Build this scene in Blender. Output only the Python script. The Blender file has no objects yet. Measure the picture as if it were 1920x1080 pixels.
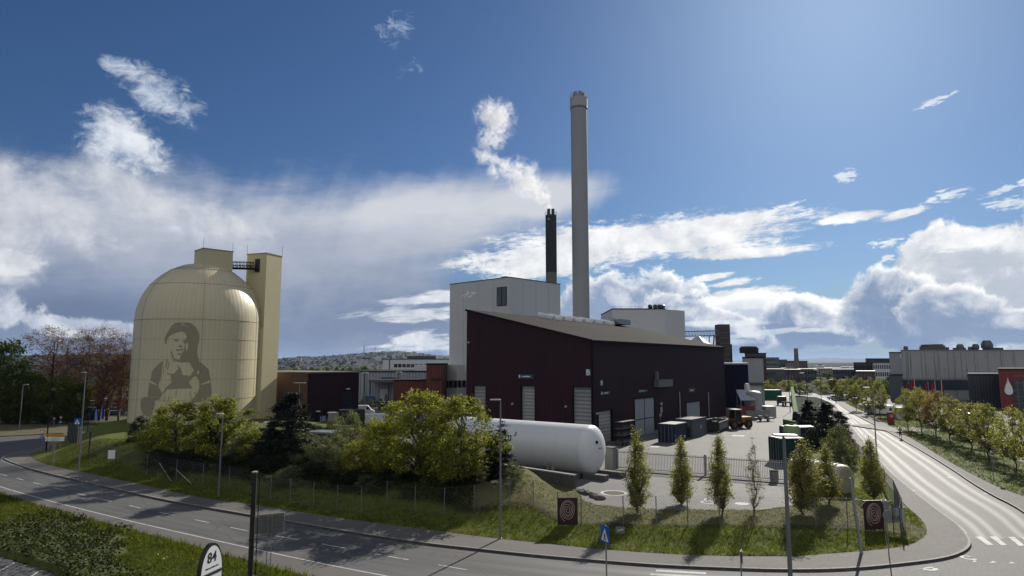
import bpy, bmesh, math, random
import numpy as np
from mathutils import Vector, Matrix, geometry, noise as mnoise
R = math.radians
random.seed(7)
scene = bpy.context.scene
COL = scene.collection

# ---------------------------------------------------------------- camera
CAM_H = 12.0
FPX = 1200.0                       # focal length in pixels of a 1920 px wide frame
PITCH = math.atan(138 / 1200.0)
cam = bpy.data.cameras.new('camera')
cam.sensor_width = 36.0
cam.lens = 36.0 * FPX / 1920.0
cam.clip_start = 0.1
cam.clip_end = 60000.0
cam_o = bpy.data.objects.new('camera', cam)
COL.objects.link(cam_o)
cam_o.location = (0, 0, CAM_H)
cam_o.rotation_euler = (math.pi / 2 + PITCH, 0, 0)
scene.camera = cam_o
scene.render.resolution_x, scene.render.resolution_y = 1024, 576

def ray(px, py):
    u, v = px - 960.0, 540.0 - py
    return Vector((u, FPX * math.cos(PITCH) - v * math.sin(PITCH), FPX * math.sin(PITCH) + v * math.cos(PITCH)))
def G(px, py, z=0.0):              # where the ground at height z is seen in the photograph
    d = ray(px, py); t = (z - CAM_H) / d.z
    return Vector((d.x * t, d.y * t, z))
def A(px, py, Y):                  # the point of a measured direction at distance Y
    d = ray(px, py); t = Y / d.y
    return Vector((d.x * t, Y, CAM_H + d.z * t))
def azel(px, py):
    d = ray(px, py).normalized()
    return math.atan2(d.x, d.y), math.asin(d.z)

# ---------------------------------------------------------------- node expressions
class NB:
    def __init__(s, tree): s.t = tree; s.n = tree.nodes; s.l = tree.links
    def node(s, typ, ins=None, **kw):
        nd = s.n.new(typ)
        for k, v in kw.items(): setattr(nd, k, v)
        for k, v in (ins or {}).items(): s.put(nd.inputs[k], v)
        return nd
    def put(s, sock, v):
        if isinstance(v, X): s.l.new(v.s, sock)
        elif isinstance(v, bpy.types.NodeSocket): s.l.new(v, sock)
        else: sock.default_value = v
    def m(s, op, *a, clamp=False):
        nd = s.n.new('ShaderNodeMath'); nd.operation = op; nd.use_clamp = clamp
        for i, v in enumerate(a): s.put(nd.inputs[i], v)
        return X(s, nd.outputs[0])
    def sm(s, v, lo, hi):          # smoothstep
        nd = s.node('ShaderNodeMapRange', {0: v, 1: lo, 2: hi}, interpolation_type='SMOOTHSTEP')
        return X(s, nd.outputs[0])
    def lin(s, v, lo, hi, a=0.0, b=1.0):
        nd = s.node('ShaderNodeMapRange', {0: v, 1: lo, 2: hi, 3: a, 4: b})
        return X(s, nd.outputs[0])
    def xyz(s, x, y, z):
        return X(s, s.node('ShaderNodeCombineXYZ', {0: x, 1: y, 2: z}).outputs[0])
    def sep(s, v):
        nd = s.node('ShaderNodeSeparateXYZ', {0: v}); return [X(s, o) for o in nd.outputs]
    def noise(s, vec, scale=1.0, detail=4.0, rough=0.5, dist=0.0):
        nd = s.node('ShaderNodeTexNoise', {'Vector': vec, 'Scale': scale, 'Detail': detail, 'Roughness': rough, 'Distortion': dist})
        return X(s, nd.outputs[0])
    def mix(s, f, a, b):
        nd = s.node('ShaderNodeMix', data_type='RGBA')
        s.put(nd.inputs[0], f); s.put(nd.inputs[6], a); s.put(nd.inputs[7], b)
        return X(s, nd.outputs[2])
    def mul(s, a, b):              # colour product
        nd = s.node('ShaderNodeMix', data_type='RGBA', blend_type='MULTIPLY')
        s.put(nd.inputs[0], 1.0); s.put(nd.inputs[6], a); s.put(nd.inputs[7], b)
        return X(s, nd.outputs[2])
    def rgb(s, f, lo, hi): return s.mix(f, tuple(lo) + (1,) if len(lo) == 3 else lo, tuple(hi) + (1,) if len(hi) == 3 else hi)
class X:
    def __init__(s, b, sock): s.b = b; s.s = sock
    def __add__(s, o): return s.b.m('ADD', s, o)
    __radd__ = __add__
    def __mul__(s, o): return s.b.m('MULTIPLY', s, o)
    __rmul__ = __mul__
    def __sub__(s, o): return s.b.m('SUBTRACT', s, o)
    def __rsub__(s, o): return s.b.m('SUBTRACT', o, s)
    def __truediv__(s, o): return s.b.m('DIVIDE', s, o)
    def __pow__(s, o): return s.b.m('POWER', s, o)

# ---------------------------------------------------------------- sun, sky and clouds
SUN_AZ, SUN_EL = R(28.5), R(30.5)
SUNV = Vector((math.sin(SUN_AZ) * math.cos(SUN_EL), math.cos(SUN_AZ) * math.cos(SUN_EL), math.sin(SUN_EL)))
sun = bpy.data.lights.new('sun', 'SUN')
sun.energy = 5.0; sun.angle = R(0.53); sun.color = (1.0, 0.94, 0.84)
sun_o = bpy.data.objects.new('sun', sun); COL.objects.link(sun_o)
sun_o.rotation_euler = SUNV.to_track_quat('Z', 'Y').to_euler()
sun_o.location = (40, 60, 120)
scene.view_settings.view_transform = 'Standard'
scene.view_settings.look = 'None'
scene.view_settings.exposure = 0.2
scene.view_settings.gamma = 1.0
scene.cycles.max_bounces = 6
scene.cycles.transparent_max_bounces = 12
scene.cycles.volume_bounces = 4
scene.cycles.volume_step_rate = 1.0
scene.cycles.caustics_reflective = False
scene.cycles.caustics_refractive = False
scene.cycles.sample_clamp_indirect = 4.0

SKY_STRENGTH = 0.055
def build_world():
    w = bpy.data.worlds.new('World'); scene.world = w; w.use_nodes = True
    w.cycles.sampling_method = 'MANUAL'; w.cycles.sample_map_resolution = 512
    w.node_tree.nodes.clear()
    b = NB(w.node_tree)
    out = b.node('ShaderNodeOutputWorld'); bg = b.node('ShaderNodeBackground'); bg.inputs[1].default_value = SKY_STRENGTH
    b.l.new(bg.outputs[0], out.inputs[0])
    sky = b.node('ShaderNodeTexSky', sky_type='NISHITA')
    sky.sun_disc = False; sky.sun_elevation = SUN_EL; sky.sun_rotation = SUN_AZ
    sky.altitude = 100; sky.air_density = 1.0; sky.dust_density = 0.6; sky.ozone_density = 2.0
    base = b.mul(X(b, sky.outputs[0]), SKY_TINT)
    tc = b.node('ShaderNodeTexCoord')
    x, y, z = b.sep(X(b, tc.outputs['Generated']))
    az = b.m('ARCTAN2', x, y); el = b.m('ARCSINE', z)
    P = b.xyz(az, el, 0.0)
    # puffy relief, lit from the sun's side
    off = b.xyz(az + 0.010, el + 0.016, 0.0)
    n1 = (b.noise(P, 15.0, 9.0, 0.62, 0.25) - .5) * 2.3 + .5; n1b = (b.noise(off, 15.0, 6.0, 0.62, 0.25) - .5) * 2.3 + .5
    relief = b.m('ADD', (n1 - n1b) * 1.0, 0.5, clamp=True)
    n2 = b.noise(b.xyz(az * 8.0 + el * 5.0, el * 40.0 - az * 4.0, 3.0), 1.0, 8.0, 0.64, 0.4)   # streaky
    n3 = b.noise(b.xyz(az * 3.2, el * 6.0, 9.0), 1.6, 5.0, 0.55, 0.2)                            # broad
    n4 = b.noise(b.xyz(az, el * 1.5, 0.0), 40.0, 7.0, 0.66, 0.7)                                    # wisps
    n5 = b.noise(b.xyz(az * 60.0 + el * 40., el * 190.0 - az * 25., 5.0), 1.0, 5.0, 0.62, 0.5)   # small torn streaks
    n6 = b.noise(b.xyz(az * 26.0 - el * 9.0, el * 7.0 + az * 2.0, 7.0), 1.0, 4.0, .55, .3)        # hanging rain veils
    n2 = (n2 - .5) * 2.2 + .5; n3 = (n3 - .5) * 2.0 + .5; n4 = (n4 - .5) * 2.2 + .5; n5 = (n5 - .5) * 2.2 + .5
    c = base
    K = 1.0 / SKY_STRENGTH
    def col(v): return tuple(k * K for k in v) + (1.0,)
    def blob(px, py, rx, ry, rot=0.0, o=(0.0, 0.0)):
        a0, e0 = azel(px, py)
        ax, _ = azel(px + 10, py); _, ey = azel(px, py - 10)
        sx, sy = abs(ax - a0) / 10 * rx, abs(ey - e0) / 10 * ry
        cr, sr = math.cos(R(rot)), math.sin(R(rot))
        da, de = az - (a0 - o[0]), el - (e0 - o[1])
        u = (da * cr + de * sr) / sx; v = (de * cr - da * sr) / sy
        return u, v, 1.0 - b.m('SQRT', u * u + v * v)
    def over(c, alpha, colr): return b.mix(alpha, c, colr)
    def union(lst):
        r = lst[0]
        for q in lst[1:]: r = b.m('SMOOTH_MAX', r, q, 0.25)
        return r
    # --- high thin veil near the sun
    _, _, f = blob(1640, -120, 900, 620)
    c = over(c, b.m('MULTIPLY', b.sm(f, 0.0, 1.0), 0.12), col((.34, .42, .56)))
    # --- grey blue banks low over the horizon
    low = b.sm(el, R(7.5), R(0.5)) * b.lin(n2 * 0.6 + n3 * 0.4, 0.2, 0.70, 0.55, 1.0)
    c = over(c, low * 0.85, b.mix(b.sm(n2, .35, 1.0), col((.20, .28, .43)), col((.36, .44, .56))))
    # --- the great grey sheet of cloud at the left, with an anvil reaching to the right
    f = union([blob(*p)[2] for p in ((-60, 490, 430, 240, 0), (250, 510, 430, 215, 8), (540, 500, 420, 190, 0), (760, 430, 330, 105, 9), (660, 575, 360, 150, 0), (985, 380, 190, 52, 11))])
    a = b.sm(f + (n3 - 0.5) * 0.35 + (n2 - 0.5) * 0.16 + (n6 - .5) * .26, -0.07, 0.62)
    hgt = b.sm(el, R(4.0), R(14.5))
    gcol = b.mix(b.m('ADD', hgt * 0.95, (n3 - 0.5) * .5 + (n6 - .5) * .2 + (n2 - .5) * .14, clamp=True), col((.185, .235, .35)), col((.56, .58, .63)))
    c = over(c, a * 0.97, gcol)
    f = blob(150, 585, 190, 50, 0)[2]; c = over(c, b.sm(f + (n3 - .5) * .7, -.1, .8) * .7, col((.115, .16, .26)))
    # textured white crown of that sheet
    f = union([blob(*p)[2] for p in ((40, 400, 230, 95, 0), (260, 372, 200, 58, -16), (-60, 430, 220, 150, 0), (400, 420, 190, 50, -8))])
    a = b.sm(f + (n1 - 0.5) * .75 + (n3 - .5) * .55 + (n4 - .5) * .25, -.10, 0.75)
    c = over(c, a * 0.8, b.mix(b.m('ADD', n1 * .55, relief * .6 - .1, clamp=True), col((.40, .43, .50)), col((.70, .71, .74))))
    # detached puffs above
    def wisp(c, blobs, lo, hi, amp, ns, dark, bright, op=1.0, rel=relief):
        f = union([blob(*p)[2] for p in blobs])
        a = b.sm(f + (ns - 0.5) * amp, lo, hi) * b.sm(f, -0.25, 0.1)
        return over(c, a * op, b.mix(rel, col(dark), col(bright)))
    c = wisp(c, ((235, 262, 110, 62, -18), (285, 300, 60, 36, 0)), -.05, 0.95, 1.7, n1 * .5 + n4 * .5, (.40, .47, .58), (.80, .82, .85), .95)
    c = wisp(c, ((300, 175, 105, 46, -22), (250, 140, 70, 30, -10)), 0.0, 1.15, 1.9, n2 * .4 + n4 * .6, (.36, .44, .58), (.72, .76, .82), .85)
    c = wisp(c, ((738, 55, 45, 34, 30), (772, 130, 30, 18, 30)), 0.25, 1.4, 2.6, n4, (.3, .4, .58), (.5, .58, .7), .45)
    # bright spots low in the left
    c = wisp(c, ((25, 490, 70, 26, 0),), 0.0, .5, 1.4, n1, (.40, .42, .47), (.75, .77, .80), .8)
    c = wisp(c, ((20, 585, 80, 42, -20), (130, 612, 120, 20, -4), (230, 618, 90, 16, 0)), -0.1, .35, 1.6, n1, (.20, .25, .37), (.75, .78, .82), .95)
    c = wisp(c, ((745, 590, 130, 26, 4), (800, 560, 120, 14, 6), (780, 640, 110, 30, 0)), 0.1, .7, 1.7, n2, (.45, .50, .58), (.86, .87, .88), .9)
    # --- bright streaky band behind the chimneys and to the right
    c = wisp(c, ((1210, 450, 330, 50, 3), (1350, 415, 190, 20, 2), (1010, 490, 170, 42, 4), (1420, 472, 150, 12, 2), (1590, 410, 80, 12, 3), (1690, 402, 60, 9, 10)),
             -0.05, .50, 1.5, n2 * .55 + n1 * .15 + n5 * .3, (.55, .58, .63), (.93, .93, .92), 1.0)
    c = wisp(c, ((1750, 190, 44, 8, 14), (1585, 330, 24, 14, 10), (1885, 382, 46, 14, 0), (1775, 366, 46, 12, 8), (1890, 352, 60, 8, 14), (1662, 455, 38, 9, 6), (1470, 387, 46, 4, 12), (1665, 485, 16, 9, 0)),
             -0.02, .75, 1.9, n5, (.5, .58, .68), (.92, .93, .93), .9)
    # --- big cumulus over the right horizon: each heap has a grey blue body and a bright crumbly upper edge
    def cumulus(c, blobs, amp=.85, body=(.27, .34, .48), top=(.93, .93, .91), op=.98, rim=.85, bias=.0, wide=.42):
        f = union([blob(*p)[2] for p in blobs]) + (n1 - 0.5) * amp
        fu = union([blob(*p, o=(0.008, 0.015))[2] for p in [q if len(q) == 5 else q + (0.0,) for q in blobs]]) + (n1b - 0.5) * amp
        a = b.sm(f, -0.02, 0.20)
        lit = b.sm(f, wide, .02) * b.sm(f - fu, -.30, .22) * rim + b.sm(f - fu, .05, .75) * .62 + (n4 - .5) * .10 + bias
        return over(c, a * op, b.mix(b.m('ADD', lit, 0.0, clamp=True), col(body), col(top)))
    c = cumulus(c, ((1960, 540, 320, 170, 0), (1830, 530, 190, 90, -10), (1850, 465, 170, 60, -8)), .95, (.33, .38, .47), (.92, .92, .91), .97, .5, .22, .9)
    c = wisp(c, ((1820, 450, 110, 22, 4), (1400, 552, 90, 14, 4), (1370, 530, 60, 8, 8), (1330, 520, 50, 8, 6)), -.05, .5, 1.3, n2 * .5 + n5 * .5, (.6, .63, .67), (.93, .93, .92), .95)
    c = cumulus(c, ((1400, 578, 190, 32, 0), (1520, 590, 150, 36, 0)), .7, (.44, .51, .62), (.93, .93, .92), .95, .7, .12, .8)
    c = cumulus(c, ((1190, 582, 165, 74, 0), (1090, 600, 100, 84, 0)), .80, (.24, .31, .45), (.96, .96, .94))
    c = cumulus(c, ((1310, 606, 125, 56, -20), (1400, 626, 80, 26, -10)), .80, (.22, .29, .43), (.95, .95, .93))
    c = cumulus(c, ((1500, 606, 84, 56, 0), (1575, 620, 90, 30, 0)), .80, (.20, .27, .41), (.95, .95, .93))
    c = cumulus(c, ((1655, 572, 92, 76, 10), (1730, 606, 120, 54, 0)), .80, (.20, .27, .41), (.95, .95, .93))
    c = cumulus(c, ((1790, 592, 120, 54, -8), (1900, 615, 150, 40, 0)), .80, (.22, .29, .42), (.90, .90, .89), .97, .8)
    c = wisp(c, ((1350, 606, 90, 7, 0), (1400, 628, 110, 6, 6), (1520, 619, 40, 5, 0), (1290, 640, 160, 10, 0)), -.05, .5, 1.2, n2, (.45, .52, .62), (.85, .87, .88), .7)
    # unseen bright broken cloud added behind the camera to lift the shaded fronts
    back = b.sm(y, 0.30, -0.25) * b.lin(b.sm(n3, 0.2, 0.8), 0.0, 1.0, .45, 1.0) * b.sm(el, R(-2), R(6))
    c = over(c, back * .95, col((.60, .60, .60)))
    b.put(bg.inputs[0], c)
SKY_TINT = (0.42, 0.62, 0.90, 1.0)
HAZE_DENSITY = 3.2e-5
build_world()
# ---------------------------------------------------------------- materials
MATS = {}
def mat(name, col, rough=0.8, var=0.18, scale=1.0, bump=0.0, metal=0.0, streak=0.0, ribs=None, dirt=None, island=0.0, spec=0.4, coord='Object', planks=None):
    """Principled surface with two scales of tonal variation, optional rain streaks, sheet ribs, dirt and bump."""
    if name in MATS: return MATS[name]
    m = bpy.data.materials.new(name); m.use_nodes = True; MATS[name] = m
    b = NB(m.node_tree); b.n.clear()
    out = b.node('ShaderNodeOutputMaterial'); p = b.node('ShaderNodeBsdfPrincipled')
    b.l.new(p.outputs[0], out.inputs[0])
    tc = b.node('ShaderNodeTexCoord'); P = X(b, tc.outputs[coord])
    big = b.noise(P, 0.35 * scale, 4, .55); fine = b.noise(P, 6.0 * scale, 5, .6)
    f = (big - .5) * 1.6 + (fine - .5) * 0.9
    if streak:
        x, y, z = b.sep(P)
        st = b.noise(b.xyz(x * 1.1, y * 1.1, z * 0.05), 1.0, 6, .65)
        f = f - b.sm(st, .52, .72) * streak
    if island:
        g = b.node('ShaderNodeNewGeometry'); f = f + (X(b, g.outputs['Random Per Island']) - .5) * island
    oi = b.node('ShaderNodeObjectInfo'); f = f + (X(b, oi.outputs['Random']) - .5) * .25
    k = b.m('MULTIPLY_ADD', f, var * 2, 1.0); k = b.m('MAXIMUM', k, 0.05)
    c = b.mul(tuple(col) + (1,), b.xyz(k, k, k))
    if dirt:
        dcol, thr = dirt
        c = b.mix(b.sm(b.noise(P, 0.9 * scale, 7, .65), thr, thr + .16), c, tuple(dcol) + (1,))
    hgt = fine
    if ribs:
        ax, per, dep = ribs[:3]; con = ribs[3] if len(ribs) > 3 else 1.0
        if ax == 3: rx, ry, _ = b.sep(P); xx = b.m('ARCTAN2', ry, rx) * (10.0 / per)      # round a drum
        else: xx = b.sep(P)[ax] / per
        w = b.m('PINGPONG', xx, 0.5)
        rib = b.sm(w, .16, .30)
        pan = b.m('FLOOR', xx)
        wn = b.node('ShaderNodeTexWhiteNoise', {'W': pan}, noise_dimensions='1D')
        k2 = b.m('MULTIPLY_ADD', rib, .42 * con, 1 - .28 * con + (X(b, wn.outputs[0]) - .5) * .14 * con)
        c = b.mul(c, b.xyz(k2, k2, k2))
        bn = b.node('ShaderNodeBump', {'Height': rib, 'Distance': dep, 'Strength': 0.8}); b.put(p.inputs['Normal'], bn.outputs[0])
    elif bump:
        bn = b.node('ShaderNodeBump', {'Height': hgt, 'Distance': bump, 'Strength': 0.7}); b.put(p.inputs['Normal'], bn.outputs[0])
    b.put(p.inputs['Base Color'], c)
    b.put(p.inputs['Roughness'], b.m('MULTIPLY_ADD', fine - .5, .25, rough, clamp=True))
    p.inputs['Metallic'].default_value = metal
    p.inputs['Specular IOR Level'].default_value = spec
    return m
def leaf_mat(name, c0, c1, trans=0.45, rough=.55):
    if name in MATS: return MATS[name]
    m = bpy.data.materials.new(name); m.use_nodes = True; MATS[name] = m
    b = NB(m.node_tree); b.n.clear()
    out = b.node('ShaderNodeOutputMaterial')
    g = b.node('ShaderNodeNewGeometry'); oi = b.node('ShaderNodeObjectInfo')
    tc = b.node('ShaderNodeTexCoord'); big = b.noise(X(b, tc.outputs['Object']), .8, 2, .5)
    f = b.m('ADD', X(b, g.outputs['Random Per Island']) * .75 + (X(b, oi.outputs['Random']) - .5) * .3, (big - .5) * 1.1, clamp=True)
    c = b.rgb(f, c0, c1)
    p = b.node('ShaderNodeBsdfPrincipled'); b.put(p.inputs['Base Color'], c); p.inputs['Roughness'].default_value = rough
    p.inputs['Specular IOR Level'].default_value = .14
    tr = b.node('ShaderNodeBsdfTranslucent'); b.put(tr.inputs[0], b.mul(c, (1.35, 1.42, .6, 1)))
    mx = b.node('ShaderNodeMixShader'); mx.inputs[0].default_value = trans
    b.l.new(p.outputs[0], mx.inputs[1]); b.l.new(tr.outputs[0], mx.inputs[2]); b.l.new(mx.outputs[0], out.inputs[0])
    return m
def glass_mat(name, col=(.02, .025, .03), rough=.08):
    return mat(name, col, rough, .1, 1, spec=.8)
def emit_none(): pass

# ---------------------------------------------------------------- mesh building
class MB:
    def __init__(s): s.v = []; s.f = []; s.mi = []; s.cur = 0
    def add(s, vs, fs):
        o = len(s.v); s.v += [tuple(v) for v in vs]
        for f in fs: s.f.append(tuple(i + o for i in f)); s.mi.append(s.cur)
        return s
    def box(s, c, size, rz=0.0, tilt=None):
        x, y, z = [q / 2 for q in size]
        M = Matrix.Rotation(rz, 3, 'Z')
        if tilt: M = M @ Matrix.Rotation(tilt[1], 3, tilt[0])
        vs = [M @ Vector((sx * x, sy * y, sz * z)) + Vector(c) for sz in (-1, 1) for sx, sy in ((-1, -1), (1, -1), (1, 1), (-1, 1))]
        return s.add(vs, [(3, 2, 1, 0), (4, 5, 6, 7), (0, 1, 5, 4), (1, 2, 6, 5), (2, 3, 7, 6), (3, 0, 4, 7)])
    def bb(s, x0, x1, y0, y1, z0, z1):
        return s.box(((x0 + x1) / 2, (y0 + y1) / 2, (z0 + z1) / 2), (x1 - x0, y1 - y0, z1 - z0))
    def prism(s, poly, z0, z1):
        n = len(poly)
        ar = sum(poly[i][0] * poly[(i + 1) % n][1] - poly[(i + 1) % n][0] * poly[i][1] for i in range(n))
        if ar < 0: poly = poly[::-1]
        tri = geometry.tessellate_polygon([[Vector((p[0], p[1], 0)) for p in poly]])
        vs = [(p[0], p[1], z0) for p in poly] + [(p[0], p[1], z1) for p in poly]
        fs = []
        for t in tri:
            a, b_, c = [Vector(poly[i][:2]) for i in t]
            if (b_ - a).cross(c - a) < 0: t = t[::-1]
            fs.append(tuple(i + n for i in t)); fs.append(tuple(t[::-1]))
        fs += [(i, (i + 1) % n, (i + 1) % n + n, i + n) for i in range(n)]
        return s.add(vs, fs)
    def sheet(s, poly, z):
        tri = geometry.tessellate_polygon([[Vector((p[0], p[1], 0)) for p in poly]])
        fs = []
        for t in tri:
            a, b_, c = [Vector(poly[i][:2]) for i in t]
            fs.append(tuple(t) if (b_ - a).cross(c - a) > 0 else tuple(t[::-1]))
        return s.add([(p[0], p[1], z) for p in poly], fs)
    def tube(s, pts, rad, n=8, caps=True):
        pts = [Vector(p) for p in pts]
        if not isinstance(rad, (list, tuple)): rad = [rad] * len(pts)
        vs = []; u = None
        for i, p in enumerate(pts):
            d = (pts[min(i + 1, len(pts) - 1)] - pts[max(i - 1, 0)]).normalized()
            if u is None: u = d.orthogonal().normalized()
            u = (u - d * u.dot(d)); u = u.normalized() if u.length > 1e-6 else d.orthogonal().normalized()
            w = d.cross(u)
            vs += [p + (u * math.cos(2 * math.pi * k / n) + w * math.sin(2 * math.pi * k / n)) * rad[i] for k in range(n)]
        fs = [(i * n + k, i * n + (k + 1) % n, (i + 1) * n + (k + 1) % n, (i + 1) * n + k) for i in range(len(pts) - 1) for k in range(n)]
        if caps: fs += [tuple(range(n))[::-1], tuple(range((len(pts) - 1) * n, len(pts) * n))]
        return s.add(vs, fs)
    def lathe(s, prof, n=32, c=(0, 0, 0), a0=0, a1=2 * math.pi):
        vs = []; full = abs(a1 - a0 - 2 * math.pi) < 1e-6; m = n if full else n + 1
        for r, z in prof:
            vs += [(c[0] + r * math.cos(a0 + (a1 - a0) * k / n), c[1] + r * math.sin(a0 + (a1 - a0) * k / n), c[2] + z) for k in range(m)]
        fs = [(i * m + k, i * m + (k + 1) % m, (i + 1) * m + (k + 1) % m, (i + 1) * m + k) for i in range(len(prof) - 1) for k in range(n)]
        return s.add(vs, fs)
    def build(s, name, mats, parent=None, smooth=False, world=False, bevel=0.0):
        me = bpy.data.meshes.new(name)
        vs = s.v
        if world and parent is not None:
            Mi = root_matrix(parent).inverted(); vs = [Mi @ Vector(v) for v in vs]
        me.from_pydata([tuple(v) for v in vs], [], s.f)
        if not isinstance(mats, (list, tuple)): mats = [mats]
        for m in mats: me.materials.append(m)
        if len(mats) > 1: me.polygons.foreach_set('material_index', s.mi)
        if smooth:
            me.shade_smooth()
            me.set_sharp_from_angle(angle=R(38))
        me.update()
        o = bpy.data.objects.new(name, me); COL.objects.link(o)
        if parent is not None: o.parent = parent
        if bevel:
            bv = o.modifiers.new('bevel', 'BEVEL'); bv.width = bevel; bv.segments = 2; bv.limit_method = 'ANGLE'
        return o
def root_matrix(o):
    M = Matrix.LocRotScale(o.location, o.rotation_euler, o.scale)
    return root_matrix(o.parent) @ M if o.parent else M
def tag(o, label=None, cat=None, group=None, kind=None):
    if label: o['label'] = label
    if cat: o['category'] = cat
    if group: o['group'] = group
    if kind: o['kind'] = kind
    return o
def thing(name, label, cat, loc=(0, 0, 0), rz=0.0, group=None):
    o = bpy.data.objects.new(name, None); COL.objects.link(o)
    o.location = loc; o.rotation_euler = (0, 0, rz); o.empty_display_size = .5
    return tag(o, label, cat, group)
def dup(root, loc, rz=None, scale=None, label=None, group=None):
    def cp(o, par):
        c = o.copy(); COL.objects.link(c)
        if par is not None: c.parent = par
        for ch in o.children: cp(ch, c)
        return c
    r = cp(root, None); r.location = loc
    if rz is not None: r.rotation_euler = (0, 0, rz)
    if scale is not None: r.scale = scale if isinstance(scale, (tuple, list)) else (scale,) * 3
    if label: r['label'] = label
    if group: r['group'] = group
    return r
def struct(name, mb, m, **kw): return tag(mb.build(name, m, **kw), kind='structure')
def np_mesh(name, verts, faces, m, uv=None):     # fast path: all faces with the same vertex count
    me = bpy.data.meshes.new(name); verts = np.asarray(verts, np.float32); faces = np.asarray(faces, np.int32)
    k = faces.shape[1]
    me.vertices.add(len(verts)); me.vertices.foreach_set('co', verts.ravel())
    me.loops.add(faces.size); me.loops.foreach_set('vertex_index', faces.ravel())
    me.polygons.add(len(faces)); me.polygons.foreach_set('loop_start', np.arange(0, faces.size, k, dtype=np.int32))
    me.update(calc_edges=True); me.validate()
    for q in (m if isinstance(m, (list, tuple)) else [m]): me.materials.append(q)
    return me
def link(name, me, parent=None, loc=None):
    o = bpy.data.objects.new(name, me); COL.objects.link(o)
    if parent is not None: o.parent = parent
    if loc is not None: o.location = loc
    return o
def text_mesh(body, size, m, bold=0.0, depth=0.0, align='CENTER', spacing=1.0):
    cu = bpy.data.curves.new('lettering', 'FONT'); cu.body = body; cu.size = size; cu.align_x = align; cu.align_y = 'CENTER'
    cu.offset = bold; cu.extrude = depth; cu.resolution_u = 3; cu.space_character = spacing
    t = bpy.data.objects.new('lettering', cu); COL.objects.link(t)
    me = bpy.data.meshes.new_from_object(t)
    bpy.data.objects.remove(t); bpy.data.curves.remove(cu)
    me.materials.clear(); me.materials.append(m)
    return me
def lettering(name, body, size, m, parent, loc, rot, bold=0.0, align='CENTER', sx=1.0):
    o = link(name, text_mesh(body, size, m, bold, 0.004, align), parent, loc); o.rotation_euler = rot; o.scale = (sx, 1, 1)
    return o
def resample(pts, step):
    pts = [Vector(p) for p in pts]; out = [pts[0]]; 
    for a, b_ in zip(pts, pts[1:]):
        n = max(1, int((b_ - a).length / step)); out += [a.lerp(b_, k / n) for k in range(1, n + 1)]
    return out
def smooth_line(pts, it=2):            # Chaikin corner cutting
    pts = [Vector(p) for p in pts]
    for _ in range(it):
        q = [pts[0]]
        for a, b_ in zip(pts, pts[1:]): q += [a.lerp(b_, .25), a.lerp(b_, .75)]
        q.append(pts[-1]); pts = q
    return pts
def by_arc(pts, n):
    pts = [Vector(p) for p in pts]; L = [0]
    for a, b_ in zip(pts, pts[1:]): L.append(L[-1] + (b_ - a).length)
    out = []; j = 0
    for k in range(n):
        t = L[-1] * k / (n - 1)
        while j < len(pts) - 2 and L[j + 1] < t: j += 1
        d = L[j + 1] - L[j]; out.append(pts[j].lerp(pts[j + 1], (t - L[j]) / d if d else 0))
    return out
def offset_line(pts, d):               # to the left of travel for d > 0
    out = []
    for i, p in enumerate(pts):
        t = (pts[min(i + 1, len(pts) - 1)] - pts[max(i - 1, 0)]).normalized()
        out.append(p + Vector((-t.y, t.x, 0)) * d)
    return out
def band(mb, a, b_, z=None):           # quad strip between two lines
    n = len(a); vs = [tuple(p) if z is None else (p[0], p[1], z) for p in list(a) + list(b_)]
    fs = []
    for i in range(n - 1):
        q = (i, i + 1, n + i + 1, n + i)
        e1 = Vector(vs[q[1]]) - Vector(vs[q[0]]); e2 = Vector(vs[q[3]]) - Vector(vs[q[0]])
        fs.append(q if e1.cross(e2).z > 0 else q[::-1])
    mb.add(vs, fs); return mb
# ---------------------------------------------------------------- ground, roads, pavements, banks
YZ = 0.4                                     # level of the factory yard
def W(pix, z=0.0): return [G(x, y, z) for x, y in pix]
K = smooth_line(W([(119, 823), (75, 843), (39, 847), (16, 853), (7, 857.5), (6, 862), (22, 869), (62, 883), (181, 911), (311, 941), (467, 968), (531, 979), (646, 999), (787, 1021), (897, 1033), (1009, 1045), (1138, 1056), (1229, 1063), (1332, 1068), (1480, 1073), (1605, 1070), (1717, 1058), (1774, 1050), (1807, 1039), (1822, 1026), (1819, 1011), (1796, 985), (1768, 966), (1712, 923), (1658, 877), (1594, 797), (1575, 770), (1562, 757)]), 2)
S = smooth_line(W([(122, 825), (108, 833.5), (81, 845), (58, 853), (54, 857), (70, 867), (104, 878), (244, 906), (363, 935), (467, 948), (577, 966), (680, 981), (900, 1010), (1041, 1025), (1138, 1035), (1293, 1046), (1477, 1048), (1521, 1045), (1661, 1034), (1712, 1025), (1734, 1011), (1740, 997), (1729, 977), (1692, 946), (1653, 895), (1619, 856), (1588, 815), (1566, 775), (1555, 757)]), 2)
Nn = smooth_line([Vector((-66, 76.5, 0))] + W([(0, 914), (181, 963), (467, 1028), (713, 1080)]) + [Vector(p) for p in ((4, 32.6, 0), (16, 29.8, 0), (30, 29.0, 0), (55, 29.5, 0))], 2)
Rr = smooth_line([Vector((36, 41.5, 0)), Vector((37.0, 46, 0))] + W([(1920, 960), (1844, 923), (1768, 870), (1661, 808), (1605, 780), (1577, 762), (1566, 753)]), 2)
R2 = smooth_line([Vector((41, 42.5, 0)), Vector((42, 46, 0))] + W([(1960, 947), (1909, 929), (1869, 915), (1788, 873), (1717, 828), (1660, 795), (1642, 782), (1600, 765), (1582, 754)]), 2)

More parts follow.
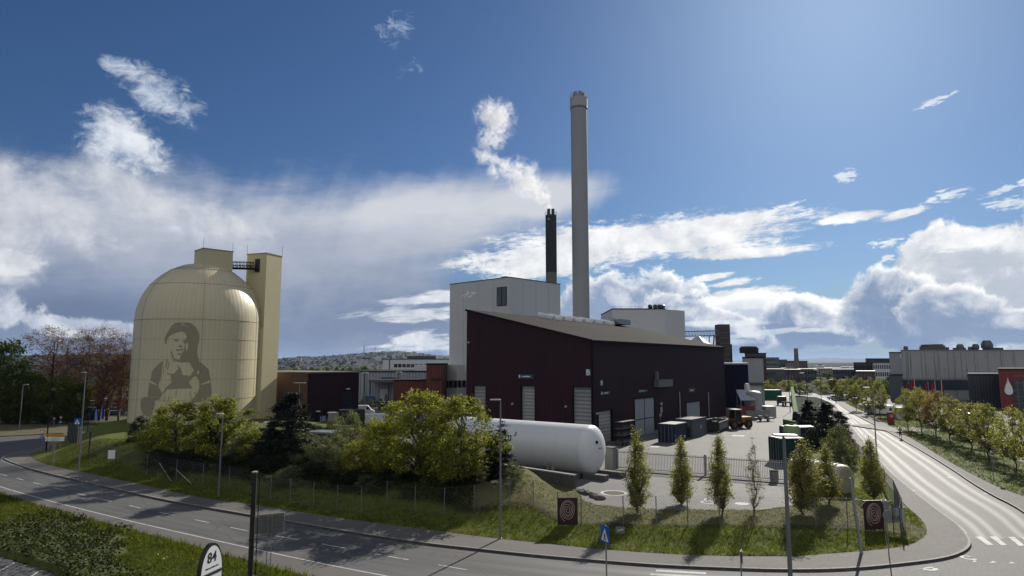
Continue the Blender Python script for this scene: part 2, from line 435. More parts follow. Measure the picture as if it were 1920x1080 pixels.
asphalt = mat('asphalt', (.072, .072, .072), .80, .16, 1.2, bump=.004, spec=.5)
asphalt_y = mat('yard_asphalt', (.10, .098, .094), .82, .22, .5, bump=.004, dirt=((.06, .058, .055), .60), spec=.5)
asphalt_s = mat('pavement_asphalt', (.106, .098, .091), .85, .16, 1.0, bump=.004, dirt=((.135, .122, .11), .58))
kerb_m = mat('kerb_granite', (.20, .195, .185), .8, .2, 4.0)
white_m = mat('road_paint', (.40, .40, .39), .75, .3, 2.0, dirt=((.13, .128, .125), .54))
soil_m = mat('dry_soil', (.115, .092, .062), .95, .3, 1.5, bump=.03)
grass_g = mat('grass_ground', (.060, .078, .014), .95, .45, 1.0, bump=.05, dirt=((.085, .075, .038), .56))
dry_g = mat('dry_grass_ground', (.085, .080, .034), .95, .4, 1.2, bump=.04, dirt=((.05, .07, .02), .58))
concrete = mat('concrete', (.22, .215, .205), .85, .18, .8, streak=.5)
dark_conc = mat('dark_concrete', (.10, .098, .095), .85, .25, .8, streak=.6)

# base ground to the horizon
g = MB(); g.sheet([(-16000, -400), (16000, -400), (16000, 16000), (-16000, 16000)], -0.12)
struct('ground', g, mat('far_ground', (.020, .027, .016), .98, .4, .02, dirt=((.040, .040, .034), .58), coord='Object', spec=.05))

def road_mat(name, tracks):
    """asphalt with worn wheel tracks that follow the lanes (u runs across the road)"""
    m = bpy.data.materials.new(name); m.use_nodes = True
    b = NB(m.node_tree); b.n.clear()
    out = b.node('ShaderNodeOutputMaterial'); p = b.node('ShaderNodeBsdfPrincipled'); b.l.new(p.outputs[0], out.inputs[0])
    tc = b.node('ShaderNodeTexCoord'); u, v, _ = b.sep(X(b, tc.outputs['UV'])); P = X(b, tc.outputs['Object'])
    warp = (b.noise(b.xyz(u * 2.0, v * .05, 0), 1.0, 4, .55) - .5)
    uu = u + warp * .05
    t = None
    for c0, wd in tracks:
        q = b.sm(b.m('ABSOLUTE', uu - c0), wd, 0.0); t = q if t is None else b.m('MAXIMUM', t, q)
    fine = b.noise(P, 9.0, 5, .65); big = b.noise(b.xyz(u * 14.0, v * .12, 0), 1.0, 5, .6)
    f = b.m('MULTIPLY_ADD', t, .22, (big - .5) * 1.5 + (fine - .5) * .8 + .25, clamp=True)
    c = b.rgb(f, (.066, .066, .065), (.112, .111, .107))
    # tar seams and cracks
    vor = b.node('ShaderNodeTexVoronoi', {'Vector': b.xyz(u * 2.2 + warp, v * .10, 0), 'Scale': 1.0}, feature='DISTANCE_TO_EDGE')
    patch = b.node('ShaderNodeTexVoronoi', {'Vector': b.xyz(u * 1.7, v * .045 + 3.0, 0), 'Scale': 1.0})
    pc = b.sep(X(b, patch.outputs['Color']))[0]; kk = b.m('MULTIPLY_ADD', b.sm(pc, .70, .74), -.20, 1.0); c = b.mul(c, b.xyz(kk, kk, kk))
    c = b.mix(b.sm(X(b, vor.outputs[0]), .010, .002) * .55, c, (.030, .030, .031, 1))
    b.put(p.inputs['Base Color'], c); b.put(p.inputs['Roughness'], b.m('MULTIPLY_ADD', t, -.08, .78))
    p.inputs['Specular IOR Level'].default_value = .5
    bn = b.node('ShaderNodeBump', {'Height': fine, 'Distance': .004, 'Strength': .6}); b.put(p.inputs['Normal'], bn.outputs[0])
    return m
def road_strip(name, a, c, z, m, n=90, cross=8):
    a = by_arc(a, n); c = by_arc(c, n); vs = []; uv = []; s = 0
    for i in range(n):
        if i: s += ((a[i] + c[i]) / 2 - (a[i - 1] + c[i - 1]) / 2).length
        for k in range(cross + 1):
            q = a[i].lerp(c[i], k / cross); vs.append((q.x, q.y, z)); uv.append((k / cross, s))
    fs = [(i * (cross + 1) + k, i * (cross + 1) + k + 1, (i + 1) * (cross + 1) + k + 1, (i + 1) * (cross + 1) + k) for i in range(n - 1) for k in range(cross)]
    me = bpy.data.meshes.new(name); me.from_pydata(vs, [], fs)
    l = me.uv_layers.new(name='UVMap')
    for lp in me.loops: l.data[lp.index].uv = uv[lp.vertex_index]
    me.materials.append(m); me.update()
    if me.polygons[0].normal.z < 0: me.flip_normals()
    return tag(link(name, me), kind='structure')
# whole asphalt area of the crossing and the roundabout
g = MB(); g.sheet([(-140, 60), (-66, 60), (-66, 76.5)] + [(p.x, p.y) for p in Nn] + [(60, 29), (60, 60), (46, 60), (50, 78), (75, 150), (72, 150), (40, 90), (20, 70), (-40, 80), (-60, 95), (-66, 112), (-140, 116)], 0.0)
struct('road_junction', g, asphalt)
Kmain = [p for p in K if p.y < 84 and p.x < 20][8:]
i0 = min(range(len(K)), key=lambda i: (K[i] - G(20, 868)).length); i1 = min(range(len(K)), key=lambda i: (K[i] - G(1500, 1073)).length)
i2 = min(range(len(K)), key=lambda i: (K[i] - G(1819, 1011)).length)
nA = [p for p in Nn if p.x < 17]
road_strip('road_main', K[i0:i1 + 1], [Vector((-62, 72.6, 0))] + [p for p in nA if p.x > -60], .004, road_mat('main_road_asphalt', ((.18, .09), (.36, .09), (.66, .09), (.84, .08))), 110)
far_l = [G(1540, 748), G(1522, 741.5), G(1490, 733)]; far_r = [G(1552, 744), G(1530, 738.5), G(1500, 731)]
road_strip('road_side', K[i2:] + far_l, [p for p in Rr if p.y > 44.5] + far_r, .004, road_mat('side_road_asphalt', ((.17, .085), (.36, .085), (.66, .085), (.85, .085))), 130)
# far crossing lane with cars at the end of the road
g = MB(); g.sheet([tuple(p.xy) for p in W([(1470, 741), (1640, 752), (1640, 747), (1470, 736)])], .008); struct('road_crossing', g, asphalt)

# pavements
pv = MB(); pv.prism([tuple(p.xy) for p in K] + [tuple(p.xy) for p in S[::-1]], -.1, .13); struct('pavement', pv, asphalt_s)
kb = MB(); ki = offset_line(K, .16)
def kerb(mb, line, side, z=.145, w=.16):
    l = resample(line, .9); o = offset_line(l, side * w)
    for i in range(len(l) - 1):
        a, b_, c, d = l[i], l[i + 1], o[i + 1], o[i]
        a2 = a.lerp(b_, .015); b2 = b_.lerp(a, .015); c2 = c.lerp(d, .015); d2 = d.lerp(c, .015)
        mb.prism([tuple(q.xy) for q in (a2, b2, c2, d2)], -.05, z)
kerb(kb, K, 1); struct('kerb', kb, kerb_m)
pv = MB(); pv.prism([tuple(p.xy) for p in Rr] + [tuple(p.xy) for p in R2[::-1]], -.1, .12); struct('pavement_far_side', pv, asphalt_s)
kb = MB(); kerb(kb, Rr, -1); struct('kerb_far_side', kb, kerb_m)
FG = smooth_line(W([(-40, 912), (0, 927), (100, 957), (233, 992), (384, 1031), (467, 1053), (569, 1080)]) + [Vector((-4, 32.5, 0)), Vector((10, 26.5, 0))], 2)
pv = MB(); pv.sheet([tuple(p.xy) for p in Nn if p.x < 25] + [(24, 22)] + [tuple(p.xy) for p in FG[::-1]] + [(-66, 74)], .006); struct('footway', pv, asphalt_s)

# height of the planted bank between pavement and yard
SP = np.array([(p.x, p.y) for p in S])
def seg_dist(px, py, line):
    a = line[:-1]; d = line[1:] - a; L = (d ** 2).sum(1)
    t = np.clip(((px[..., None] - a[:, 0]) * d[:, 0] + (py[..., None] - a[:, 1]) * d[:, 1]) / L, 0, 1)
    ex = px[..., None] - (a[:, 0] + t * d[:, 0]); ey = py[..., None] - (a[:, 1] + t * d[:, 1])
    return np.sqrt((ex ** 2 + ey ** 2).min(-1))
def inside(px, py, poly):
    r = np.zeros(px.shape, bool); n = len(poly)
    for i in range(n):
        x0, y0 = poly[i]; x1, y1 = poly[(i + 1) % n]
        if y0 == y1: continue
        c = ((y0 > py) != (y1 > py)) & (px < (x1 - x0) * (py - y0) / (y1 - y0) + x0); r ^= c
    return r
SPOLY = np.vstack([SP, [(110, 220), (-64, 220)]])
E1 = Vector((.599, .801)); E2 = Vector((-.801, .599))        # the works' own two directions
C0 = G(1113, 835, YZ)
WR = G(1077, 921, YZ)                                         # free end of the retaining wall
YARD = [tuple(p.xy) for p in W([(1500, 933), (1486, 921), (1472, 885), (1500, 868), (1494, 830), (1490, 790), (1484, 757), (1480, 744)], YZ)]
YFRONT = [tuple(p.xy) for p in W([(1077, 924), (1098, 940), (1125, 948), (1180, 954), (1300, 957.5), (1420, 957), (1487, 949)], YZ)]
YARDP = np.array(YFRONT + YARD + [(150, 330), (-90, 330), (-80, 150), (-46, 105), (-26, 86), (-14.5, 76.5)] + [(WR.x + .1, WR.y + .2)])
YFP = np.array(YFRONT[:1] + YFRONT[1:] + YARD)
def sstep(t): t = np.clip(t, 0, 1); return t * t * (3 - 2 * t)
def hz_np(x, y):
    x = np.asarray(x, float); y = np.asarray(y, float)
    d = seg_dist(x, y, SP); d = np.where(inside(x, y, SPOLY), d, -d)
    left = sstep((WR.x + .6 - x) / 5.0)
    # signed distance behind the retaining wall line (positive behind)
    nb = (x - WR.x) * E1.x + (y - WR.y) * E1.y
    mound = .13 + 1.75 * sstep((d - .5) / 7.5) * left
    right = .13 + .55 * sstep((d - 1.6) / 3.2)
    h = np.where(d > 0, left * mound + (1 - left) * right, .10 + d * .4)
    yard_front = sstep((nb - 0.2) / 1.0)                       # drops to just under the yard behind the wall
    far_left = sstep((-16 - x) / 10.0)                         # further left the bank runs on to the storage dome
    h_back = YZ - .06 + (0.45) * far_left
    back = yard_front * (1 - far_left) + far_left * sstep((nb - 14) / 14)
    h = np.where(d > 0, h * (1 - back * left) + h_back * back * left, h)
    dy = seg_dist(x, y, YFP); iny = inside(x, y, YARDP)
    r2 = np.where(iny, YZ - .06 - np.clip(dy, 0, 1) * .3, np.minimum(h, YZ + dy * .22))
    h = np.where((d > 0) & (left < .02), r2, h); h = np.where((d > 0) & (left >= .02) & iny & (nb < .3), np.minimum(h, YZ - .1), h)
    bump = .05 * np.sin(x * 1.3 + 1.7 * np.sin(y * .7)) * np.sin(y * 1.1 + x * .4) + .03 * np.sin(x * 3.1) * np.sin(y * 2.7)
    return h + np.where((d > 0.7) & ~iny, bump, 0)
def hz(x, y): return float(hz_np(np.array([x]), np.array([y]))[0])
def GT(px, py, it=5):
    z = .3
    for _ in range(it): p = G(px, py, z); z = hz(p.x, p.y)
    return Vector((p.x, p.y, z))
def grid_mesh(name, x0, x1, y0, y1, step, hf, keep, m):
    xs = np.arange(x0, x1 + step, step); ys = np.arange(y0, y1 + step, step)
    XX, YY = np.meshgrid(xs, ys); Z = hf(XX, YY); kp = keep(XX, YY)
    idx = np.arange(XX.size).reshape(XX.shape)
    f = np.stack([idx[:-1, :-1], idx[:-1, 1:], idx[1:, 1:], idx[1:, :-1]], -1).reshape(-1, 4)
    k = (kp[:-1, :-1] | kp[:-1, 1:] | kp[1:, 1:] | kp[1:, :-1]).ravel(); f = f[k]
    used = np.unique(f); mp = -np.ones(XX.size, int); mp[used] = np.arange(len(used))
    v = np.stack([XX.ravel(), YY.ravel(), Z.ravel()], -1)[used]
    me = np_mesh(name, v, mp[f], m); me.shade_smooth(); return me
def keep_bank(x, y): return inside(x, y, SPOLY)
def bank_material():
    m = bpy.data.materials.new('bank_grass'); m.use_nodes = True
    b = NB(m.node_tree); b.n.clear()
    out = b.node('ShaderNodeOutputMaterial'); p = b.node('ShaderNodeBsdfPrincipled'); b.l.new(p.outputs[0], out.inputs[0])
    tc = b.node('ShaderNodeTexCoord'); P = X(b, tc.outputs['Object']); at = b.node('ShaderNodeAttribute', attribute_name='zone')
    zone = X(b, at.outputs['Fac'])                             # 0 mown verge ... 1 dry grass behind the fence line
    n1 = b.noise(P, .5, 5, .6); n2 = b.noise(P, 5.0, 5, .65)
    green = b.rgb(b.m('ADD', n1 * .7, n2 * .5, clamp=True), (.050, .066, .010), (.110, .130, .024))
    dry = b.rgb(b.m('ADD', n1 * .5, n2 * .6, clamp=True), (.060, .062, .020), (.118, .110, .046))
    c = b.mix(b.sm(zone + (n1 - .5) * .6, .35, .65), green, dry)
    rim = b.sm(b.m('ABSOLUTE', zone - .5), .20, .03) * b.sm(n2, .28, .50)
    c = b.mix(rim * .9, c, (.020, .017, .013, 1))
    b.put(p.inputs['Base Color'], c); p.inputs['Roughness'].default_value = .95; p.inputs['Specular IOR Level'].default_value = .2
    bn = b.node('ShaderNodeBump', {'Height': n2, 'Distance': .08, 'Strength': .9}); b.put(p.inputs['Normal'], bn.outputs[0])
    return m
FENCE_PX = [(166, 857), (220, 874), (275, 890), (330, 903), (380, 911), (429, 918), (507, 935), (544, 943), (587, 951), (632, 957), (677, 961), (725, 960), (778, 964), (833, 970), (889, 975), (956, 974), (1000, 978), (1046, 983), (1090, 984), (1169, 985), (1231, 985), (1290, 986), (1350, 987), (1414, 988), (1475, 989), (1530, 990), (1590, 992), (1640, 994), (1676, 1000)]
FLINE = [GT(*p) for p in FENCE_PX]
FL = np.array([(p.x, p.y) for p in FLINE])
me = grid_mesh('grass_bank', -70, 60, 36, 118, .6, hz_np, keep_bank, bank_material())
co = np.zeros(len(me.vertices) * 3, np.float32); me.vertices.foreach_get('co', co); co = co.reshape(-1, 3)
dF = seg_dist(co[:, 0].astype(float), co[:, 1].astype(float), FL)
dS = seg_dist(co[:, 0].astype(float), co[:, 1].astype(float), SP)
_i = [int(np.argmin(((SP - FL[k]) ** 2).sum(1))) for k in (0, -1)]
VERGE = np.vstack([FL, SP[_i[0]:_i[1] + 1][::-1]])
zn = np.clip(.5 + np.where(inside(co[:, 0].astype(float), co[:, 1].astype(float), VERGE), -dF, dF) * .30, 0, 1) * np.where(co[:, 0] > 29.5, .3, 1) * sstep((co[:, 0] + 9) / 8)
a = me.attributes.new('zone', 'FLOAT', 'POINT'); a.data.foreach_set('value', zn.astype(np.float32))
tag(link('grass_bank', me), kind='structure')
g = MB(); g.sheet(YARDP.tolist(), YZ); struct('yard', g, asphalt_y)
# front of the yard where it meets the lower land
# foreground verge, its parking place
def hz_fg(x, y):
    ln = np.array([(p.x, p.y) for p in FG]); d = seg_dist(np.asarray(x, float), np.asarray(y, float), ln)
    sgn = np.where(inside(np.asarray(x, float), np.asarray(y, float), FGP), 1, -1)
    return np.where(sgn > 0, .03 + .22 * sstep(d / 2.5), -.03 - d * .3) + np.where(sgn > 0, .05 * np.sin(x * 1.9) * np.sin(y * 2.3 + x), 0)
PK = W([(-30, 1036), (0, 1044), (45, 1058), (78, 1067), (108, 1080)]) + [Vector((-20.5, 31, 0)), Vector((-14, 25, 0))]
FGP = np.array([(p.x, p.y) for p in FG] + [(10, 18)] + [(p.x, p.y) for p in PK[::-1]] + [(-45, 45), (-58, 62)])
me = grid_mesh('grass_verge', -60, 12, 18, 68, .5, hz_fg, lambda x, y: inside(x, y, FGP), grass_g)
tag(link('grass_verge', me), kind='structure')
g = MB(); g.sheet([tuple(p.xy) for p in PK] + [(-14, 10), (-60, 10), (-60, 50)], .01); struct('parking_place', g, asphalt)
# land right of the side road: verge under the tree row, then an asphalt forecourt
vr = [tuple(p.xy) for p in R2]; out_r = [tuple((p + Vector((9.0, 1.5, 0))).xy) for p in R2[::-1]]
g = MB(); g.prism(vr + out_r, -.1, .15); struct('tree_verge', g, grass_g)
g = MB(); g.sheet([tuple((p + Vector((8.5, 1.4, 0))).xy) for p in R2] + [(240, 330), (330, 200), (120, 40)], .03); struct('forecourt', g, mat('forecourt_asphalt', (.12, .117, .112), .85, .2, .5))
g = MB(); g.sheet([tuple(p.xy) for p in W([(1590, 798), (1680, 812), (1700, 812), (1790, 806), (1790, 801), (1660, 803), (1630, 797)])], .165); struct('footpath', g, mat('footpath_gravel', (.25, .24, .22), .9, .15, 1))
# dry bank beyond the roundabout
bk = W([(-20, 822), (40, 816), (100, 812), (126, 812)])
g = MB(); g.prism([tuple(p.xy) for p in W([(-60, 822), (40, 817), (118, 813), (128, 811), (150, 795), (235, 795), (240, 782), (-120, 782)])], -.1, .12); struct('dry_bank', g, dry_g)

# ---- painted markings
mk = MB()
def line_paint(mb, line, w, z, dash=None, gap=0.0, start=0.0):
    pts = resample(line, .5); s = -start
    i = 0; o1 = offset_line(pts, w / 2); o2 = offset_line(pts, -w / 2); acc = 0.0
    for i in range(len(pts) - 1):
        L = (pts[i + 1] - pts[i]).length
        on = dash is None or ((acc + start) % (dash + gap)) < dash
        if on: band(mb, [o1[i], o1[i + 1]], [o2[i], o2[i + 1]], z)
        acc += L
nl = smooth_line([Vector((-62, 73, 0))] + W([(0, 914), (181, 963), (467, 1028), (713, 1080)]) + [Vector((4, 32.6, 0))], 2)
line_paint(mk, nl, .13, .012)
cl = smooth_line(W([(-30, 880), (8, 891), (114, 918), (249, 950), (389, 979.5), (459, 995), (588, 1017), (727, 1043.5), (790, 1053.5), (878, 1069.5)]) + [Vector((4.5, 35.2, 0))], 2)
line_paint(mk, cl, .11, .012, 2.0, 2.6)
ll = [p for p in K[i2 + 2:]]; line_paint(mk, offset_line(ll, -.10), .10, .012)
line_paint(mk, offset_line(K[:i0 + 4], -.18), .2, .012)
for q in (((1828, 1006), (1841, 1006), (1863, 1022), (1852, 1022.5)), ((1855, 1006), (1868, 1006), (1888, 1022.5), (1878, 1023)), ((1890, 1007), (1902, 1007), (1921, 1023), (1911, 1024)), ((1914, 1008), (1928, 1008), (1950, 1025), (1938, 1026)),
          ((1230.5, 1068.3), (1324, 1073.5), (1324, 1077.5), (1229, 1072)), ((1221, 1075), (1324, 1081), (1324, 1085), (1218, 1079)),
          ((1824, 1055), (1832, 1054), (1828, 1050.5), (1826, 1050.5)), ((1855, 1056), (1869, 1055.5), (1862, 1052.5), (1861, 1052.5)), ((1890, 1057), (1905, 1057), (1897, 1054), (1896, 1054)),
          ((1723, 1067), (1746, 1066), (1752, 1063.5), (1742, 1063)), ((1774, 895.5), (1785, 897), (1791, 896), (1780, 894.5)), ((1707, 919), (1712, 921), (1716, 920), (1710, 918)),
          ((1676, 824.5), (1680, 825), (1679, 823.5), (1675, 823.5)), ((1843, 925.5), (1850, 927), (1852, 926), (1845, 924.5))):
    mk.sheet([tuple(p.xy) for p in W(q)], .013)
def ring(mb, c, r0, r1, z, n=20, a0=0, a1=2 * math.pi, sy=1.0):
    p = [(c[0] + r0 * math.cos(a0 + (a1 - a0) * k / n), c[1] + sy * r0 * math.sin(a0 + (a1 - a0) * k / n)) for k in range(n + 1)]
    q = [(c[0] + r1 * math.cos(a0 + (a1 - a0) * k / n), c[1] + sy * r1 * math.sin(a0 + (a1 - a0) * k / n)) for k in range(n + 1)]
    band(mb, [Vector((x, y, 0)) for x, y in p], [Vector((x, y, 0)) for x, y in q], z)
ring(mk, G(1816, 1046), .26, .45, .013, a0=.6, a1=5.6); ring(mk, G(1738, 1065), .30, .55, .013, a0=3.3, a1=6.2)
for a_, b_ in (((0, 1071), (27, 1055)), ((57, 1082), (72, 1072)), ((-40, 1062), (-20, 1046))):
    line_paint(mk, W([a_, b_]), .11, .016)
struct('road_markings', mk, white_m)
ym = MB()
for q in (((1217, 838.5), (1233, 839), (1240, 836.5), (1224, 836)), ((1372, 817.5), (1395, 818.5), (1396, 816.5), (1373, 816)), ((1261, 832.5), (1294, 829), (1290, 828), (1257, 831)), ((1425, 866), (1458, 868), (1459, 866.5), (1426, 865)), ((1466, 745), (1482, 745.6), (1481, 744.8), (1467, 744.4))):
    ym.sheet([tuple(p.xy) for p in W(q, YZ)], YZ + .006)
ring(ym, G(1327, 942, YZ), .42, .58, YZ + .006); ring(ym, G(1331, 937, YZ), .35, .5, YZ + .007); ring(ym, G(1391, 944.5, YZ), .05, .6, YZ + .006, sy=.8)
ring(ym, G(1151, 924.5, YZ), .95, 1.2, YZ + .006); struct('yard_markings', ym, white_m)
dm = MB(); dm.lathe([(0, 0), (.93, 0)], 20, tuple(G(1151, 924.5, YZ) + Vector((0, 0, .005)))); struct('drain_pit', dm, soil_m)
def manhole(px, py, z, label):
    o = MB().lathe([(.0, .012), (.34, .012), (.36, .0)], 24).build('manhole_cover', mat('cast_iron', (.05, .048, .046), .6, .2, 6))
    o.location = G(px, py, z + .008); tag(o, label, 'manhole cover', 'manhole covers in the footway')
manhole(5, 923, 0, 'round iron manhole cover at the left edge of the footway'); manhole(23, 929, 0, 'round iron manhole cover beside the verge at far left'); manhole(244, 985.5, 0, 'lone round iron manhole cover in the middle of the footway')
# ---------------------------------------------------------------- the works: hall, boiler house, chimneys, storage dome
RZ = math.atan2(E1.y, E1.x)
maroon = mat('maroon_sheet_metal', (.024, .0090, .0120), .7, .14, .25, ribs=(0, .45, .04), spec=.2)
maroon_g = mat('maroon_sheet_metal_gable', (.031, .0105, .0165), .7, .14, .25, ribs=(1, .45, .04), spec=.2)
roof_felt = mat('grey_roof_felt', (.024, .0225, .0205), .95, .2, .35, streak=.4, spec=.06, dirt=((.033, .031, .029), .60))
dark_trim = mat('dark_trim', (.018, .016, .018), .85, .2, 2, spec=.08)
door_grey = mat('grey_door_sheet', (.26, .265, .27), .55, .12, .6, ribs=(2, .55, .02))
door_pale = mat('pale_door_sheet', (.33, .325, .31), .6, .12, .6, ribs=(2, .5, .02))
pale_steel = mat('pale_steel', (.42, .43, .43), .45, .12, 1.5, metal=.3)
galv = mat('galvanised_steel', (.26, .27, .275), .42, .18, 3, metal=.6)
black_m = mat('black_paint', (.012, .012, .013), .5, .2, 3)
white_panel = mat('white_cladding', (.52, .525, .53), .6, .07, .15, streak=.25)
teal_m = mat('teal_sign', (.012, .075, .105), .4, .1, 2)
white_l = mat('white_lettering', (.75, .76, .76), .5, .05, 3)
glass = glass_mat('dark_glass', (.015, .018, .022))

def wallhit(px, py, P0, d):                 # along-wall distance and height where a sight line meets a wall plane
    r = ray(px, py); n = Vector((-d.y, d.x)); t = (P0.x * n.x + P0.y * n.y) / (r.x * n.x + r.y * n.y)
    q = r * t; return (Vector((q.x, q.y)) - Vector((P0.x, P0.y))).dot(d), CAM_H + q.z
def wall_cols(mb, axis, length, top, openings, off=0.0, z0=0.0, thick=.25):
    """wall in columns that leave the openings (a0,a1,z0,z1) free; axis 0: along x facing -y, axis 1: along y facing -x"""
    cuts = sorted({0.0, length} | {v for o in openings for v in o[:2]})
    for a, b_ in zip(cuts, cuts[1:]):
        mid = (a + b_) / 2; o = [q for q in openings if q[0] < mid < q[1]]
        segs = [(z0, None)] if not o else ([(z0, o[0][2])] if o[0][2] > z0 + .01 else []) + [(o[0][3], None)]
        for lo, hi in segs:
            ta, tb = (top(a), top(b_)) if hi is None else (hi, hi)
            P = [(a, lo), (b_, lo), (b_, tb), (a, ta)]
            f = (lambda p, d: (p[0], off + d, p[1])) if axis == 0 else (lambda p, d: (off + d, p[0], p[1]))
            vs = [f(p, 0) for p in P] + [f(p, thick) for p in P]
            q = [(0, 1, 2, 3), (7, 6, 5, 4), (0, 4, 5, 1), (1, 5, 6, 2), (2, 6, 7, 3), (3, 7, 4, 0)]
            mb.add(vs, q if axis == 0 else [t[::-1] for t in q])

hall = thing('production_hall', 'long maroon sheet metal hall with a sloping grey roof behind the white tank', 'hall', C0, RZ)
CZ = A(1113, 640, C0.y).z - YZ
HL = (G(1362, 783, YZ) - C0).length
HW = wallhit(875, 650, C0, E2)[0]
HT = wallhit(875, 583, C0, E2)[1] - YZ
gd = []
for x0, x1, yt in ((886, 911, 722.5), (976, 1003, 723.5), (1073, 1109, 725.5)):
    a1 = wallhit(x0, 740, C0, E2)[0]; a0 = wallhit(x1, 740, C0, E2)[0]; gd.append((a0, a1, 0, wallhit((x0 + x1) / 2, yt, C0, E2)[1] - YZ))
rd = []
for x0, x1, yt, yb in ((1122, 1148, 770, 826), (1190, 1227, 747, 824), (1287, 1313, 754, 784)):
    a0 = wallhit(x0, 760, C0, E1)[0]; a1 = wallhit(x1, 760, C0, E1)[0]; rd.append((a0, a1, max(0, wallhit((x0 + x1) / 2, yb, C0, E1)[1] - YZ) if yb == 784 else 0, wallhit((x0 + x1) / 2, yt, C0, E1)[1] - YZ))
w = MB(); wall_cols(w, 1, HW, lambda a: CZ + (HT - CZ) * a / HW, gd, 0, 0)
w.build('gable_wall', maroon_g, hall)
w = MB(); wall_cols(w, 0, HL, lambda a: CZ, rd, 0, 0); w.build('long_wall', maroon, hall)
w = MB(); w.add([(HL, 0, 0), (HL, HW, 0), (HL, HW, HT), (HL, 0, CZ), (0.3, HW, 0), (0.3, HW, HT)], [(0, 1, 2, 3), (1, 4, 5, 2)]); w.build('rear_wall', maroon_g, hall)
w = MB(); s_ = (HT - CZ) / HW
w.add([(-.18, -.25, CZ - .25 * s_), (HL + .18, -.25, CZ - .25 * s_), (HL + .18, HW + .2, HT + .2 * s_), (-.18, HW + .2, HT + .2 * s_)] + [(-.18, -.25, CZ + .22 - .25 * s_), (HL + .18, -.25, CZ + .22 - .25 * s_), (HL + .18, HW + .2, HT + .22 + .2 * s_), (-.18, HW + .2, HT + .22 + .2 * s_)],
      [(3, 2, 1, 0), (4, 5, 6, 7), (0, 1, 5, 4), (1, 2, 6, 5), (2, 3, 7, 6), (3, 0, 4, 7)])
roof = w.build('roof', roof_felt, hall)
w = MB(); w.box((-.24, HW / 2, (CZ + HT) / 2 + .12), (.1, HW / math.cos(math.atan(s_)) + .3, .34), 0, ('X', math.atan(s_))); w.bb(-.2, HL + .2, -.36, -.26, CZ - .2, CZ + .18)
w.build('roof_trim', dark_trim, hall)
def RP(x, y): return Vector((x, y, CZ + .22 + s_ * y))
def roof_xy(px, py):                         # where a sight line meets the roof plane (in the hall's own axes)
    M = Matrix.Rotation(-RZ, 3, 'Z'); o = M @ (Vector((0, 0, CAM_H)) - C0); d = M @ ray(px, py)
    t = (CZ + .22 + s_ * o.y - o.z) / (d.z - s_ * d.y); q = o + d * t; return q.x, q.y
for i, px in enumerate((1010, 1027, 1044, 1061, 1078, 1095, 1112)):
    x, y = roof_xy(px, 594 + i * 1.4); m_ = MB(); c = RP(x, HW - 1.9)
    m_.box(c + Vector((0, 0, .22)), (1.05, 3.4, .42), 0, ('X', math.atan(s_))); m_.tube([c + Vector((0, -1.7, .42 - 1.7 * s_)), c + Vector((0, 1.7, .42 + 1.7 * s_))], .45, 10)
    m_.build('skylight', mat('skylight_plastic', (.55, .56, .55), .25, .1, 2, spec=.7), hall, smooth=True)
x, y = roof_xy(1140, 606); c = RP(x, HW - 2.2); m_ = MB(); m_.box(c + Vector((0, 0, .8)), (5.2, 3.0, 1.1)); m_.tube([c + Vector((-3.6, 0, .7)), c + Vector((-2.6, 0, .7))], .5, 12); m_.bb(c.x - 3.8, c.x - 3.6, c.y - .7, c.y + .7, c.z, c.z + 1.6)
m_.build('roof_ventilator', galv, hall)
for i, (a0, a1, z0, z1) in enumerate(gd):
    m_ = MB(); m_.bb(.42, .50, a0, a1, z0, z1)
    d_ = m_.build('roller_door', (door_grey, door_pale, door_grey)[i], hall)
    m_ = MB(); m_.bb(-.03, .42, a1 - .06, a1 + .05, z0, z1); m_.bb(-.03, .42, a0 - .05, a0 + .06, z0, z1); m_.bb(-.03, .42, a0, a1, z1 - .05, z1 + .12)
    m_.build('frame', dark_trim, d_)
for i, (a0, a1, z0, z1) in enumerate(rd):
    m_ = MB()
    if i == 0: m_.bb(a0, a1, .35, .43, z0, z1)
    else:
        mid = (a0 + a1) / 2; q = (a1 - a0) / 4
        for k in range(4): m_.bb(a0 + k * q + .03, a0 + (k + 1) * q - .03, .10, .18, z0, z1)
    d_ = m_.build('roller_door' if i == 0 else 'folding_door', door_pale if i == 0 else mat('blue_grey_door', (.25, .275, .30), .55, .12, .5), hall)
    m_ = MB(); m_.bb(a0 - .25, a0, -.05, .12, z0, z1 + .2); m_.bb(a1, a1 + .25, -.05, .12, z0, z1 + .2); m_.bb(a0, a1, -.05, .12, z1, z1 + .2)
    if i == 1:
        for zz in (z1 * .43,): m_.bb(a0, a1, .06, .10, zz, zz + .12)
        m_.bb((a0 + a1) / 2 - .06, (a0 + a1) / 2 + .06, .05, .10, z0, z1)
    m_.build('frame', dark_trim, d_)
# things fixed to the long wall
def on_long(px, py): a, z = wallhit(px, py, C0, E1); return a, z - YZ
def on_gable(px, py): a, z = wallhit(px, py, C0, E2); return a, z - YZ
a0, z0 = on_long(1226, 726); a1, z1 = on_long(1252, 711)
m_ = MB(); m_.bb(a0, a1, -.95, -.01, z0, z1); m_.bb(a0 + .4, a0 + .9, -.5, -.01, z1, z1 + 1.4); m_.build('air_handler', mat('grey_duct', (.13, .135, .14), .6, .15, 1), hall, bevel=.04)
for px in (1273, 1327):
    a0, zt = on_long(px, 738); m_ = MB(); m_.tube([(a0, -.12, .9), (a0, -.12, zt), (a0, -.02, zt + .3)], .11, 8); m_.build('downpipe', galv, hall, smooth=True)
a0, _ = on_long(1226, 800); a1 = HL; m_ = MB(); m_.bb(a0 + .3, a1 + .05, -.10, .0, 0, on_long(1300, 792)[1] + .0); m_.build('concrete_plinth', concrete, hall)
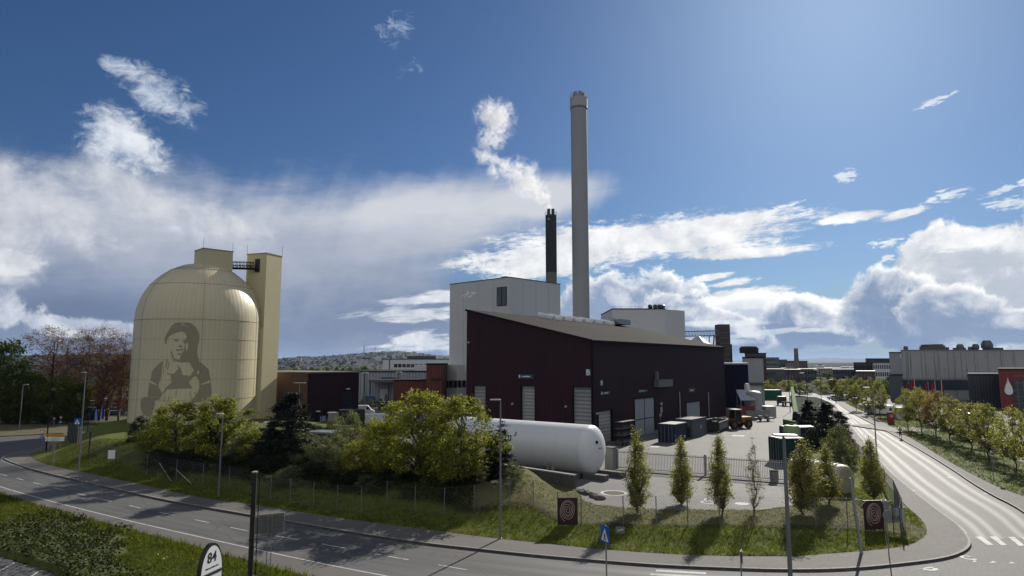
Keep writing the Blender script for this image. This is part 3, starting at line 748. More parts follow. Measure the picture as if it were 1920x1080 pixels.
for px, py in ((1239, 766), (1239, 771), (1237, 778), (1239, 757)):
    a0, z0 = on_long(px, py); m_ = MB(); m_.bb(a0 - .25, a0 + .25, -.2, -.01, z0 - .22, z0 + .22); m_.tube([(a0, -.1, z0 - .8), (a0, -.1, z0 - .2)], .03, 6); m_.build('meter_box', pale_steel, hall, bevel=.02)
def wall_sign(face, x0, y0, x1, y1, chars, m=teal_m):
    fn = on_long if face == 'long' else on_gable
    a0, z0 = fn(x0, y1); a1, z1 = fn(x1, y0); lo, hi = min(a0, a1), max(a0, a1)
    m_ = MB()
    if face == 'long': m_.bb(lo, hi, -.09, -.03, z0, z1)
    else: m_.bb(-.09, -.03, lo, hi, z0, z1)
    sg = m_.build('wall_sign', m, hall, bevel=.015)
    rot = (R(90), 0, 0) if face == 'long' else (R(90), 0, R(-90))
    h = z1 - z0
    for body, f, size in chars:
        t = lo + (hi - lo) * f if face == 'long' else hi - (hi - lo) * f
        loc = (t, -.095, (z0 + z1) / 2) if face == 'long' else (-.095, t, (z0 + z1) / 2)
        if body == '|':                       # illegible small print: a run of short strokes
            q = MB(); rnd = random.Random(int(f * 100)); L = size; x = -L / 2; tops = []
            while x < L / 2: tops.append((x, loc[2] + h * rnd.choice((.06, .14, .2)))); x += rnd.uniform(.1, .2)
            for (xa, ha), (xb, _) in zip(tops, tops[1:]):
                if face == 'long': q.bb(t + xa, t + xb, -.097, -.092, loc[2] - h * .12, ha)
                else: q.bb(-.097, -.092, t - xb, t - xa, loc[2] - h * .12, ha)
            q.build('small_print', white_l, sg)
        else: lettering('letter', body, size, white_l, sg, loc, rot, .02)
    return sg
wall_sign('gable', 1098, 692, 1108.5, 705, (('B', .5, 1.15),))
wall_sign('gable', 972, 702.5, 1000, 709.5, (('B', .10, .55), ('|', .55, 1.6)))
wall_sign('long', 1124, 712, 1130, 724, (('B', .5, .8),))
wall_sign('long', 1125.5, 733.5, 1143, 740.5, (('B', .12, .5), ('|', .58, 1.3)))
wall_sign('long', 1197, 730, 1213, 736, (('B', .12, .5), ('|', .5, 1.2)))
wall_sign('long', 1291, 727.5, 1302, 735.5, (('|', .5, 1.6),), mat('brown_sign', (.10, .045, .03), .5, .1, 2))
for px, py in ((880, 642), (962, 757), (1062, 762), (1118, 775)):
    a0, z0 = (on_gable if px < 1113 else on_long)(px, py); m_ = MB()
    if px < 1113: m_.bb(-.3, -.01, a0 - .12, a0 + .12, z0 - .15, z0 + .15)
    else: m_.bb(a0 - .12, a0 + .12, -.3, -.01, z0 - .15, z0 + .15)
    m_.build('wall_lamp', pale_steel, hall)

# ---- white boiler house
B0 = A(955, 520, 150.0); Bd = Vector((.68, .733)); Be = Vector((-.733, .68)); Brz = math.atan2(Bd.y, Bd.x)
bh = thing('boiler_house', 'tall white clad boiler house block behind the maroon hall and below the black chimney', 'boiler house', (B0.x, B0.y, YZ), Brz)
BH = B0.z - YZ
BL = wallhit(1051, 600, B0, Bd)[0]; BW = wallhit(843, 600, B0, Be)[0]
w = MB(); w.bb(0, BL, 0, BW, 0, BH); w.build('wall', white_panel, bh)
w = MB()
for k in range(1, 4): w.bb(BL * k / 4 - .03, BL * k / 4 + .03, -.025, 0, 0, BH - .3)
for k in range(1, 4): w.bb(-.025, 0, BW * k / 4 - .03, BW * k / 4 + .03, 0, BH - .3)
w.build('panel_joints', mat('joint_grey', (.30, .305, .31), .7, .1, 1), bh)
w = MB(); w.bb(-.1, BL + .1, -.1, BW + .1, BH, BH + .18); w.bb(2, 3.2, 3.0, 4.6, BH + .18, BH + .75); w.bb(BL * .5, BL * .5 + 6, 2.2, 3.4, BH + .18, BH + .6); w.build('roof', mat('dark_parapet', (.10, .10, .105), .6, .1, 1), bh)
a0, z0 = wallhit(950.5, 573, B0, Be); a1, z1 = wallhit(931.5, 539, B0, Be); z0 -= YZ; z1 -= YZ
w = MB(); w.bb(-.06, .0, a0, a1, z0, z1); wn_ = w.build('window', black_m, bh)
for k in range(2): MB().bb(-.09, -.062, a0 + .15 + k * (a1 - a0) / 2, a0 - .12 + (k + 1) * (a1 - a0) / 2, z0 + .15, z1 - .15).build('pane', glass, wn_)
# steam shaped emblem on the wall
a0, z0 = wallhit(880, 552, B0, Be); z0 -= YZ; w = MB(); rnd = random.Random(4)
for k in range(26):
    t = rnd.uniform(-1, 1); u = rnd.uniform(-1, 1) * (1 - abs(t)) ** .7
    ca, cz_ = a0 - t * 2.9, z0 + u * .75 + .25 * t; rr = rnd.uniform(.18, .5) * (1.1 - abs(t))
    n = 9; vs = [(-.03 - k * .0006, ca + rr * 1.7 * math.cos(2 * math.pi * i / n), cz_ + rr * rnd.uniform(.6, 1.1) * math.sin(2 * math.pi * i / n)) for i in range(n)]
    w.add(vs, [tuple(range(n))])
w.build('cloud_emblem', mat('emblem_white', (.80, .80, .79), .6, .05, 2), bh)
# low wing at its left
w = MB(); hz_ = A(850, 684, 150).z - YZ; xw = wallhit(828, 700, B0, Be)[0]
w.bb(-2.2, 6, BW - 5.5, xw + 1.6, 0, hz_); w.build('low_wing', white_panel, bh)
for k in range(5):
    px = 834 + k * 8.2; a0, z0 = wallhit(px + 7.2, 727, B0 - Vector((Bd.x, Bd.y, 0)) * 2.2, Be); a1, z1 = wallhit(px, 713, B0 - Vector((Bd.x, Bd.y, 0)) * 2.2, Be)
    f_ = MB().bb(-2.26, -2.205, a0, a1, z0 - YZ, z1 - YZ).build('window', galv, bh); MB().bb(-2.29, -2.262, a0 + .1, a1 - .1, z0 - YZ + .1, z1 - YZ - .1).build('pane', glass, f_)

# ---- chimneys
def chimney_white():
    Y = 172.0; b_ = A(1093, 590, Y); tp = A(1087.5, 178, Y); r = 16.0 * Y / 1208
    t = thing('tall_chimney', 'tall pale grey round chimney with a collar and railed top', 'chimney', (A(1090, 600, Y).x, Y, YZ))
    H = tp.z - YZ; zc = A(1087.5, 205, Y).z - YZ
    MB().lathe([(r * 1.02, 0), (r * 1.0, H * .5), (r * .985, zc)], 48).build('shaft', mat('chimney_concrete', (.30, .305, .315), .75, .06, .2, streak=.2), t, smooth=True)
    c = MB().lathe([(r * .985, zc), (r * 1.06, zc + .05), (r * 1.06, H - 1.2), (r * .9, H - 1.2), (r * .9, H - .9), (0, H - .9)], 48).build('collar', mat('chimney_collar', (.36, .365, .37), .7, .06, .3), t, smooth=True)
    MB().lathe([(r * 1.07, zc), (r * 1.085, zc + .05), (r * 1.085, zc + .32), (r * 1.07, zc + .37)], 48).build('band', mat('band_grey', (.16, .16, .16), .6), t, smooth=True)
    for k in range(5):
        a = k * 2 * math.pi / 5; f = MB(); f.lathe([(.52, H - 1.0), (.52, H + .55), (.42, H + .55), (.42, H - .2)], 14, (r * .52 * math.cos(a), r * .52 * math.sin(a), 0)); f.build('flue', mat('flue_steel', (.20, .19, .18), .4, .2, 2, metal=.6), t, smooth=True)
    g_ = MB()
    for k in range(24):
        a = k * 2 * math.pi / 24; g_.tube([(r * 1.08 * math.cos(a), r * 1.08 * math.sin(a), H - 1.25), (r * 1.08 * math.cos(a), r * 1.08 * math.sin(a), H)], .03, 4)
    for zz in (H - .6, H): g_.tube([(r * 1.08 * math.cos(2 * math.pi * k / 36), r * 1.08 * math.sin(2 * math.pi * k / 36), zz) for k in range(37)], .03, 4)
    g_.build('railing', galv, t)
chimney_white()
def chimney_black():
    Y = 170.0; tp = A(1033, 404, Y); r = 10.6 * Y / 1208
    t = thing('short_chimney', 'short black round chimney with two steaming flues on top', 'chimney', (A(1034, 540, Y).x, Y, YZ))
    H = tp.z - YZ; zl = A(1034, 511, Y).z - YZ
    MB().lathe([(r, 0), (r, zl)], 32).build('base_section', mat('weathered_steel', (.13, .12, .115), .6, .2, .8), t, smooth=True)
    MB().lathe([(r * 1.01, zl), (r * 1.01, H), (r * .8, H), (0, H)], 32).build('shaft', mat('black_cladding', (.014, .015, .022), .45, .15, .6), t, smooth=True)
    for dx in (-.62, .55):
        f = MB(); f.lathe([(.42, H - .2), (.42, H + 1.75), (.36, H + 1.75), (.36, H + 1.2)], 14, (dx, -.2, 0)); f.build('flue', mat('dark_flue', (.05, .04, .038), .5, .2, 2), t, smooth=True)
    g_ = MB()
    for k in range(16):
        a = k * math.pi / 8; g_.tube([(r * 1.04 * math.cos(a), r * 1.04 * math.sin(a), H), (r * 1.04 * math.cos(a), r * 1.04 * math.sin(a), H + .9)], .025, 4)
    g_.tube([(r * 1.04 * math.cos(2 * math.pi * k / 32), r * 1.04 * math.sin(2 * math.pi * k / 32), H + .9) for k in range(33)], .025, 4); g_.build('railing', black_m, t)
    MB().bb(-.9, -.5, -r - .12, -r + .2, H - 1.5, H - 1.1).build('lamp', pale_steel, t)
    return Vector((t.location.x - .62, Y - .2, YZ + H + 1.75))
FLUE = chimney_black()

# ---- storage dome with its mural, lift tower and bridge
cream = mat('cream_cladding', (.57, .50, .33), .40, .08, .12, streak=.45, spec=.55, ribs=(3, .75, .008, .13))
cream_flat = mat('cream_wall', (.52, .46, .285), .7, .07, .2, streak=.3)
bet = R(-25.98); rng = 115.0 / math.cos(bet); DR = rng * math.sin(R(4.62)); DC = Vector((rng * math.sin(bet), 115.0, .75))
dome = thing('storage_dome', 'huge cream storage silo with a domed top and a grey mural of a girl', 'silo', DC)
ZS = A(370, 598, 115 - DR * .95).z - DC.z; ZT = A(398, 496, 115).z - DC.z + .1
NS = 96
prof = [(DR * 1.0, 0), (DR, ZS)]
MB().lathe(prof, NS).build('drum', cream, dome, smooth=True)
prof = [(DR * math.cos(t) , ZS + (ZT - ZS) * math.sin(t)) for t in [math.pi / 2 * k / 24 for k in range(25)]]
MB().lathe(prof, NS).build('dome', cream, dome, smooth=True)
s_m = MB()
def ringseam(mb, r, z, w=.05, n=96): mb.lathe([(r - .04, z - w), (r + .035, z - w), (r + .035, z + w), (r - .04, z + w)], n)
for zz in (ZS, ZS - 3.3, ZS - 6.6, ZS - 9.9, ZS - 13.2): ringseam(s_m, DR, zz, .045 if zz == ZS else .018)
for t in (.62, 1.02): ringseam(s_m, DR * math.cos(t), ZS + (ZT - ZS) * math.sin(t), .04)
s_m.build('ring_seams', mat('cream_seam', (.33, .285, .175), .7), dome)
s_m = MB()
for k in range(6):
    a = bet * 0 + R(-90 - 26) + R(-74) + k * R(60) + R(8) ; ca, sa = math.cos(a), math.sin(a)
    pts = [((DR + .03) * ca, (DR + .03) * sa, z) for z in (0, ZS)] + [((DR + .03) * math.cos(t) * ca, (DR + .03) * math.cos(t) * sa, ZS + (ZT - ZS + .03) * math.sin(t)) for t in [1.3 * q / 12 for q in range(1, 13)]]
    s_m.tube(pts, .022, 5)
s_m.build('meridian_seams', mat('cream_seam', (.20, .165, .10)), dome)
s_m = MB()
for k in range(20):
    a = R(-118) + k * R(4.6); s_m.tube([((DR + .03) * math.cos(t) * math.cos(a), (DR + .03) * math.cos(t) * math.sin(a), ZS + (ZT - ZS + .03) * math.sin(t)) for t in (.98, 1.06, 1.14)], .05, 5)
s_m.build('snow_guards', pale_steel, dome)
def mural():
    Z = lambda pts: np.array([(220 + x / 5.4, 590 + y / 5.4) for x, y in pts])
    D = [[(482, 290), (480, 240), (500, 190), (530, 150), (548, 112), (590, 85), (650, 72), (705, 75), (750, 88), (795, 125), (822, 175), (833, 225), (825, 280), (812, 330), (808, 400), (820, 445), (832, 480), (780, 510), (720, 482), (640, 484), (590, 470), (568, 430), (600, 455), (635, 458), (635, 430), (650, 400), (670, 370), (678, 335), (684, 300), (668, 272), (690, 250), (706, 225), (690, 190), (650, 168), (590, 185), (545, 205), (520, 225), (505, 255), (495, 300)],
         [(470, 462), (420, 500), (370, 545), (350, 580), (340, 640), (325, 690), (315, 760), (308, 830), (440, 836), (458, 805), (413, 722), (425, 680), (445, 640), (450, 600), (450, 560), (462, 500)],
         [(540, 600), (565, 612), (600, 582), (622, 545), (600, 505), (640, 540), (660, 610), (740, 620), (775, 560), (735, 495), (760, 470), (822, 472), (870, 505), (925, 555), (935, 610), (945, 680), (955, 780), (945, 830), (880, 880), (760, 892), (748, 862), (790, 822), (836, 742), (832, 680), (812, 640), (790, 622), (760, 640), (722, 680), (740, 712), (766, 746), (620, 750), (500, 756), (470, 800), (455, 800), (500, 730), (550, 690), (545, 650)],
         [(245, 850), (270, 832), (425, 838), (440, 852), (385, 872), (360, 980), (330, 1040), (260, 1010), (238, 950), (236, 890)],
         [(578, 250), (620, 258), (616, 272), (580, 268)], [(662, 262), (705, 250), (705, 268), (670, 282)], [(575, 243), (625, 245), (625, 251), (575, 249)], [(640, 300), (662, 332), (622, 330)], [(592, 352), (668, 344), (664, 360), (640, 362), (600, 366)], [(600, 395), (650, 385), (635, 410)],
         [(536, 360), (550, 372), (560, 400), (582, 478), (572, 480), (548, 402)], [(500, 448), (510, 452), (497, 540), (487, 540)], [(520, 480), (528, 480), (512, 560), (503, 560)], [(470, 520), (476, 520), (470, 600), (464, 600)], [(500, 590), (545, 600), (545, 612), (505, 602)], [(620, 545), (625, 550), (590, 600), (560, 612), (545, 604), (580, 592)],
         [(596, 745), (601, 745), (598, 830), (591, 830)], [(480, 820), (486, 820), (470, 880), (464, 880)], [(520, 820), (526, 820), (512, 890), (506, 890)], [(548, 830), (554, 830), (545, 890), (538, 890)], [(735, 790), (742, 790), (755, 850), (748, 850)], [(775, 782), (782, 782), (800, 815), (793, 818)]]
    Lg = [[(330, 662), (405, 706), (402, 716), (332, 692)], [(845, 704), (936, 662), (938, 690), (847, 712)], [(690, 292), (715, 285), (718, 322), (702, 378), (692, 340)], [(645, 100), (660, 82), (690, 102), (685, 106)], [(545, 128), (640, 110), (730, 116), (730, 120), (640, 114), (545, 132)], [(815, 560), (832, 575), (822, 610), (808, 600)]]
    D = [Z(q) for q in D]; Lg = [Z(q) for q in Lg]
    na, nz = 520, 460; a0, a1 = R(-170), R(-35); z1 = ZS - .6; z0 = .6
    aa = np.linspace(a0, a1, na + 1); zz = np.linspace(z0, z1, nz + 1)
    am, zm = np.meshgrid((aa[:-1] + aa[1:]) / 2, (zz[:-1] + zz[1:]) / 2)
    x = DC.x + DR * np.cos(am); y = DC.y + DR * np.sin(am); z = DC.z + zm - CAM_H
    cp, sp = math.cos(PITCH), math.sin(PITCH); dep = y * cp + z * sp; up = z * cp - y * sp
    px = 960 + FPX * x / dep; py = 540 - FPX * up / dep
    on = np.zeros(px.shape, bool)
    for q in D: on |= inside(px, py, q)
    for q in Lg: on &= ~inside(px, py, q)
    vs, fs = [], []; r = DR + .02
    for j in range(nz):
        row = on[j]; i = 0
        while i < na:
            if not row[i]: i += 1; continue
            k = i
            while k < na and row[k] and k - i < 8: k += 1
            o = len(vs)
            for a, q in ((aa[i], zz[j]), (aa[k], zz[j]), (aa[k], zz[j + 1]), (aa[i], zz[j + 1])): vs.append((r * math.cos(a), r * math.sin(a), q))
            fs.append((o, o + 1, o + 2, o + 3)); i = k
    link('mural', np_mesh('mural', vs, fs, mat('mural_grey', (.29, .25, .175), .7, .06, .5)), dome)
mural()
# head house on top, lift tower, bridge
def px_x(px, Y): return (px - 960) / 1208.0 * Y
hb = Vector((px_x(383, 111.0), 111.0)); th = R(25.5 + 22)
0 and MB().prism([(0, 0), (5.3 * math.cos(th - .0), 5.3 * math.sin(th)), (5.3 * math.cos(th) - 4.6 * math.sin(th), 5.3 * math.sin(th) + 4.6 * math.cos(th)), (-4.6 * math.sin(th), 4.6 * math.cos(th))], A(383, 510, 111).z - DC.z, A(383, 465.5, 111).z - DC.z)
def rot_box(name, px, Y, s1, s2, th, z0, z1, m, parent):
    c = Vector((A(px, 474, Y).x - DC.x, Y - DC.y)); d1 = Vector((math.cos(th), math.sin(th))); d2 = Vector((-math.sin(th), math.cos(th)))
    poly = [c, c + d1 * s1, c + d1 * s1 + d2 * s2, c + d2 * s2]
    return MB().prism([tuple(p) for p in poly], z0 - DC.z, z1 - DC.z).build(name, m, parent), poly
zt = A(383, 466, 111.5).z
hh, hp = rot_box('head_house', 381, 111.5, 5.2, 4.2, R(25.5 + 20), A(383, 512, 111.5).z, zt, cream_flat, dome)
rot_box('cap', 380.6, 111.4, 5.35, 4.35, R(45.5), zt, zt + .16, mat('cream_trim', (.30, .255, .16), .7), hh)
ty = 116.5; tz = A(500, 475, ty).z
tower, tp_ = rot_box('lift_tower', 500.5, ty, 4.2, 4.5, R(25.5 + 45), .75, tz, cream_flat, dome)
rot_box('cap', 500.5, ty - .1, 4.4, 4.7, R(70.5), tz, tz + .15, mat('cream_trim', (.30, .255, .16)), tower)
c = Vector(tp_[0].lerp(tp_[3], .45)); nrm = Vector((-math.cos(R(70.5)), -math.sin(R(70.5))))
dz_ = A(480, 497, ty).z - DC.z
MB().box((c.x + nrm.x * .03, c.y + nrm.y * .03, dz_), (.08, 1.1, 2.5), R(70.5)).build('door', black_m, tower)
br = MB(); pa = Vector((hp[1].x, hp[1].y)).lerp(Vector((hp[2].x, hp[2].y)), .3); pb = Vector((c.x + nrm.x * .05, c.y + nrm.y * .05)); z_a, z_b = A(438, 499, 113.5).z - DC.z, A(482, 503, ty).z - DC.z
dd = (pb - pa).normalized(); sd = Vector((-dd.y, dd.x))
for sgn in (-.55, .55):
    for zz in (0, .55, 1.15): br.tube([(pa.x + sd.x * sgn, pa.y + sd.y * sgn, z_a + zz), (pb.x + sd.x * sgn, pb.y + sd.y * sgn, z_b + zz)], .06 if zz else .14, 5)
    for k in range(9):
        q = pa.lerp(pb, k / 8); zq = z_a + (z_b - z_a) * k / 8; br.tube([(q.x + sd.x * sgn, q.y + sd.y * sgn, zq), (q.x + sd.x * sgn, q.y + sd.y * sgn, zq + 1.15)], .045, 4)
        if k < 8:
            q2 = pa.lerp(pb, (k + 1) / 8); br.tube([(q.x + sd.x * sgn, q.y + sd.y * sgn, zq), (q2.x + sd.x * sgn, q2.y + sd.y * sgn, zq + .55)], .035, 4)
br.add([(pa.x + sd.x * .55, pa.y + sd.y * .55, z_a), (pa.x - sd.x * .55, pa.y - sd.y * .55, z_a), (pb.x - sd.x * .55, pb.y - sd.y * .55, z_b), (pb.x + sd.x * .55, pb.y + sd.y * .55, z_b)], [(0, 1, 2, 3)])
br.tube([(pa.x, pa.y, z_a - 1.6), (pa.x, pa.y, z_a)], .09, 5); br.build('bridge', dark_trim, dome)
def rod(parent, x, y, z0, z1, name='lightning_rod'): MB().tube([(x, y, z0), (x, y, z1)], .035, 5).build(name, galv, parent)
for q in (hp[0], hp[1]): rod(dome, q.x * .98, q.y * .98, zt - DC.z, zt - DC.z + 1.9)
for q in (tp_[3], tp_[1]): rod(dome, q.x, q.y, tz - DC.z, tz - DC.z + 1.9)
# conveyor slot joining tower and drum
mq = MB(); q0 = Vector((tp_[3].x, tp_[3].y)); mq.prism([tuple(q0), tuple(Vector((tp_[0].x, tp_[0].y))), tuple(Vector((tp_[0].x, tp_[0].y)) * .8), tuple(q0 * .8)], 0, ZS - 1.0); mq.build('shaft_link', cream_flat, dome)

# ---- brown works building left of the hall
BB = G(574, 799, YZ); bt = A(574, 700.2, BB.y).z - YZ; bl = wallhit(673, 720, BB, E1)[0]
bb_ = thing('brown_workshop', 'low brown and dark purple flat roofed workshop beside the cream silo', 'workshop', BB, RZ)
MB().add([(0, 0, 0), (0, 26, 0), (0, 26, bt), (0, 0, bt)], [(0, 3, 2, 1)][::1]).build('side_wall', mat('brown_sheet', (.115, .058, .035), .7, .12, .3, ribs=(1, .4, .03)), bb_)
MB().add([(0, 0, 0), (bl, 0, 0), (bl, 0, bt), (0, 0, bt), (bl, 26, 0), (bl, 26, bt), (0, 26, 0), (0, 26, bt)], [(0, 1, 2, 3), (1, 4, 5, 2), (4, 6, 7, 5)]).build('front_wall', maroon, bb_)
MB().bb(-.15, bl + .15, -.15, 26.1, bt, bt + .25).build('roof', mat('light_roof_edge', (.16, .14, .12), .8, .1, 1), bb_)
def on_bb(px, py): a, z = wallhit(px, py, BB, E1); return a, z - YZ
a0, z0 = on_bb(641, 752); a1, z1 = on_bb(660, 734); MB().bb(a0, a1, -.06, .0, 0, z1).build('door_opening', black_m, bb_)
a0, z0 = on_bb(579, 800); a1, z1 = on_bb(600, 778); MB().bb(a0, a1, -.05, .0, 0, z1).build('gate', dark_trim, bb_)
for px, py in ((651, 729), (595, 771)):
    a0, z0 = on_bb(px, py); MB().bb(a0 - .3, a0 + .3, -.5, 0, z0 - .1, z0 + .1).build('wall_lamp', white_l, bb_)
for px, py in ((599, 786), (607, 785), (625, 786)):
    a0, z0 = on_bb(px, py); MB().bb(a0 - .4, a0 + .4, -.04, 0, z0 - .5, z0 + .5).build('notice_board', mat('notice_blue', (.22, .28, .36), .6, .3, 3), bb_)

# ---- generic flat roofed block, seen front-on
def block(name, label, cat, px0, px1, pyt, Y, depth, m, rows=0, cols=0, wm=glass, rz=0.0, base=0.0, roof_m=None, wh=.5, ww=.7, group=None, sill=True, parapet=.35):
    x0, x1 = px_x(px0, Y), px_x(px1, Y); zt = A((px0 + px1) / 2, pyt, Y).z; L = (x1 - x0) / max(.3, math.cos(rz))
    t = thing(name, label, cat, (x0, Y, base), rz, group); H = zt - base
    sk = depth * (px0 - 960) / 1208.0 * 1.02 if px0 > 1300 else 0.0          # side walls run with the plot lines
    MB().prism([(0, 0), (L, 0), (L + sk, depth), (sk, depth)], 0, H).build('wall', m, t)
    MB().prism([(-.12, -.15), (L + .15, -.15), (L + sk + .15, depth + .15), (sk - .12, depth + .15)], H, H + parapet).build('roof', roof_m or dark_trim, t)
    if rows:
        me = None; cw = L / cols; rh = H / rows
        for r_ in range(rows):
            for c_ in range(cols):
                if me is None:
                    f_ = MB().bb(-cw * ww / 2, cw * ww / 2, -.06, -.003, -rh * wh / 2, rh * wh / 2).build('window', wm, t); me = f_.data
                else: f_ = link('window', me, t)
                f_.location = (cw * (c_ + .5), 0, rh * (r_ + .5))
    return t, L, H
brick_d = mat('dark_brick', (.075, .042, .036), .85, .2, .2)
brick_b = mat('brown_brick', (.12, .085, .062), .85, .2, .2)
grey_c = mat('grey_render', (.30, .31, .32), .8, .1, .1, streak=.3)
dgrey = mat('dark_grey_render', (.085, .09, .10), .7, .15, .1)
beige_r = mat('beige_render', (.30, .27, .22), .8, .12, .1)
green_g = mat('green_grey_facade', (.14, .175, .165), .6, .12, .1)
navy = mat('navy_sheet', (.007, .008, .018), .8, .15, .3, spec=.06)
red_s = mat('red_sheet', (.17, .026, .025), .5, .12, .2, ribs=(0, .6, .03))
red_dull = mat('dull_red_sheet', (.13, .030, .024), .6, .12, .2, ribs=(0, .6, .03))
# between silo and hall
t, L, H = block('warehouse', 'pale grey flat roofed warehouse with a loading canopy beyond the brown workshop', 'warehouse', 660, 845, 698, 190, 40, mat('pale_blue_cladding', (.28, .30, .33), .6, .08, .2, ribs=(0, .9, .03)), base=YZ)
cpx = (px_x(699, 188) - px_x(660, 190)); MB().bb(cpx, cpx + 17, -7, -.1, A(720, 716, 188).z - YZ, A(720, 710.5, 188).z - YZ).build('canopy', dgrey, t)
for k in range(4): MB().bb(cpx + .3 + k * 5.2, cpx + .6 + k * 5.2, -6.8, -6.5, 0, A(720, 716, 188).z - YZ).build('canopy_post', black_m, t)
MB().bb(L * .30, L * .45, -.08, 0, H * .64, H * .82).build('window_band', glass, t)
for k in range(4): MB().bb(cpx + 2 + k * 4, cpx + 4.6 + k * 4, -.1, -.01, 0, 3.6).build('loading_door', white_panel if k % 2 == 0 else black_m, t)
MB().bb(L * .62, L * .76, 3, 9, H + .4, H + 2.1).build('roof_plant', white_panel, t)
block('red_shed', 'low dull red shed in front of the pale warehouse', 'shed', 739, 800, 714.5, 158, 14, red_dull, base=YZ)
t, L, H = block('red_tower_block', 'narrow dull red block with a black emblem against the white boiler house', 'building', 799.5, 829, 684, 150, 12, red_dull, base=YZ)
e = MB(); e.lathe([(0, 0), (.42, 0), (.42, .05)], 14); eo = e.build('emblem', black_m, t); eo.rotation_euler = (R(90), 0, 0); eo.location = (L * .42, -.01, H * .69)
MB().bb(L * .55, L * .98, -.05, -.005, H * .655, H * .715).build('lettering_strip', black_m, t)
t, L, H = block('office_block', 'white office building with long window bands far beyond the warehouse', 'office building', 718, 846, 674, 300, 22, mat('white_render', (.58, .59, .60), .7, .05, .1), 0, 0, base=0)
for zf in (.72, .44, .16):
    for k in range(14):
        if k < 1: continue
        MB().bb(L * (.10 + k * .062), L * (.10 + k * .062 + .05), -.08, -.004, H * zf, H * (zf + .12)).build('window', glass, t)
MB().bb(L * .09, L * .105, -.12, -.004, 0, H).build('stair_strip', dgrey, t)
MB().bb(L * .33, L * .76, 4, 16, H + .4, A(790, 667, 300).z).build('penthouse', dgrey, t)
# right of the hall
def ly(px, py, Y): return A(px, py, Y)
t, L, H = block('navy_shed', 'windowless navy black shed at the far end of the maroon hall', 'shed', 1353, 1402, 683, 142, 18, navy, base=YZ, roof_m=mat('light_metal_roof', (.45, .46, .46), .4, .1, 1, metal=.3), rz=R(0))
MB().bb(-.05, L + .05, -.08, 0, 0, 1.6).build('base_wall', concrete, t)
t, L, H = block('pale_workshop', 'pale grey workshop with a large door behind the navy shed', 'workshop', 1392, 1431, 671.5, 175, 25, grey_c, base=YZ)
MB().bb(L * .25, L * .85, -.12, -.01, 0, 5.2).build('gate', white_panel, t); MB().bb(L * .05, L, -1.2, -.01, 5.5, 6.0).build('canopy', dgrey, t)
t, L, H = block('white_process_building', 'lower white clad block with roof ventilators right of the tall chimney', 'building', 1150, 1249.5, 580, 232, 30, white_panel, base=0)
t.rotation_euler = (0, 0, 0)
MB().add([(L, 0, 0), (L + 9.0, 7.0, 0), (L + 9.0, 7.0, H), (L, 0, H), (L - 10, 25, H), (L - 10, 25, 0)], [(0, 1, 2, 3), (1, 5, 4, 2), (3, 2, 4)]).build('angled_wall', white_panel, t)
for px, w_ in ((1224, .8), (1233.5, .75), (1241, .6), (1247, 1.0)):
    x = px_x(px, 234) - t.location.x; m_ = MB(); m_.lathe([(.55 * w_ / .8, H), (.55, H + .6), (.85 * w_ / .8, H + 1.0), (.85 * w_ / .8, H + 1.7), (.5, H + 2.1), (0, H + 2.1)], 14, (x, 4, 0)); m_.build('roof_ventilator', mat('vent_dark', (.05, .05, .052), .5), t, smooth=True)
m_ = MB()
for k in range(10): m_.tube([(k * 1.2, .3, H), (k * 1.2, .3, H + 1.1)], .04, 4)
m_.tube([(0, .3, H + 1.1), (10.8, .3, H + 1.1)], .04, 4); m_.build('railing', galv, t)
# grain silo group with gantry and dark tower
t = thing('silo_tower', 'dark lattice conveyor tower with a long gantry behind the maroon hall roof', 'conveyor tower', (px_x(1350, 258), 258, 0))
zt = A(1362, 608, 258).z; wdt = px_x(1371, 258) - px_x(1350, 258)
MB().bb(0, wdt, 0, 5, 0, zt).build('tower', mat('rust_brown', (.055, .038, .033), .8, .3, .4), t)
for k in range(9): MB().bb(.3, wdt - .3, -.25, -.01, zt - 1.2 - k * 2.2, zt - .95 - k * 2.2).build('landing', mat('grey_green_steel', (.09, .11, .11), .6), t)
m_ = MB(); zg = A(1300, 626, 256).z; xg = px_x(1262, 256) - px_x(1350, 258)
for dz in (0, 1.9):
    for dy in (0, 1.6): m_.tube([(xg, dy, zg - 1 + dz), (.1, dy, zg - .5 + dz)], .16, 5)
for k in range(17):
    a = xg + (-xg) * k / 16; m_.tube([(a, 0, zg - 1 + .03 * k), (a, 0, zg + .9 + .03 * k)], .09, 4)
    if k < 16: m_.tube([(a, 0, zg - 1 + .03 * k), (a - xg / 16, 0, zg + .9 + .03 * k)], .08, 4)
m_.tube([(-2.6, 1, zg - 9), (-1.6, 1, zg - .6)], .3, 6); m_.tube([(-4.0, 1, zg - 9), (-3.6, 1, zg - .6)], .2, 6); m_.build('gantry', mat('grey_green_steel', (.09, .11, .11)), t)
MB().bb(wdt + .02, wdt + .9, 1, 3, 0, zt - 8).build('ladder_shaft', dark_trim, t)
t = thing('round_silo', 'round dark silo with a bright conical roof beside the dark tower', 'silo', (px_x(1310, 246), 246, 0))
zr = A(1310, 647, 246).z; r = 4.9
MB().lathe([(r, 0), (r, zr)], 28).build('drum', dgrey, t, smooth=True); MB().lathe([(r + .3, zr), (.6, zr + 3.4), (.6, zr + 4.2), (0, zr + 4.3)], 28).build('cone_roof', mat('bright_metal_roof', (.5, .5, .5), .3, .15, .4, metal=.5), t, smooth=False)
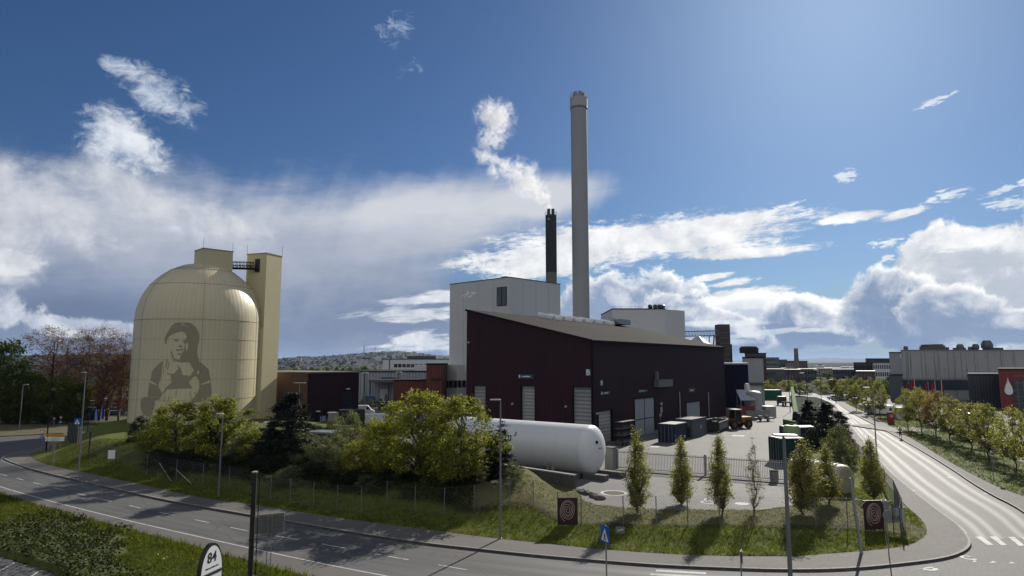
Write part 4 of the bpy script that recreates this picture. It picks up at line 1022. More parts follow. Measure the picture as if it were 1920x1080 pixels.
# right side of the picture
t, L, H = block('concrete_factory', 'long weather streaked grey concrete factory with roof ventilators at the right', 'factory', 1690, 1990, 657.5, 205, 40, mat('stained_concrete', (.34, .34, .335), .85, .12, .12, streak=2.6), base=0, roof_m=concrete, parapet=.3)
MB().bb(0, L, -.12, -.01, H * .20, H * .40).build('window_band', mat('dark_band', (.035, .045, .07), .5), t)
MB().bb(0, L, -.3, -.13, H * .395, H * .43).build('ledge', concrete, t)
for k in range(12): MB().bb(L * (k + .5) / 12 - .04, L * (k + .5) / 12 + .04, -.04, -.005, H * .44, H * .98).build('panel_joint', dgrey, t)
rnd = random.Random(8)
for px, py, sc in ((1699, 649, .75), (1810, 645, 1.2), (1829, 645, 1.1), (1838, 647, .6), (1850, 638.5, 1.75), (1820, 650, .7), (1833, 651, .6)):
    x = px_x(px, 210) - t.location.x; zt = A(px, py, 210).z; m_ = MB(); r = 1.0 * sc
    m_.lathe([(r * .55, H + .25), (r * .55, zt - 1.9 * sc), (r * .95, zt - 1.3 * sc), (r * .95, zt - .7 * sc), (r * .6, zt), (0, zt)], 16, (x, 4 + rnd.random() * 3, 0)); m_.build('roof_ventilator', mat('vent_grey', (.10, .115, .12), .45, .2, 1, metal=.4), t, smooth=True)
for px, w_, py in ((1752, 5.5, 648), (1746, 3.5, 646), (1758, 2.6, 645.5), (1764, 4.5, 651), (1738, 3.0, 650), (1866, 3.5, 652), (1802, 2.4, 652)):
    x = px_x(px, 210) - t.location.x; zt = A(px, py, 210).z; MB().bb(x - w_ / 2, x + w_ / 2, 3 + rnd.random(), 6 + rnd.random() * 2, H + .25, zt).build('roof_plant', mat('roof_plant_brown', (.09, .08, .075), .7, .3, 1), t)
block('grey_stair_block', 'narrow grey rendered block at the left end of the concrete factory', 'building', 1668, 1689.6, 662, 204.6, 30, grey_c, base=0)
block('grey_annex', 'low dark grey annex below the grey stair block', 'annex', 1665, 1690, 704, 200, 4, dgrey, base=0)
block('blue_grey_hall', 'dark blue grey hall with a blank front left of the red building', 'hall', 1812, 1872, 703.5, 170, 28, mat('blue_grey_sheet', (.075, .085, .105), .6, .12, .3, ribs=(0, .8, .03)), base=0)
t, L, H = block('red_building', 'bright red clad building with a white drop emblem at the right edge', 'building', 1870, 2010, 694, 152, 30, red_s, base=0)
dp = MB(); n = 28; hx = px_x(1888, 151.6) - t.location.x; zc = A(1888, 733, 151.6).z; hh_ = A(1888, 708, 151.6).z - zc; rr = hh_ * .30
pts = [(hx + rr * math.sin(a) * (1 if abs(a) < math.pi * .5 else math.cos((abs(a) - math.pi / 2)) ** 1.2), -.30, zc - rr * math.cos(a) if abs(a) < math.pi * .5 else zc + (hh_) * ((abs(a) - math.pi / 2) / (math.pi / 2))) for a in [-math.pi + 2 * math.pi * k / n for k in range(n)]]
o = len(pts); dp.add(pts + [(p[0], -.02, p[2]) for p in pts], [tuple(range(o))] + [(k, k + o, (k + 1) % o + o, (k + 1) % o) for k in range(o)]); dp.build('drop_emblem', white_l, t)
MB().bb(px_x(1896, 152) - t.location.x, L, -.1, -.01, 0, H * .76).build('glass_front', mat('grid_glass', (.05, .055, .06), .3, .2, .5), t)
m_ = MB()
for k in range(9): m_.bb(4.0 + k * 1.5, 4.1 + k * 1.5, -.2, -.11, 0, H * .76)
for k in range(6): m_.bb(3.4, L, -.2, -.11, k * 1.6 + .6, k * 1.6 + .68)
m_.build('glazing_bars', galv, t)
block('white_grid_building', 'white framed block with dark window grid beyond the road', 'building', 1636, 1669, 681, 330, 18, mat('white_render', (.58, .59, .60)), 3, 8, glass, wh=.55, ww=.62)
block('black_top_building', 'black flat topped block behind the white framed one', 'building', 1623, 1690, 673, 370, 20, mat('near_black_facade', (.025, .027, .035), .6), 0, 0)
block('brown_block', 'plain dark brown block left of the white framed one', 'building', 1600, 1637, 680.5, 345, 20, brick_d, 2, 5, glass)
t, L, H = block('brick_mill', 'tall dark brick building with a rounded rooftop room', 'building', 1397, 1437, 663, 300, 25, brick_d, 6, 6, glass, wh=.45, ww=.4)
m_ = MB(); m_.lathe([(4.2, 0), (4.4, 2.2), (3.6, 3.2), (0, 3.4)], 20, (L * .5, 8, H + .3)); m_.build('rooftop_room', dark_trim, t, smooth=True)
block('green_glass_block', 'grey green apartment block stepping down left of the brick chimney', 'apartment block', 1437, 1461, 671, 420, 20, green_g, 5, 8, glass, wh=.5, ww=.55)
block('green_grey_block', 'lower grey green apartment block with tall windows', 'apartment block', 1459, 1476, 675, 440, 20, green_g, 5, 5, glass, wh=.6, ww=.4)
block('brown_flat_block', 'brown flat roofed block behind the slim brick chimney', 'apartment block', 1474, 1514, 677.5, 460, 22, brick_b, 5, 11, glass, wh=.4, ww=.5)
block('beige_block', 'beige apartment block with small windows below the brown one', 'apartment block', 1472, 1492, 681, 430, 16, beige_r, 4, 6, glass, wh=.4, ww=.45)
t = thing('brick_chimney', 'slim tapering brick chimney over the distant town', 'chimney', (px_x(1493.5, 400), 400, 0)); zt = A(1493, 655, 400).z
MB().lathe([(1.7, 0), (1.15, zt), (1.2, zt), (1.2, zt + .6), (.8, zt + .6)], 18).build('stack', mat('pale_brown_brick', (.17, .14, .10), .85, .2, .3), t, smooth=True)
rnd = random.Random(21)
specs = [(1436, 1470, 693, 330, dgrey, 2, 6), (1470, 1500, 694, 300, brick_d, 1, 5), (1495, 1530, 692.5, 380, dgrey, 2, 6), (1525, 1560, 691, 520, beige_r, 3, 8), (1527, 1545, 687, 640, grey_c, 3, 5), (1545, 1578, 690, 600, grey_c, 2, 8), (1560, 1604, 693, 400, dgrey, 2, 8), (1576, 1602, 689, 480, brick_d, 3, 5), (1604, 1640, 697, 300, brick_d, 2, 6), (1534, 1541, 683, 900, dgrey, 2, 3)]
names = ['grey flat roofed block nearest the brick mill among the distant roofs', 'dark brick shed in front of the slim brick chimney', 'dark grey block right of the slim brick chimney', 'pale beige block in the middle of the far town', 'light grey block with stepped top in the far town', 'long light grey block below the blue hill', 'long dark grey block nearest the road bend', 'dark brick block below the blue hill', 'dark brown shed below the white framed block', 'small dark block sticking up against the blue hill']
for sp, lb in zip(specs, names): block('town_building', lb, 'building', sp[0], sp[1], sp[2], sp[3], 16, sp[4], sp[5], sp[6], glass, wh=.45, ww=.5, group='distant town buildings', roof_m=mat('town_roof', (.14, .14, .145), .6))

# ---- hills
def hill(name, prof, Yc, Yb, m, rough, nseg=260, seed=3, extra=0.0):
    xs = np.linspace(prof[0][0], prof[-1][0], nseg); ys = np.interp(xs, [p[0] for p in prof], [p[1] for p in prof])
    rng_ = np.random.default_rng(seed); rows = 14; vs = []
    for r_ in range(rows + 1):
        f = r_ / rows; Y = Yb + (Yc - Yb) * f
        for x, y in zip(xs, ys):
            c = A(x, y, Yc); z = -2 + (c.z + 2) * (f ** 1.15)
            nz_ = rng_.normal() * rough * (.3 + .7 * f)
            vs.append((px_x(x, Y) if f < 1 else c.x, Y + rng_.normal() * (Yc - Yb) * .01, z + nz_))
    for x, y in zip(xs, ys): c = A(x, y, Yc); vs.append((c.x * 1.25, Yc * 1.25, -5))
    n = nseg; fs = [(r_ * n + k, r_ * n + k + 1, (r_ + 1) * n + k + 1, (r_ + 1) * n + k) for r_ in range(rows + 1) for k in range(n - 1)]
    return tag(link(name, np_mesh(name, vs, fs, m)), kind='structure')
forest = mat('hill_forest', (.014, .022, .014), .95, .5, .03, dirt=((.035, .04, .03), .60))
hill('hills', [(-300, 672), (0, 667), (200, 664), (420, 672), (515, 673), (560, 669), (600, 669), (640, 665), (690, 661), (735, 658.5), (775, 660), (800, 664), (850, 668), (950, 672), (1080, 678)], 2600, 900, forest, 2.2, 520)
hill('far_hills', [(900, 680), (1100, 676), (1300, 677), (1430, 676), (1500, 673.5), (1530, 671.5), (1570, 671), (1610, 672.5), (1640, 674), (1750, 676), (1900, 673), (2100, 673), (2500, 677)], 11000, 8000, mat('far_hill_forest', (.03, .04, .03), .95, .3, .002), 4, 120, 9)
# ---------------------------------------------------------------- white gas tank, retaining wall, plinths
tank_white = mat('white_tank_paint', (.66, .67, .67), .38, .05, .25, streak=.10, dirt=((.50, .50, .49), .70), spec=.5)
TR_ = 2.52; TLEN = 20.5
tE = G(1124, 893, YZ) ; tc0 = A(1112, 846, 66.0)
tkc = Vector((tc0.x - .2, 66.0 + .9, tc0.z))
tank = thing('gas_tank', 'huge white horizontal gas tank on concrete supports beside the maroon hall', 'tank', (tkc.x, tkc.y, YZ), math.atan2(E2.y, E2.x))
tz_ = tkc.z - YZ
def capsule(r, L, ch, n=64, m=9):
    pr = [(r * math.sin(t), -ch * math.cos(t)) for t in [math.pi / 2 * k / m for k in range(m + 1)]]
    return pr + [(a, L + ch * math.cos(math.asin(min(1, a / r))) if a < r else L) for a, _ in pr[::-1]]
m_ = MB(); m_.lathe(capsule(TR_, TLEN, 1.15), 72); m_.v = [(z, x, y + tz_) for x, y, z in m_.v]
m_.f = [f for f in m_.f]; m_.build('shell', tank_white, tank, smooth=True)
for xx in (3.6, 10.5, 17.5):
    m_ = MB(); n = 22; ang = [R(-148) + R(116) * k / n for k in range(n + 1)]
    for k in range(n):
        P = [((TR_ + .01) * math.cos(ang[k + q]), (TR_ + .01) * math.sin(ang[k + q])) for q in (0, 1)]
        b0 = -tz_ + .55
        vs = [(xx + sx, P[0][0], P[0][1] + tz_) for sx in (-.3, .3)] + [(xx + sx, P[1][0], P[1][1] + tz_) for sx in (-.3, .3)] + [(xx + sx, P[0][0], .55) for sx in (-.3, .3)] + [(xx + sx, P[1][0], .55) for sx in (-.3, .3)]
        m_.add(vs, [(0, 2, 6, 4), (1, 5, 7, 3), (0, 1, 3, 2)])
    m_.build('saddle', mat('saddle_white', (.55, .55, .54), .6, .15, 2), tank)
m_ = MB()
for k in range(1, 8):
    n_ = 72; m_.lathe([(TR_ - .01, -.02), (TR_ + .006, -.012), (TR_ + .006, .012), (TR_ - .01, .02)], n_, (0, 0, k * 2.7))
m_.v = [(z, x, y + tz_) for x, y, z in m_.v]; m_.build('weld_seams', mat('weld_grey', (.50, .505, .51), .5, .05, 2), tank, smooth=True)
for xx, a in ((5.0, 12), (5.4, -12), (1.2, 42)):
    ca, sa = math.cos(R(180 - a)), math.sin(R(180 - a)); c = Vector((xx, TR_ * -abs(ca) * -1 if False else TR_ * math.cos(R(180 - a)), tz_ + TR_ * math.sin(R(180 - a))))
    c.y = -abs(c.y) if False else c.y
    MB().tube([c * 1.0, c + Vector((0, math.cos(R(180 - a)) * .16, math.sin(R(180 - a)) * .16))], .12, 10).build('nozzle', pale_steel, tank)
MB().tube([(-1.16, .5, tz_ + .9), (-1.0, .5, tz_ + .9)], .16, 12).build('gauge', dark_trim, tank)
MB().bb(-1.2, -1.15, -.35, .25, tz_ + .22, tz_ + .34).build('rating_plate', galv, tank)
# lettering m3 on the side facing the road (local y axis points to E1 reversed)
sgn = 1 if (Matrix.Rotation(math.atan2(E2.y, E2.x), 3, 'Z') @ Vector((0, 1, 0))).y < 0 else -1
def cyl_text(body, size, ax, az, name, bold=.02):
    me = text_mesh(body, size, mat('black_letter', (.012, .012, .014), .5), bold)
    bmx = bmesh.new(); bmx.from_mesh(me); bmesh.ops.subdivide_edges(bmx, edges=bmx.edges, cuts=1)
    for v in bmx.verts:
        a = az + v.co.y / TR_; r = TR_ + .006
        v.co = Vector((ax - sgn * v.co.x, sgn * r * math.cos(a), tz_ + r * math.sin(a)))
    bmx.to_mesh(me); bmx.free(); link(name, me, tank)
M_ = root_matrix(tank).inverted(); rr_ = (M_ @ Vector((0, 0, CAM_H))); dd_ = (M_.to_3x3() @ ray(952, 826))
ta_ = (sgn * TR_ * .98 - rr_.y) / dd_.y; xt = (rr_ + dd_ * ta_).x
cyl_text('m', 1.25, xt, .38, 'letter'); cyl_text('3', .62, xt - .82, .52, 'letter')
t = thing('tank_plinth', 'dark concrete footing blocks under the open end of the white gas tank', 'footing', (tank.location.x, tank.location.y, YZ), tank.rotation_euler.z)
MB().bb(.2, 4.6, -2.3, 2.3, 0, .5).build('slab', dark_conc, t, bevel=.03)
MB().bb(-3.2, -.1, -1.7, -.9, 0, .55).build('beam', dark_conc, t, bevel=.03); MB().bb(-2.6, -.1, .9, 1.7, 0, .55).build('beam', dark_conc, t, bevel=.03)
t = thing('retaining_wall', 'grey concrete retaining wall holding the grass bank in front of the white tank', 'wall', (WR.x, WR.y, YZ - .4), math.atan2(E2.y, E2.x))
wt = A(1077, 893, WR.y).z - YZ + .4
MB().add([(0, 0, 0), (0, -.35, 0), (0, -.35, wt), (0, 0, wt), (24, 0, 0), (24, -.35, 0), (24, -.35, wt + .5), (24, 0, wt + .5)], [(0, 1, 2, 3), (7, 6, 5, 4), (3, 2, 6, 7), (0, 3, 7, 4), (1, 5, 6, 2)]).build('wall', dark_conc, t)
MB().add([(-.02, .05, wt), (-.02, -.42, wt), (24, -.42, wt + .5), (24, .05, wt + .5), (-.02, .05, wt + .12), (-.02, -.42, wt + .12), (24, -.42, wt + .62), (24, .05, wt + .62)], [(3, 2, 1, 0), (4, 5, 6, 7), (0, 1, 5, 4), (1, 2, 6, 5), (2, 3, 7, 6), (3, 0, 4, 7)]).build('coping', concrete, t)
rk = random.Random(5)
for k in range(11):
    p = GT(1080 + k * 4.6, 925 + k * 1.9); s = rk.uniform(.22, .5); m_ = MB()
    bmx = bmesh.new(); bmesh.ops.create_icosphere(bmx, subdivisions=2, radius=s)
    for v in bmx.verts: v.co *= 1 + .35 * mnoise.noise(v.co * 2.2 / s + Vector((k, 0, 0))); v.co.z *= .6
    me = bpy.data.meshes.new('rock'); bmx.to_mesh(me); bmx.free(); me.materials.append(dark_conc); o = link('rock', me, None, (p.x, p.y, max(p.z, YZ) + s * .15)); o.rotation_euler = (0, 0, k)
    tag(o, 'dark grey rock in the edging beside the end of the retaining wall', 'rock', 'edging rocks below the retaining wall')
q = G(1149, 877, YZ); t = thing('gate_pier', 'squat concrete pier at the left end of the steel yard fence', 'pier', q, RZ)
MB().bb(-.9, 0, -.5, .5, 0, 2.2).build('pier', concrete, t, bevel=.02); MB().bb(-.95, .05, -.55, .55, 2.2, 2.3).build('cap', dark_conc, t)

# ---------------------------------------------------------------- fences
def fence_posts(root, pts, h, m, rad=.035, every=None):
    me = MB().tube([(0, 0, -.2), (0, 0, h)], rad, 6).build('post', m, root, smooth=True)
    M = root_matrix(root).inverted(); first = True
    for p in pts:
        o = me if first else link('post', me.data, root); first = False; o.location = M @ Vector(p)
def chain_link(root, pts, h, spacing=.22, wire=.0035, name='wire_mesh'):
    M = root_matrix(root).inverted(); P = [M @ Vector(p) for p in pts]; v = []; f = []
    def wire_seg(a, b_):
        d = (b_ - a).normalized(); u = d.orthogonal().normalized() * wire; w = d.cross(u); o = len(v)
        for q in (a, b_):
            for k in range(3): an = 2 * math.pi * k / 3; v.append(tuple(q + u * math.cos(an) + w * math.sin(an)))
        for k in range(3): f.append((o + k, o + (k + 1) % 3, o + 3 + (k + 1) % 3, o + 3 + k))
    for a, b_ in zip(P, P[1:]):
        L = (b_ - a).length; n = max(2, int(L / spacing)); up = Vector((0, 0, 1))
        for k in range(-int(h / spacing), n + 1):
            for s in (1, -1):
                s0, s1 = k * L / n, k * L / n + h; t0, t1 = max(0, -s0) , min(h, L - s0)
                if t1 <= t0: continue
                x0, x1 = s0 + t0, s0 + t1; z0, z1 = (t0, t1) if s > 0 else (h - t0, h - t1)
                wire_seg(a.lerp(b_, x0 / L) + up * z0, a.lerp(b_, x1 / L) + up * z1)
        for z in (.05, h): wire_seg(a + up * z, b_ + up * z)
    link(name, np_mesh(name, v, f, galv_d), root)
galv_d = mat('dull_fence_wire', (.13, .135, .13), .55, .15, 3, metal=.4)
posts_m = mat('fence_post_grey', (.17, .175, .17), .55, .2, 3, metal=.3)
FENCE_H = 2.0
t = thing('chain_link_fence', 'long chain link fence with thin grey posts along the foot of the planted bank', 'fence', tuple(FLINE[12]))
fp = [p for i, p in enumerate(FLINE)]
fence_posts(t, fp, FENCE_H, posts_m); chain_link(t, fp, FENCE_H)
for (bx, by), (tx, ty_) in (((1156, 977), (1083, 936)), ((321, 903), (299, 868)), ((360, 908), (330, 880)), ((1563, 1003), (1622, 940))):
    b_ = GT(bx, by); tp = A(tx, ty_, b_.y + .4); m_ = MB(); m_.tube([b_, tp], .03, 6); m_.build('brace', mat('brace_pale', (.30, .28, .22), .6), t, world=True)
fr = [GT(1676, 1000), GT(1690, 1008), GT(1693, 985), GT(1678, 946), GT(1661, 925), GT(1645, 898), GT(1628, 880), GT(1612, 866), GT(1600, 852), GT(1590, 838)]
t = thing('roadside_fence', 'green grey mesh fence turning the corner and running back beside the side road', 'fence', tuple(fr[2]))
fence_posts(t, resample(fr, 2.6), FENCE_H, mat('green_grey_post', (.06, .075, .07), .55, .2, 3)); chain_link(t, fr, FENCE_H, .16, .004)
fl2 = [GT(166, 857), GT(168, 846), GT(150, 838), GT(126, 823)]
t = thing('mesh_gate_fence', 'taller dark mesh fence closing the left end of the bank', 'fence', tuple(fl2[0])); fence_posts(t, resample(fl2, 2.2), 2.6, dark_trim, .05); chain_link(t, fl2, 2.6, .14, .005)
fl3 = [GT(166, 857), GT(205, 836), GT(240, 842)]
# palisade fence of the yard
PF = [G(1158, 878, YZ), G(1323, 891, YZ), G(1487, 903, YZ)]
t = thing('palisade_fence', 'silver steel palisade fence and sliding gate across the yard', 'fence', tuple(PF[1]))
for a, b_ in zip(PF, PF[1:]):
    m_ = MB(); n = int((b_ - a).length / .16)
    for k in range(n + 1):
        q = a.lerp(b_, k / n); m_.box((q.x, q.y, YZ + 1.02), (.045, .03, 1.85), math.atan2((b_ - a).y, (b_ - a).x))
    for z in (.12, 1.75):
        m_.tube([a + Vector((0, 0, z)), b_ + Vector((0, 0, z))], .045, 6)
    m_.build('picket_panel', mat('silver_steel', (.42, .43, .43), .4, .12, 3, metal=.5), t, world=True)
me = None
for q in PF:
    o = MB().bb(-.09, .09, -.09, .09, 0, 2.1).build('post', galv, t) if me is None else link('post', me, t); me = o.data; o.location = Vector(q) - Vector(PF[1])
a, b_ = PF[0] + Vector((-.5, -1.4, 0)), PF[2] + Vector((-.8, -1.5, 0))
m_ = MB(); m_.box(((a.x + b_.x) / 2, (a.y + b_.y) / 2, YZ + .05), ((b_ - a).length, .22, .1), math.atan2((b_ - a).y, (b_ - a).x)); m_.build('gate_track', dark_conc, t, world=True)
q = G(1452, 904, YZ); o = thing('gate_motor', 'small grey gate motor cabinet by the palisade fence', 'cabinet', q, .3); MB().bb(-.3, .3, -.25, .25, 0, 1.05).build('cabinet', galv, o, bevel=.02); MB().bb(-.34, .34, -.29, .29, 1.05, 1.1).build('lid', dark_trim, o)

# ---------------------------------------------------------------- signs
def spiral_sign(px0, px1, pyt, pyb, label, yaw, cx=.5):
    b_ = GT((px0 + px1) / 2, pyb + 2); Y = b_.y; x0, x1 = A(px0, pyt, Y).x, A(px1, pyt, Y).x; zt = A(px0, pyt, Y).z; zb = A(px0, pyb, Y).z
    t = thing('spiral_sign', label, 'sign', (b_.x, Y, b_.z), yaw, 'maroon spiral signs on the fence'); w_, h = (x1 - x0) / math.cos(yaw), zt - zb; z0 = zb - b_.z
    MB().bb(-w_ / 2, w_ / 2, -.03, .03, z0, z0 + h).build('panel', mat('dark_maroon_board', (.035, .009, .012), .5, .15, 2), t)
    m_ = MB(); m_.bb(-w_ / 2 - .05, -w_ / 2, -.04, .04, -.2, z0 + h); m_.build('post', black_m, t); m_ = MB(); m_.bb(w_ / 2, w_ / 2 + .05, -.04, .04, -.2, z0 + h); m_.build('post', black_m, t)
    pts = []
    for k in range(150):
        a = k / 150 * 2 * math.pi * 4.6; r = .03 + .40 * (k / 150) ** .9
        pts.append((w_ * (.5 * 0) + r * w_ * 1.0 * (1 + .08 * math.sin(2 * a + 1)) * math.cos(a + .8), -.035, z0 + h * .54 + r * h * .93 * math.sin(a + .8) * (1 + .06 * math.cos(a * 1.3))))
    MB().tube(pts, .017, 5).build('spiral', mat('pale_pink_paint', (.55, .42, .36), .6), t)
spiral_sign(1047, 1082, 933, 984, 'maroon board with a white spiral standing on the bank below the retaining wall', .05)
spiral_sign(1622, 1658, 938, 993, 'maroon board with a white spiral at the fence corner by the side road', .12)
sign_blue = mat('sign_blue', (.015, .10, .38), .35, .05, 2); sign_white = mat('sign_white', (.78, .78, .77), .35, .05, 2); sign_red = mat('sign_red', (.45, .02, .02), .35, .05, 2); sign_back = mat('sign_back_grey', (.22, .225, .23), .45, .1, 2, metal=.4); sign_yel = mat('sign_orange', (.55, .26, .01), .4, .05, 2)
def pole(t, h, r=.035, m=None, z0=0.0): return MB().tube([(0, 0, z0), (0, 0, h)], r, 8).build('pole', m or galv, t, smooth=True)
def plate(t, name, w_, h, z, m, y=-.05, th=.015): return MB().bb(-w_ / 2, w_ / 2, y - th, y, z - h / 2, z + h / 2).build(name, m, t, bevel=.004)
def walker(parent, sc, z, y, m):           # the walking figure of a crossing sign
    J = lambda pts, r: MB().tube([(x * sc, y, z + q * sc) for x, q in pts], r * sc, 6).build('walker_figure', m, parent)
    m_ = MB()
    for pts, r in ((((0, .02), (.02, .16)), .05), (((0, 0), (-.10, -.22)), .03), (((0, 0), (.07, -.10), (.12, -.24)), .03), (((.02, .15), (-.10, .02)), .022), (((.02, .15), (.12, .04)), .022), (((.025, .21), (.03, .27)), .045)):
        m_.tube([(x * sc, y, z + q * sc) for x, q in pts], r * sc, 6)
    return m_.build('walker_figure', m, parent)
def crossing_sign(loc, hb, w_, h, yaw, label):
    t = thing('crossing_sign', label, 'road sign', loc, yaw, 'pedestrian crossing signs'); pole(t, hb + h, .04)
    plate(t, 'plate', w_, h, hb + h / 2, sign_blue)
    z = hb + h * .46; s = h * .40; tri = MB().add([(-s, -.072, z - s * .85), (s, -.072, z - s * .85), (0, -.072, z + s * 1.0)], [(0, 1, 2)]).build('white_triangle', sign_white, t)
    walker(t, h * .82, z - h * .10, -.076, mat('sign_black', (.01, .01, .012), .5)); return t
Y = 34.0; zt = A(1136, 985, Y).z; zb = A(1136, 1018, Y).z
crossing_sign((A(1136, 1000, Y).x, Y, 0), zb, .78, zt - zb, R(66) * -1 + 0, 'blue pedestrian crossing sign turned sideways on a pole in the bottom foreground')
q = G(143, 822); zt = A(143, 784.5, q.y).z; zb = A(143, 796.5, q.y).z
crossing_sign((q.x, q.y, 0), zb, (zt - zb) * .95, zt - zb, R(10), 'small blue pedestrian crossing sign by the roundabout at far left')
def yield_sign(px, pyt, pyb, pybase, label, back=False, yaw=0.0, disc=None, group=None, z0=0.0):
    q = G(px, pybase, z0); t = thing('yield_sign', label, 'road sign', q, yaw, group); zt = A(px, pyt, q.y).z - z0; zb = A(px, pyb, q.y).z - z0; h = zt - zb
    pole(t, zt + .05, .035)
    def tri(nm, s, y, m):
        w_ = h * .58 * s; zc = zb + h * .64; MB().add([(-w_, y, zc + h * .36 * s), (w_, y, zc + h * .36 * s), (0, y, zc - h * .64 * s), (-w_, y + .012, zc + h * .36 * s), (w_, y + .012, zc + h * .36 * s), (0, y + .012, zc - h * .64 * s)], [(0, 2, 1), (3, 4, 5), (0, 1, 4, 3), (1, 2, 5, 4), (2, 0, 3, 5)]).build(nm, m, t)
    tri('triangle', 1, -.06, sign_back if back else sign_red)
    if not back: tri('white_triangle', .66, -.074, sign_white)
    if disc:
        zt2, zb2 = [A(px, v, q.y).z - z0 for v in disc]; r = (zt2 - zb2) / 2
        dm = MB(); n = 24; dm.add([(r * math.cos(2 * math.pi * k / n), y, (zt2 + zb2) / 2 + r * math.sin(2 * math.pi * k / n)) for y in (-.06, -.045) for k in range(n)], [tuple(range(n)), tuple(range(n, 2 * n))[::-1]] + [(k, k + n, (k + 1) % n + n, (k + 1) % n) for k in range(n)]); d_ = dm.build('disc', sign_back if back else sign_blue, t)
        if not back:
            mr = MB()
            for k in range(3):
                a0_ = k * 2 * math.pi / 3 + .3; mr.tube([(r * .55 * math.cos(a0_ + 1.5 * q2 / 6), -.066, (zt2 + zb2) / 2 + r * .55 * math.sin(a0_ + 1.5 * q2 / 6)) for q2 in range(7)], r * .11, 5)
            mr.build('arrows', sign_white, d_)
    return t
yield_sign(77, 806.5, 815, 846, 'yield sign above a blue roundabout disc at the road tip', disc=(815.5, 823.5))
yield_sign(101, 783, 789, 799, 'grey backed yield sign on the dry bank', back=True, z0=.12)
yield_sign(113.5, 780.5, 787, 796, 'pale pink yield sign with blue disc on the dry bank', disc=(788, 794), z0=.12)
q = G(1675, 1043, .13); t = yield_sign(1667, 939, 955, 1043, 'grey back of a yield sign and round disc on the pavement corner', back=True, disc=(957, 974), z0=.13)
# direction board at the roundabout
q = G(101, 851); t = thing('direction_board', 'orange and white direction boards on two posts at the road tip', 'road sign', q, R(4)); w_ = A(120, 830, q.y).x - A(86, 830, q.y).x
for i, (yt, yb, m) in enumerate(((813.5, 818.5, sign_yel), (819.5, 823.0, sign_white), (823.8, 827.0, sign_white))):
    zt, zb = A(100, yt, q.y).z, A(100, yb, q.y).z; o = plate(t, 'board', w_, zt - zb, (zt + zb) / 2, m); m_ = MB()
    m_.bb(-w_ * .42, -w_ * .36, -.075, -.066, zb + (zt - zb) * .3, zb + (zt - zb) * .7); m_.build('arrow_mark', black_m, o)
    m_ = MB(); m_.bb(-w_ * .2, w_ * .25, -.075, -.066, zb + (zt - zb) * .38, zb + (zt - zb) * .62); m_.build('small_print', mat('faded_print', (.25, .22, .18), .6), o)
for dx in (-w_ * .3, w_ * .3): MB().tube([(dx, 0, 0), (dx, 0, A(100, 813.5, q.y).z)], .04, 6).build('post', galv, t)
q = GT(98, 870); t = thing('wooden_signpost', 'weathered wooden post with a short cross arm on the shaded verge', 'post', q, .4); zt = A(101, 829, q.y).z - q.z
MB().bb(-.12, -.03, -.05, .05, -.1, zt).build('post', mat('weathered_wood', (.21, .19, .15), .85, .25, 2), t); MB().bb(.05, .14, -.05, .05, -.1, zt).build('post', mat('weathered_wood', (.21, .19, .15)), t); MB().bb(-.5, .5, -.06, -.02, zt - .15, zt).build('cross_arm', mat('weathered_wood', (.21, .19, .15)), t)
q = GT(208, 874); t = thing('notice_sign', 'white notice board fixed to the fence on the left of the bank', 'sign', q, R(12)); zt, zb = A(208, 844, q.y).z - q.z, A(208, 860, q.y).z - q.z
plate(t, 'board', A(214, 850, q.y).x - A(202, 850, q.y).x, zt - zb, (zt + zb) / 2, sign_white); 
for dx in (-.28, .28): MB().tube([(dx, 0, 0), (dx, 0, zt)], .03, 6).build('post', galv, t)
q = GT(1163, 1003); t = thing('small_plate_sign', 'little grey plate hanging on the fence by the first column tree', 'sign', q, R(-8)); zt, zb = A(1163, 987, q.y).z - q.z, A(1163, 1000, q.y).z - q.z; plate(t, 'plate', .62, zt - zb, (zt + zb) / 2, sign_back); pole(t, zt, .025)
m_ = MB(); m_.box((0, -.07, (zt + zb) / 2), (.4, .01, .05), 0, ('Y', -.3)); m_.build('mark', white_l, t)
# banner on the fence corner
q = GT(1684, 1000); t = thing('corner_banner', 'torn pale banner with black marks tied to the fence corner', 'banner', q, R(-35)); zt, zb = A(1684, 952, q.y).z - q.z, A(1684, 984, q.y).z - q.z; n = 10; h = zt - zb
MB().add([(-.75 + 1.2 * k / n, .05 * math.sin(k * 1.9) - .05, zb + h * r_ + (.25 * k / n * (1 - r_)) * 1) for r_ in (0, .5, 1) for k in range(n + 1)], [(r_ * (n + 1) + k, r_ * (n + 1) + k + 1, (r_ + 1) * (n + 1) + k + 1, (r_ + 1) * (n + 1) + k) for r_ in range(2) for k in range(n)]).build('cloth', mat('banner_grey', (.36, .36, .35), .8, .2, 2), t)
for k in range(3): MB().tube([(-.6 + k * .3, -.14, zb + h * .3), (-.5 + k * .3, -.14, zb + h * .55), (-.42 + k * .3, -.14, zb + h * .35)], .03, 5).build('letter_stroke', black_m, t)
for dx in (-.75, .45): MB().tube([(dx, 0, -.1), (dx, 0, zt + .1)], .03, 6).build('post', galv, t)
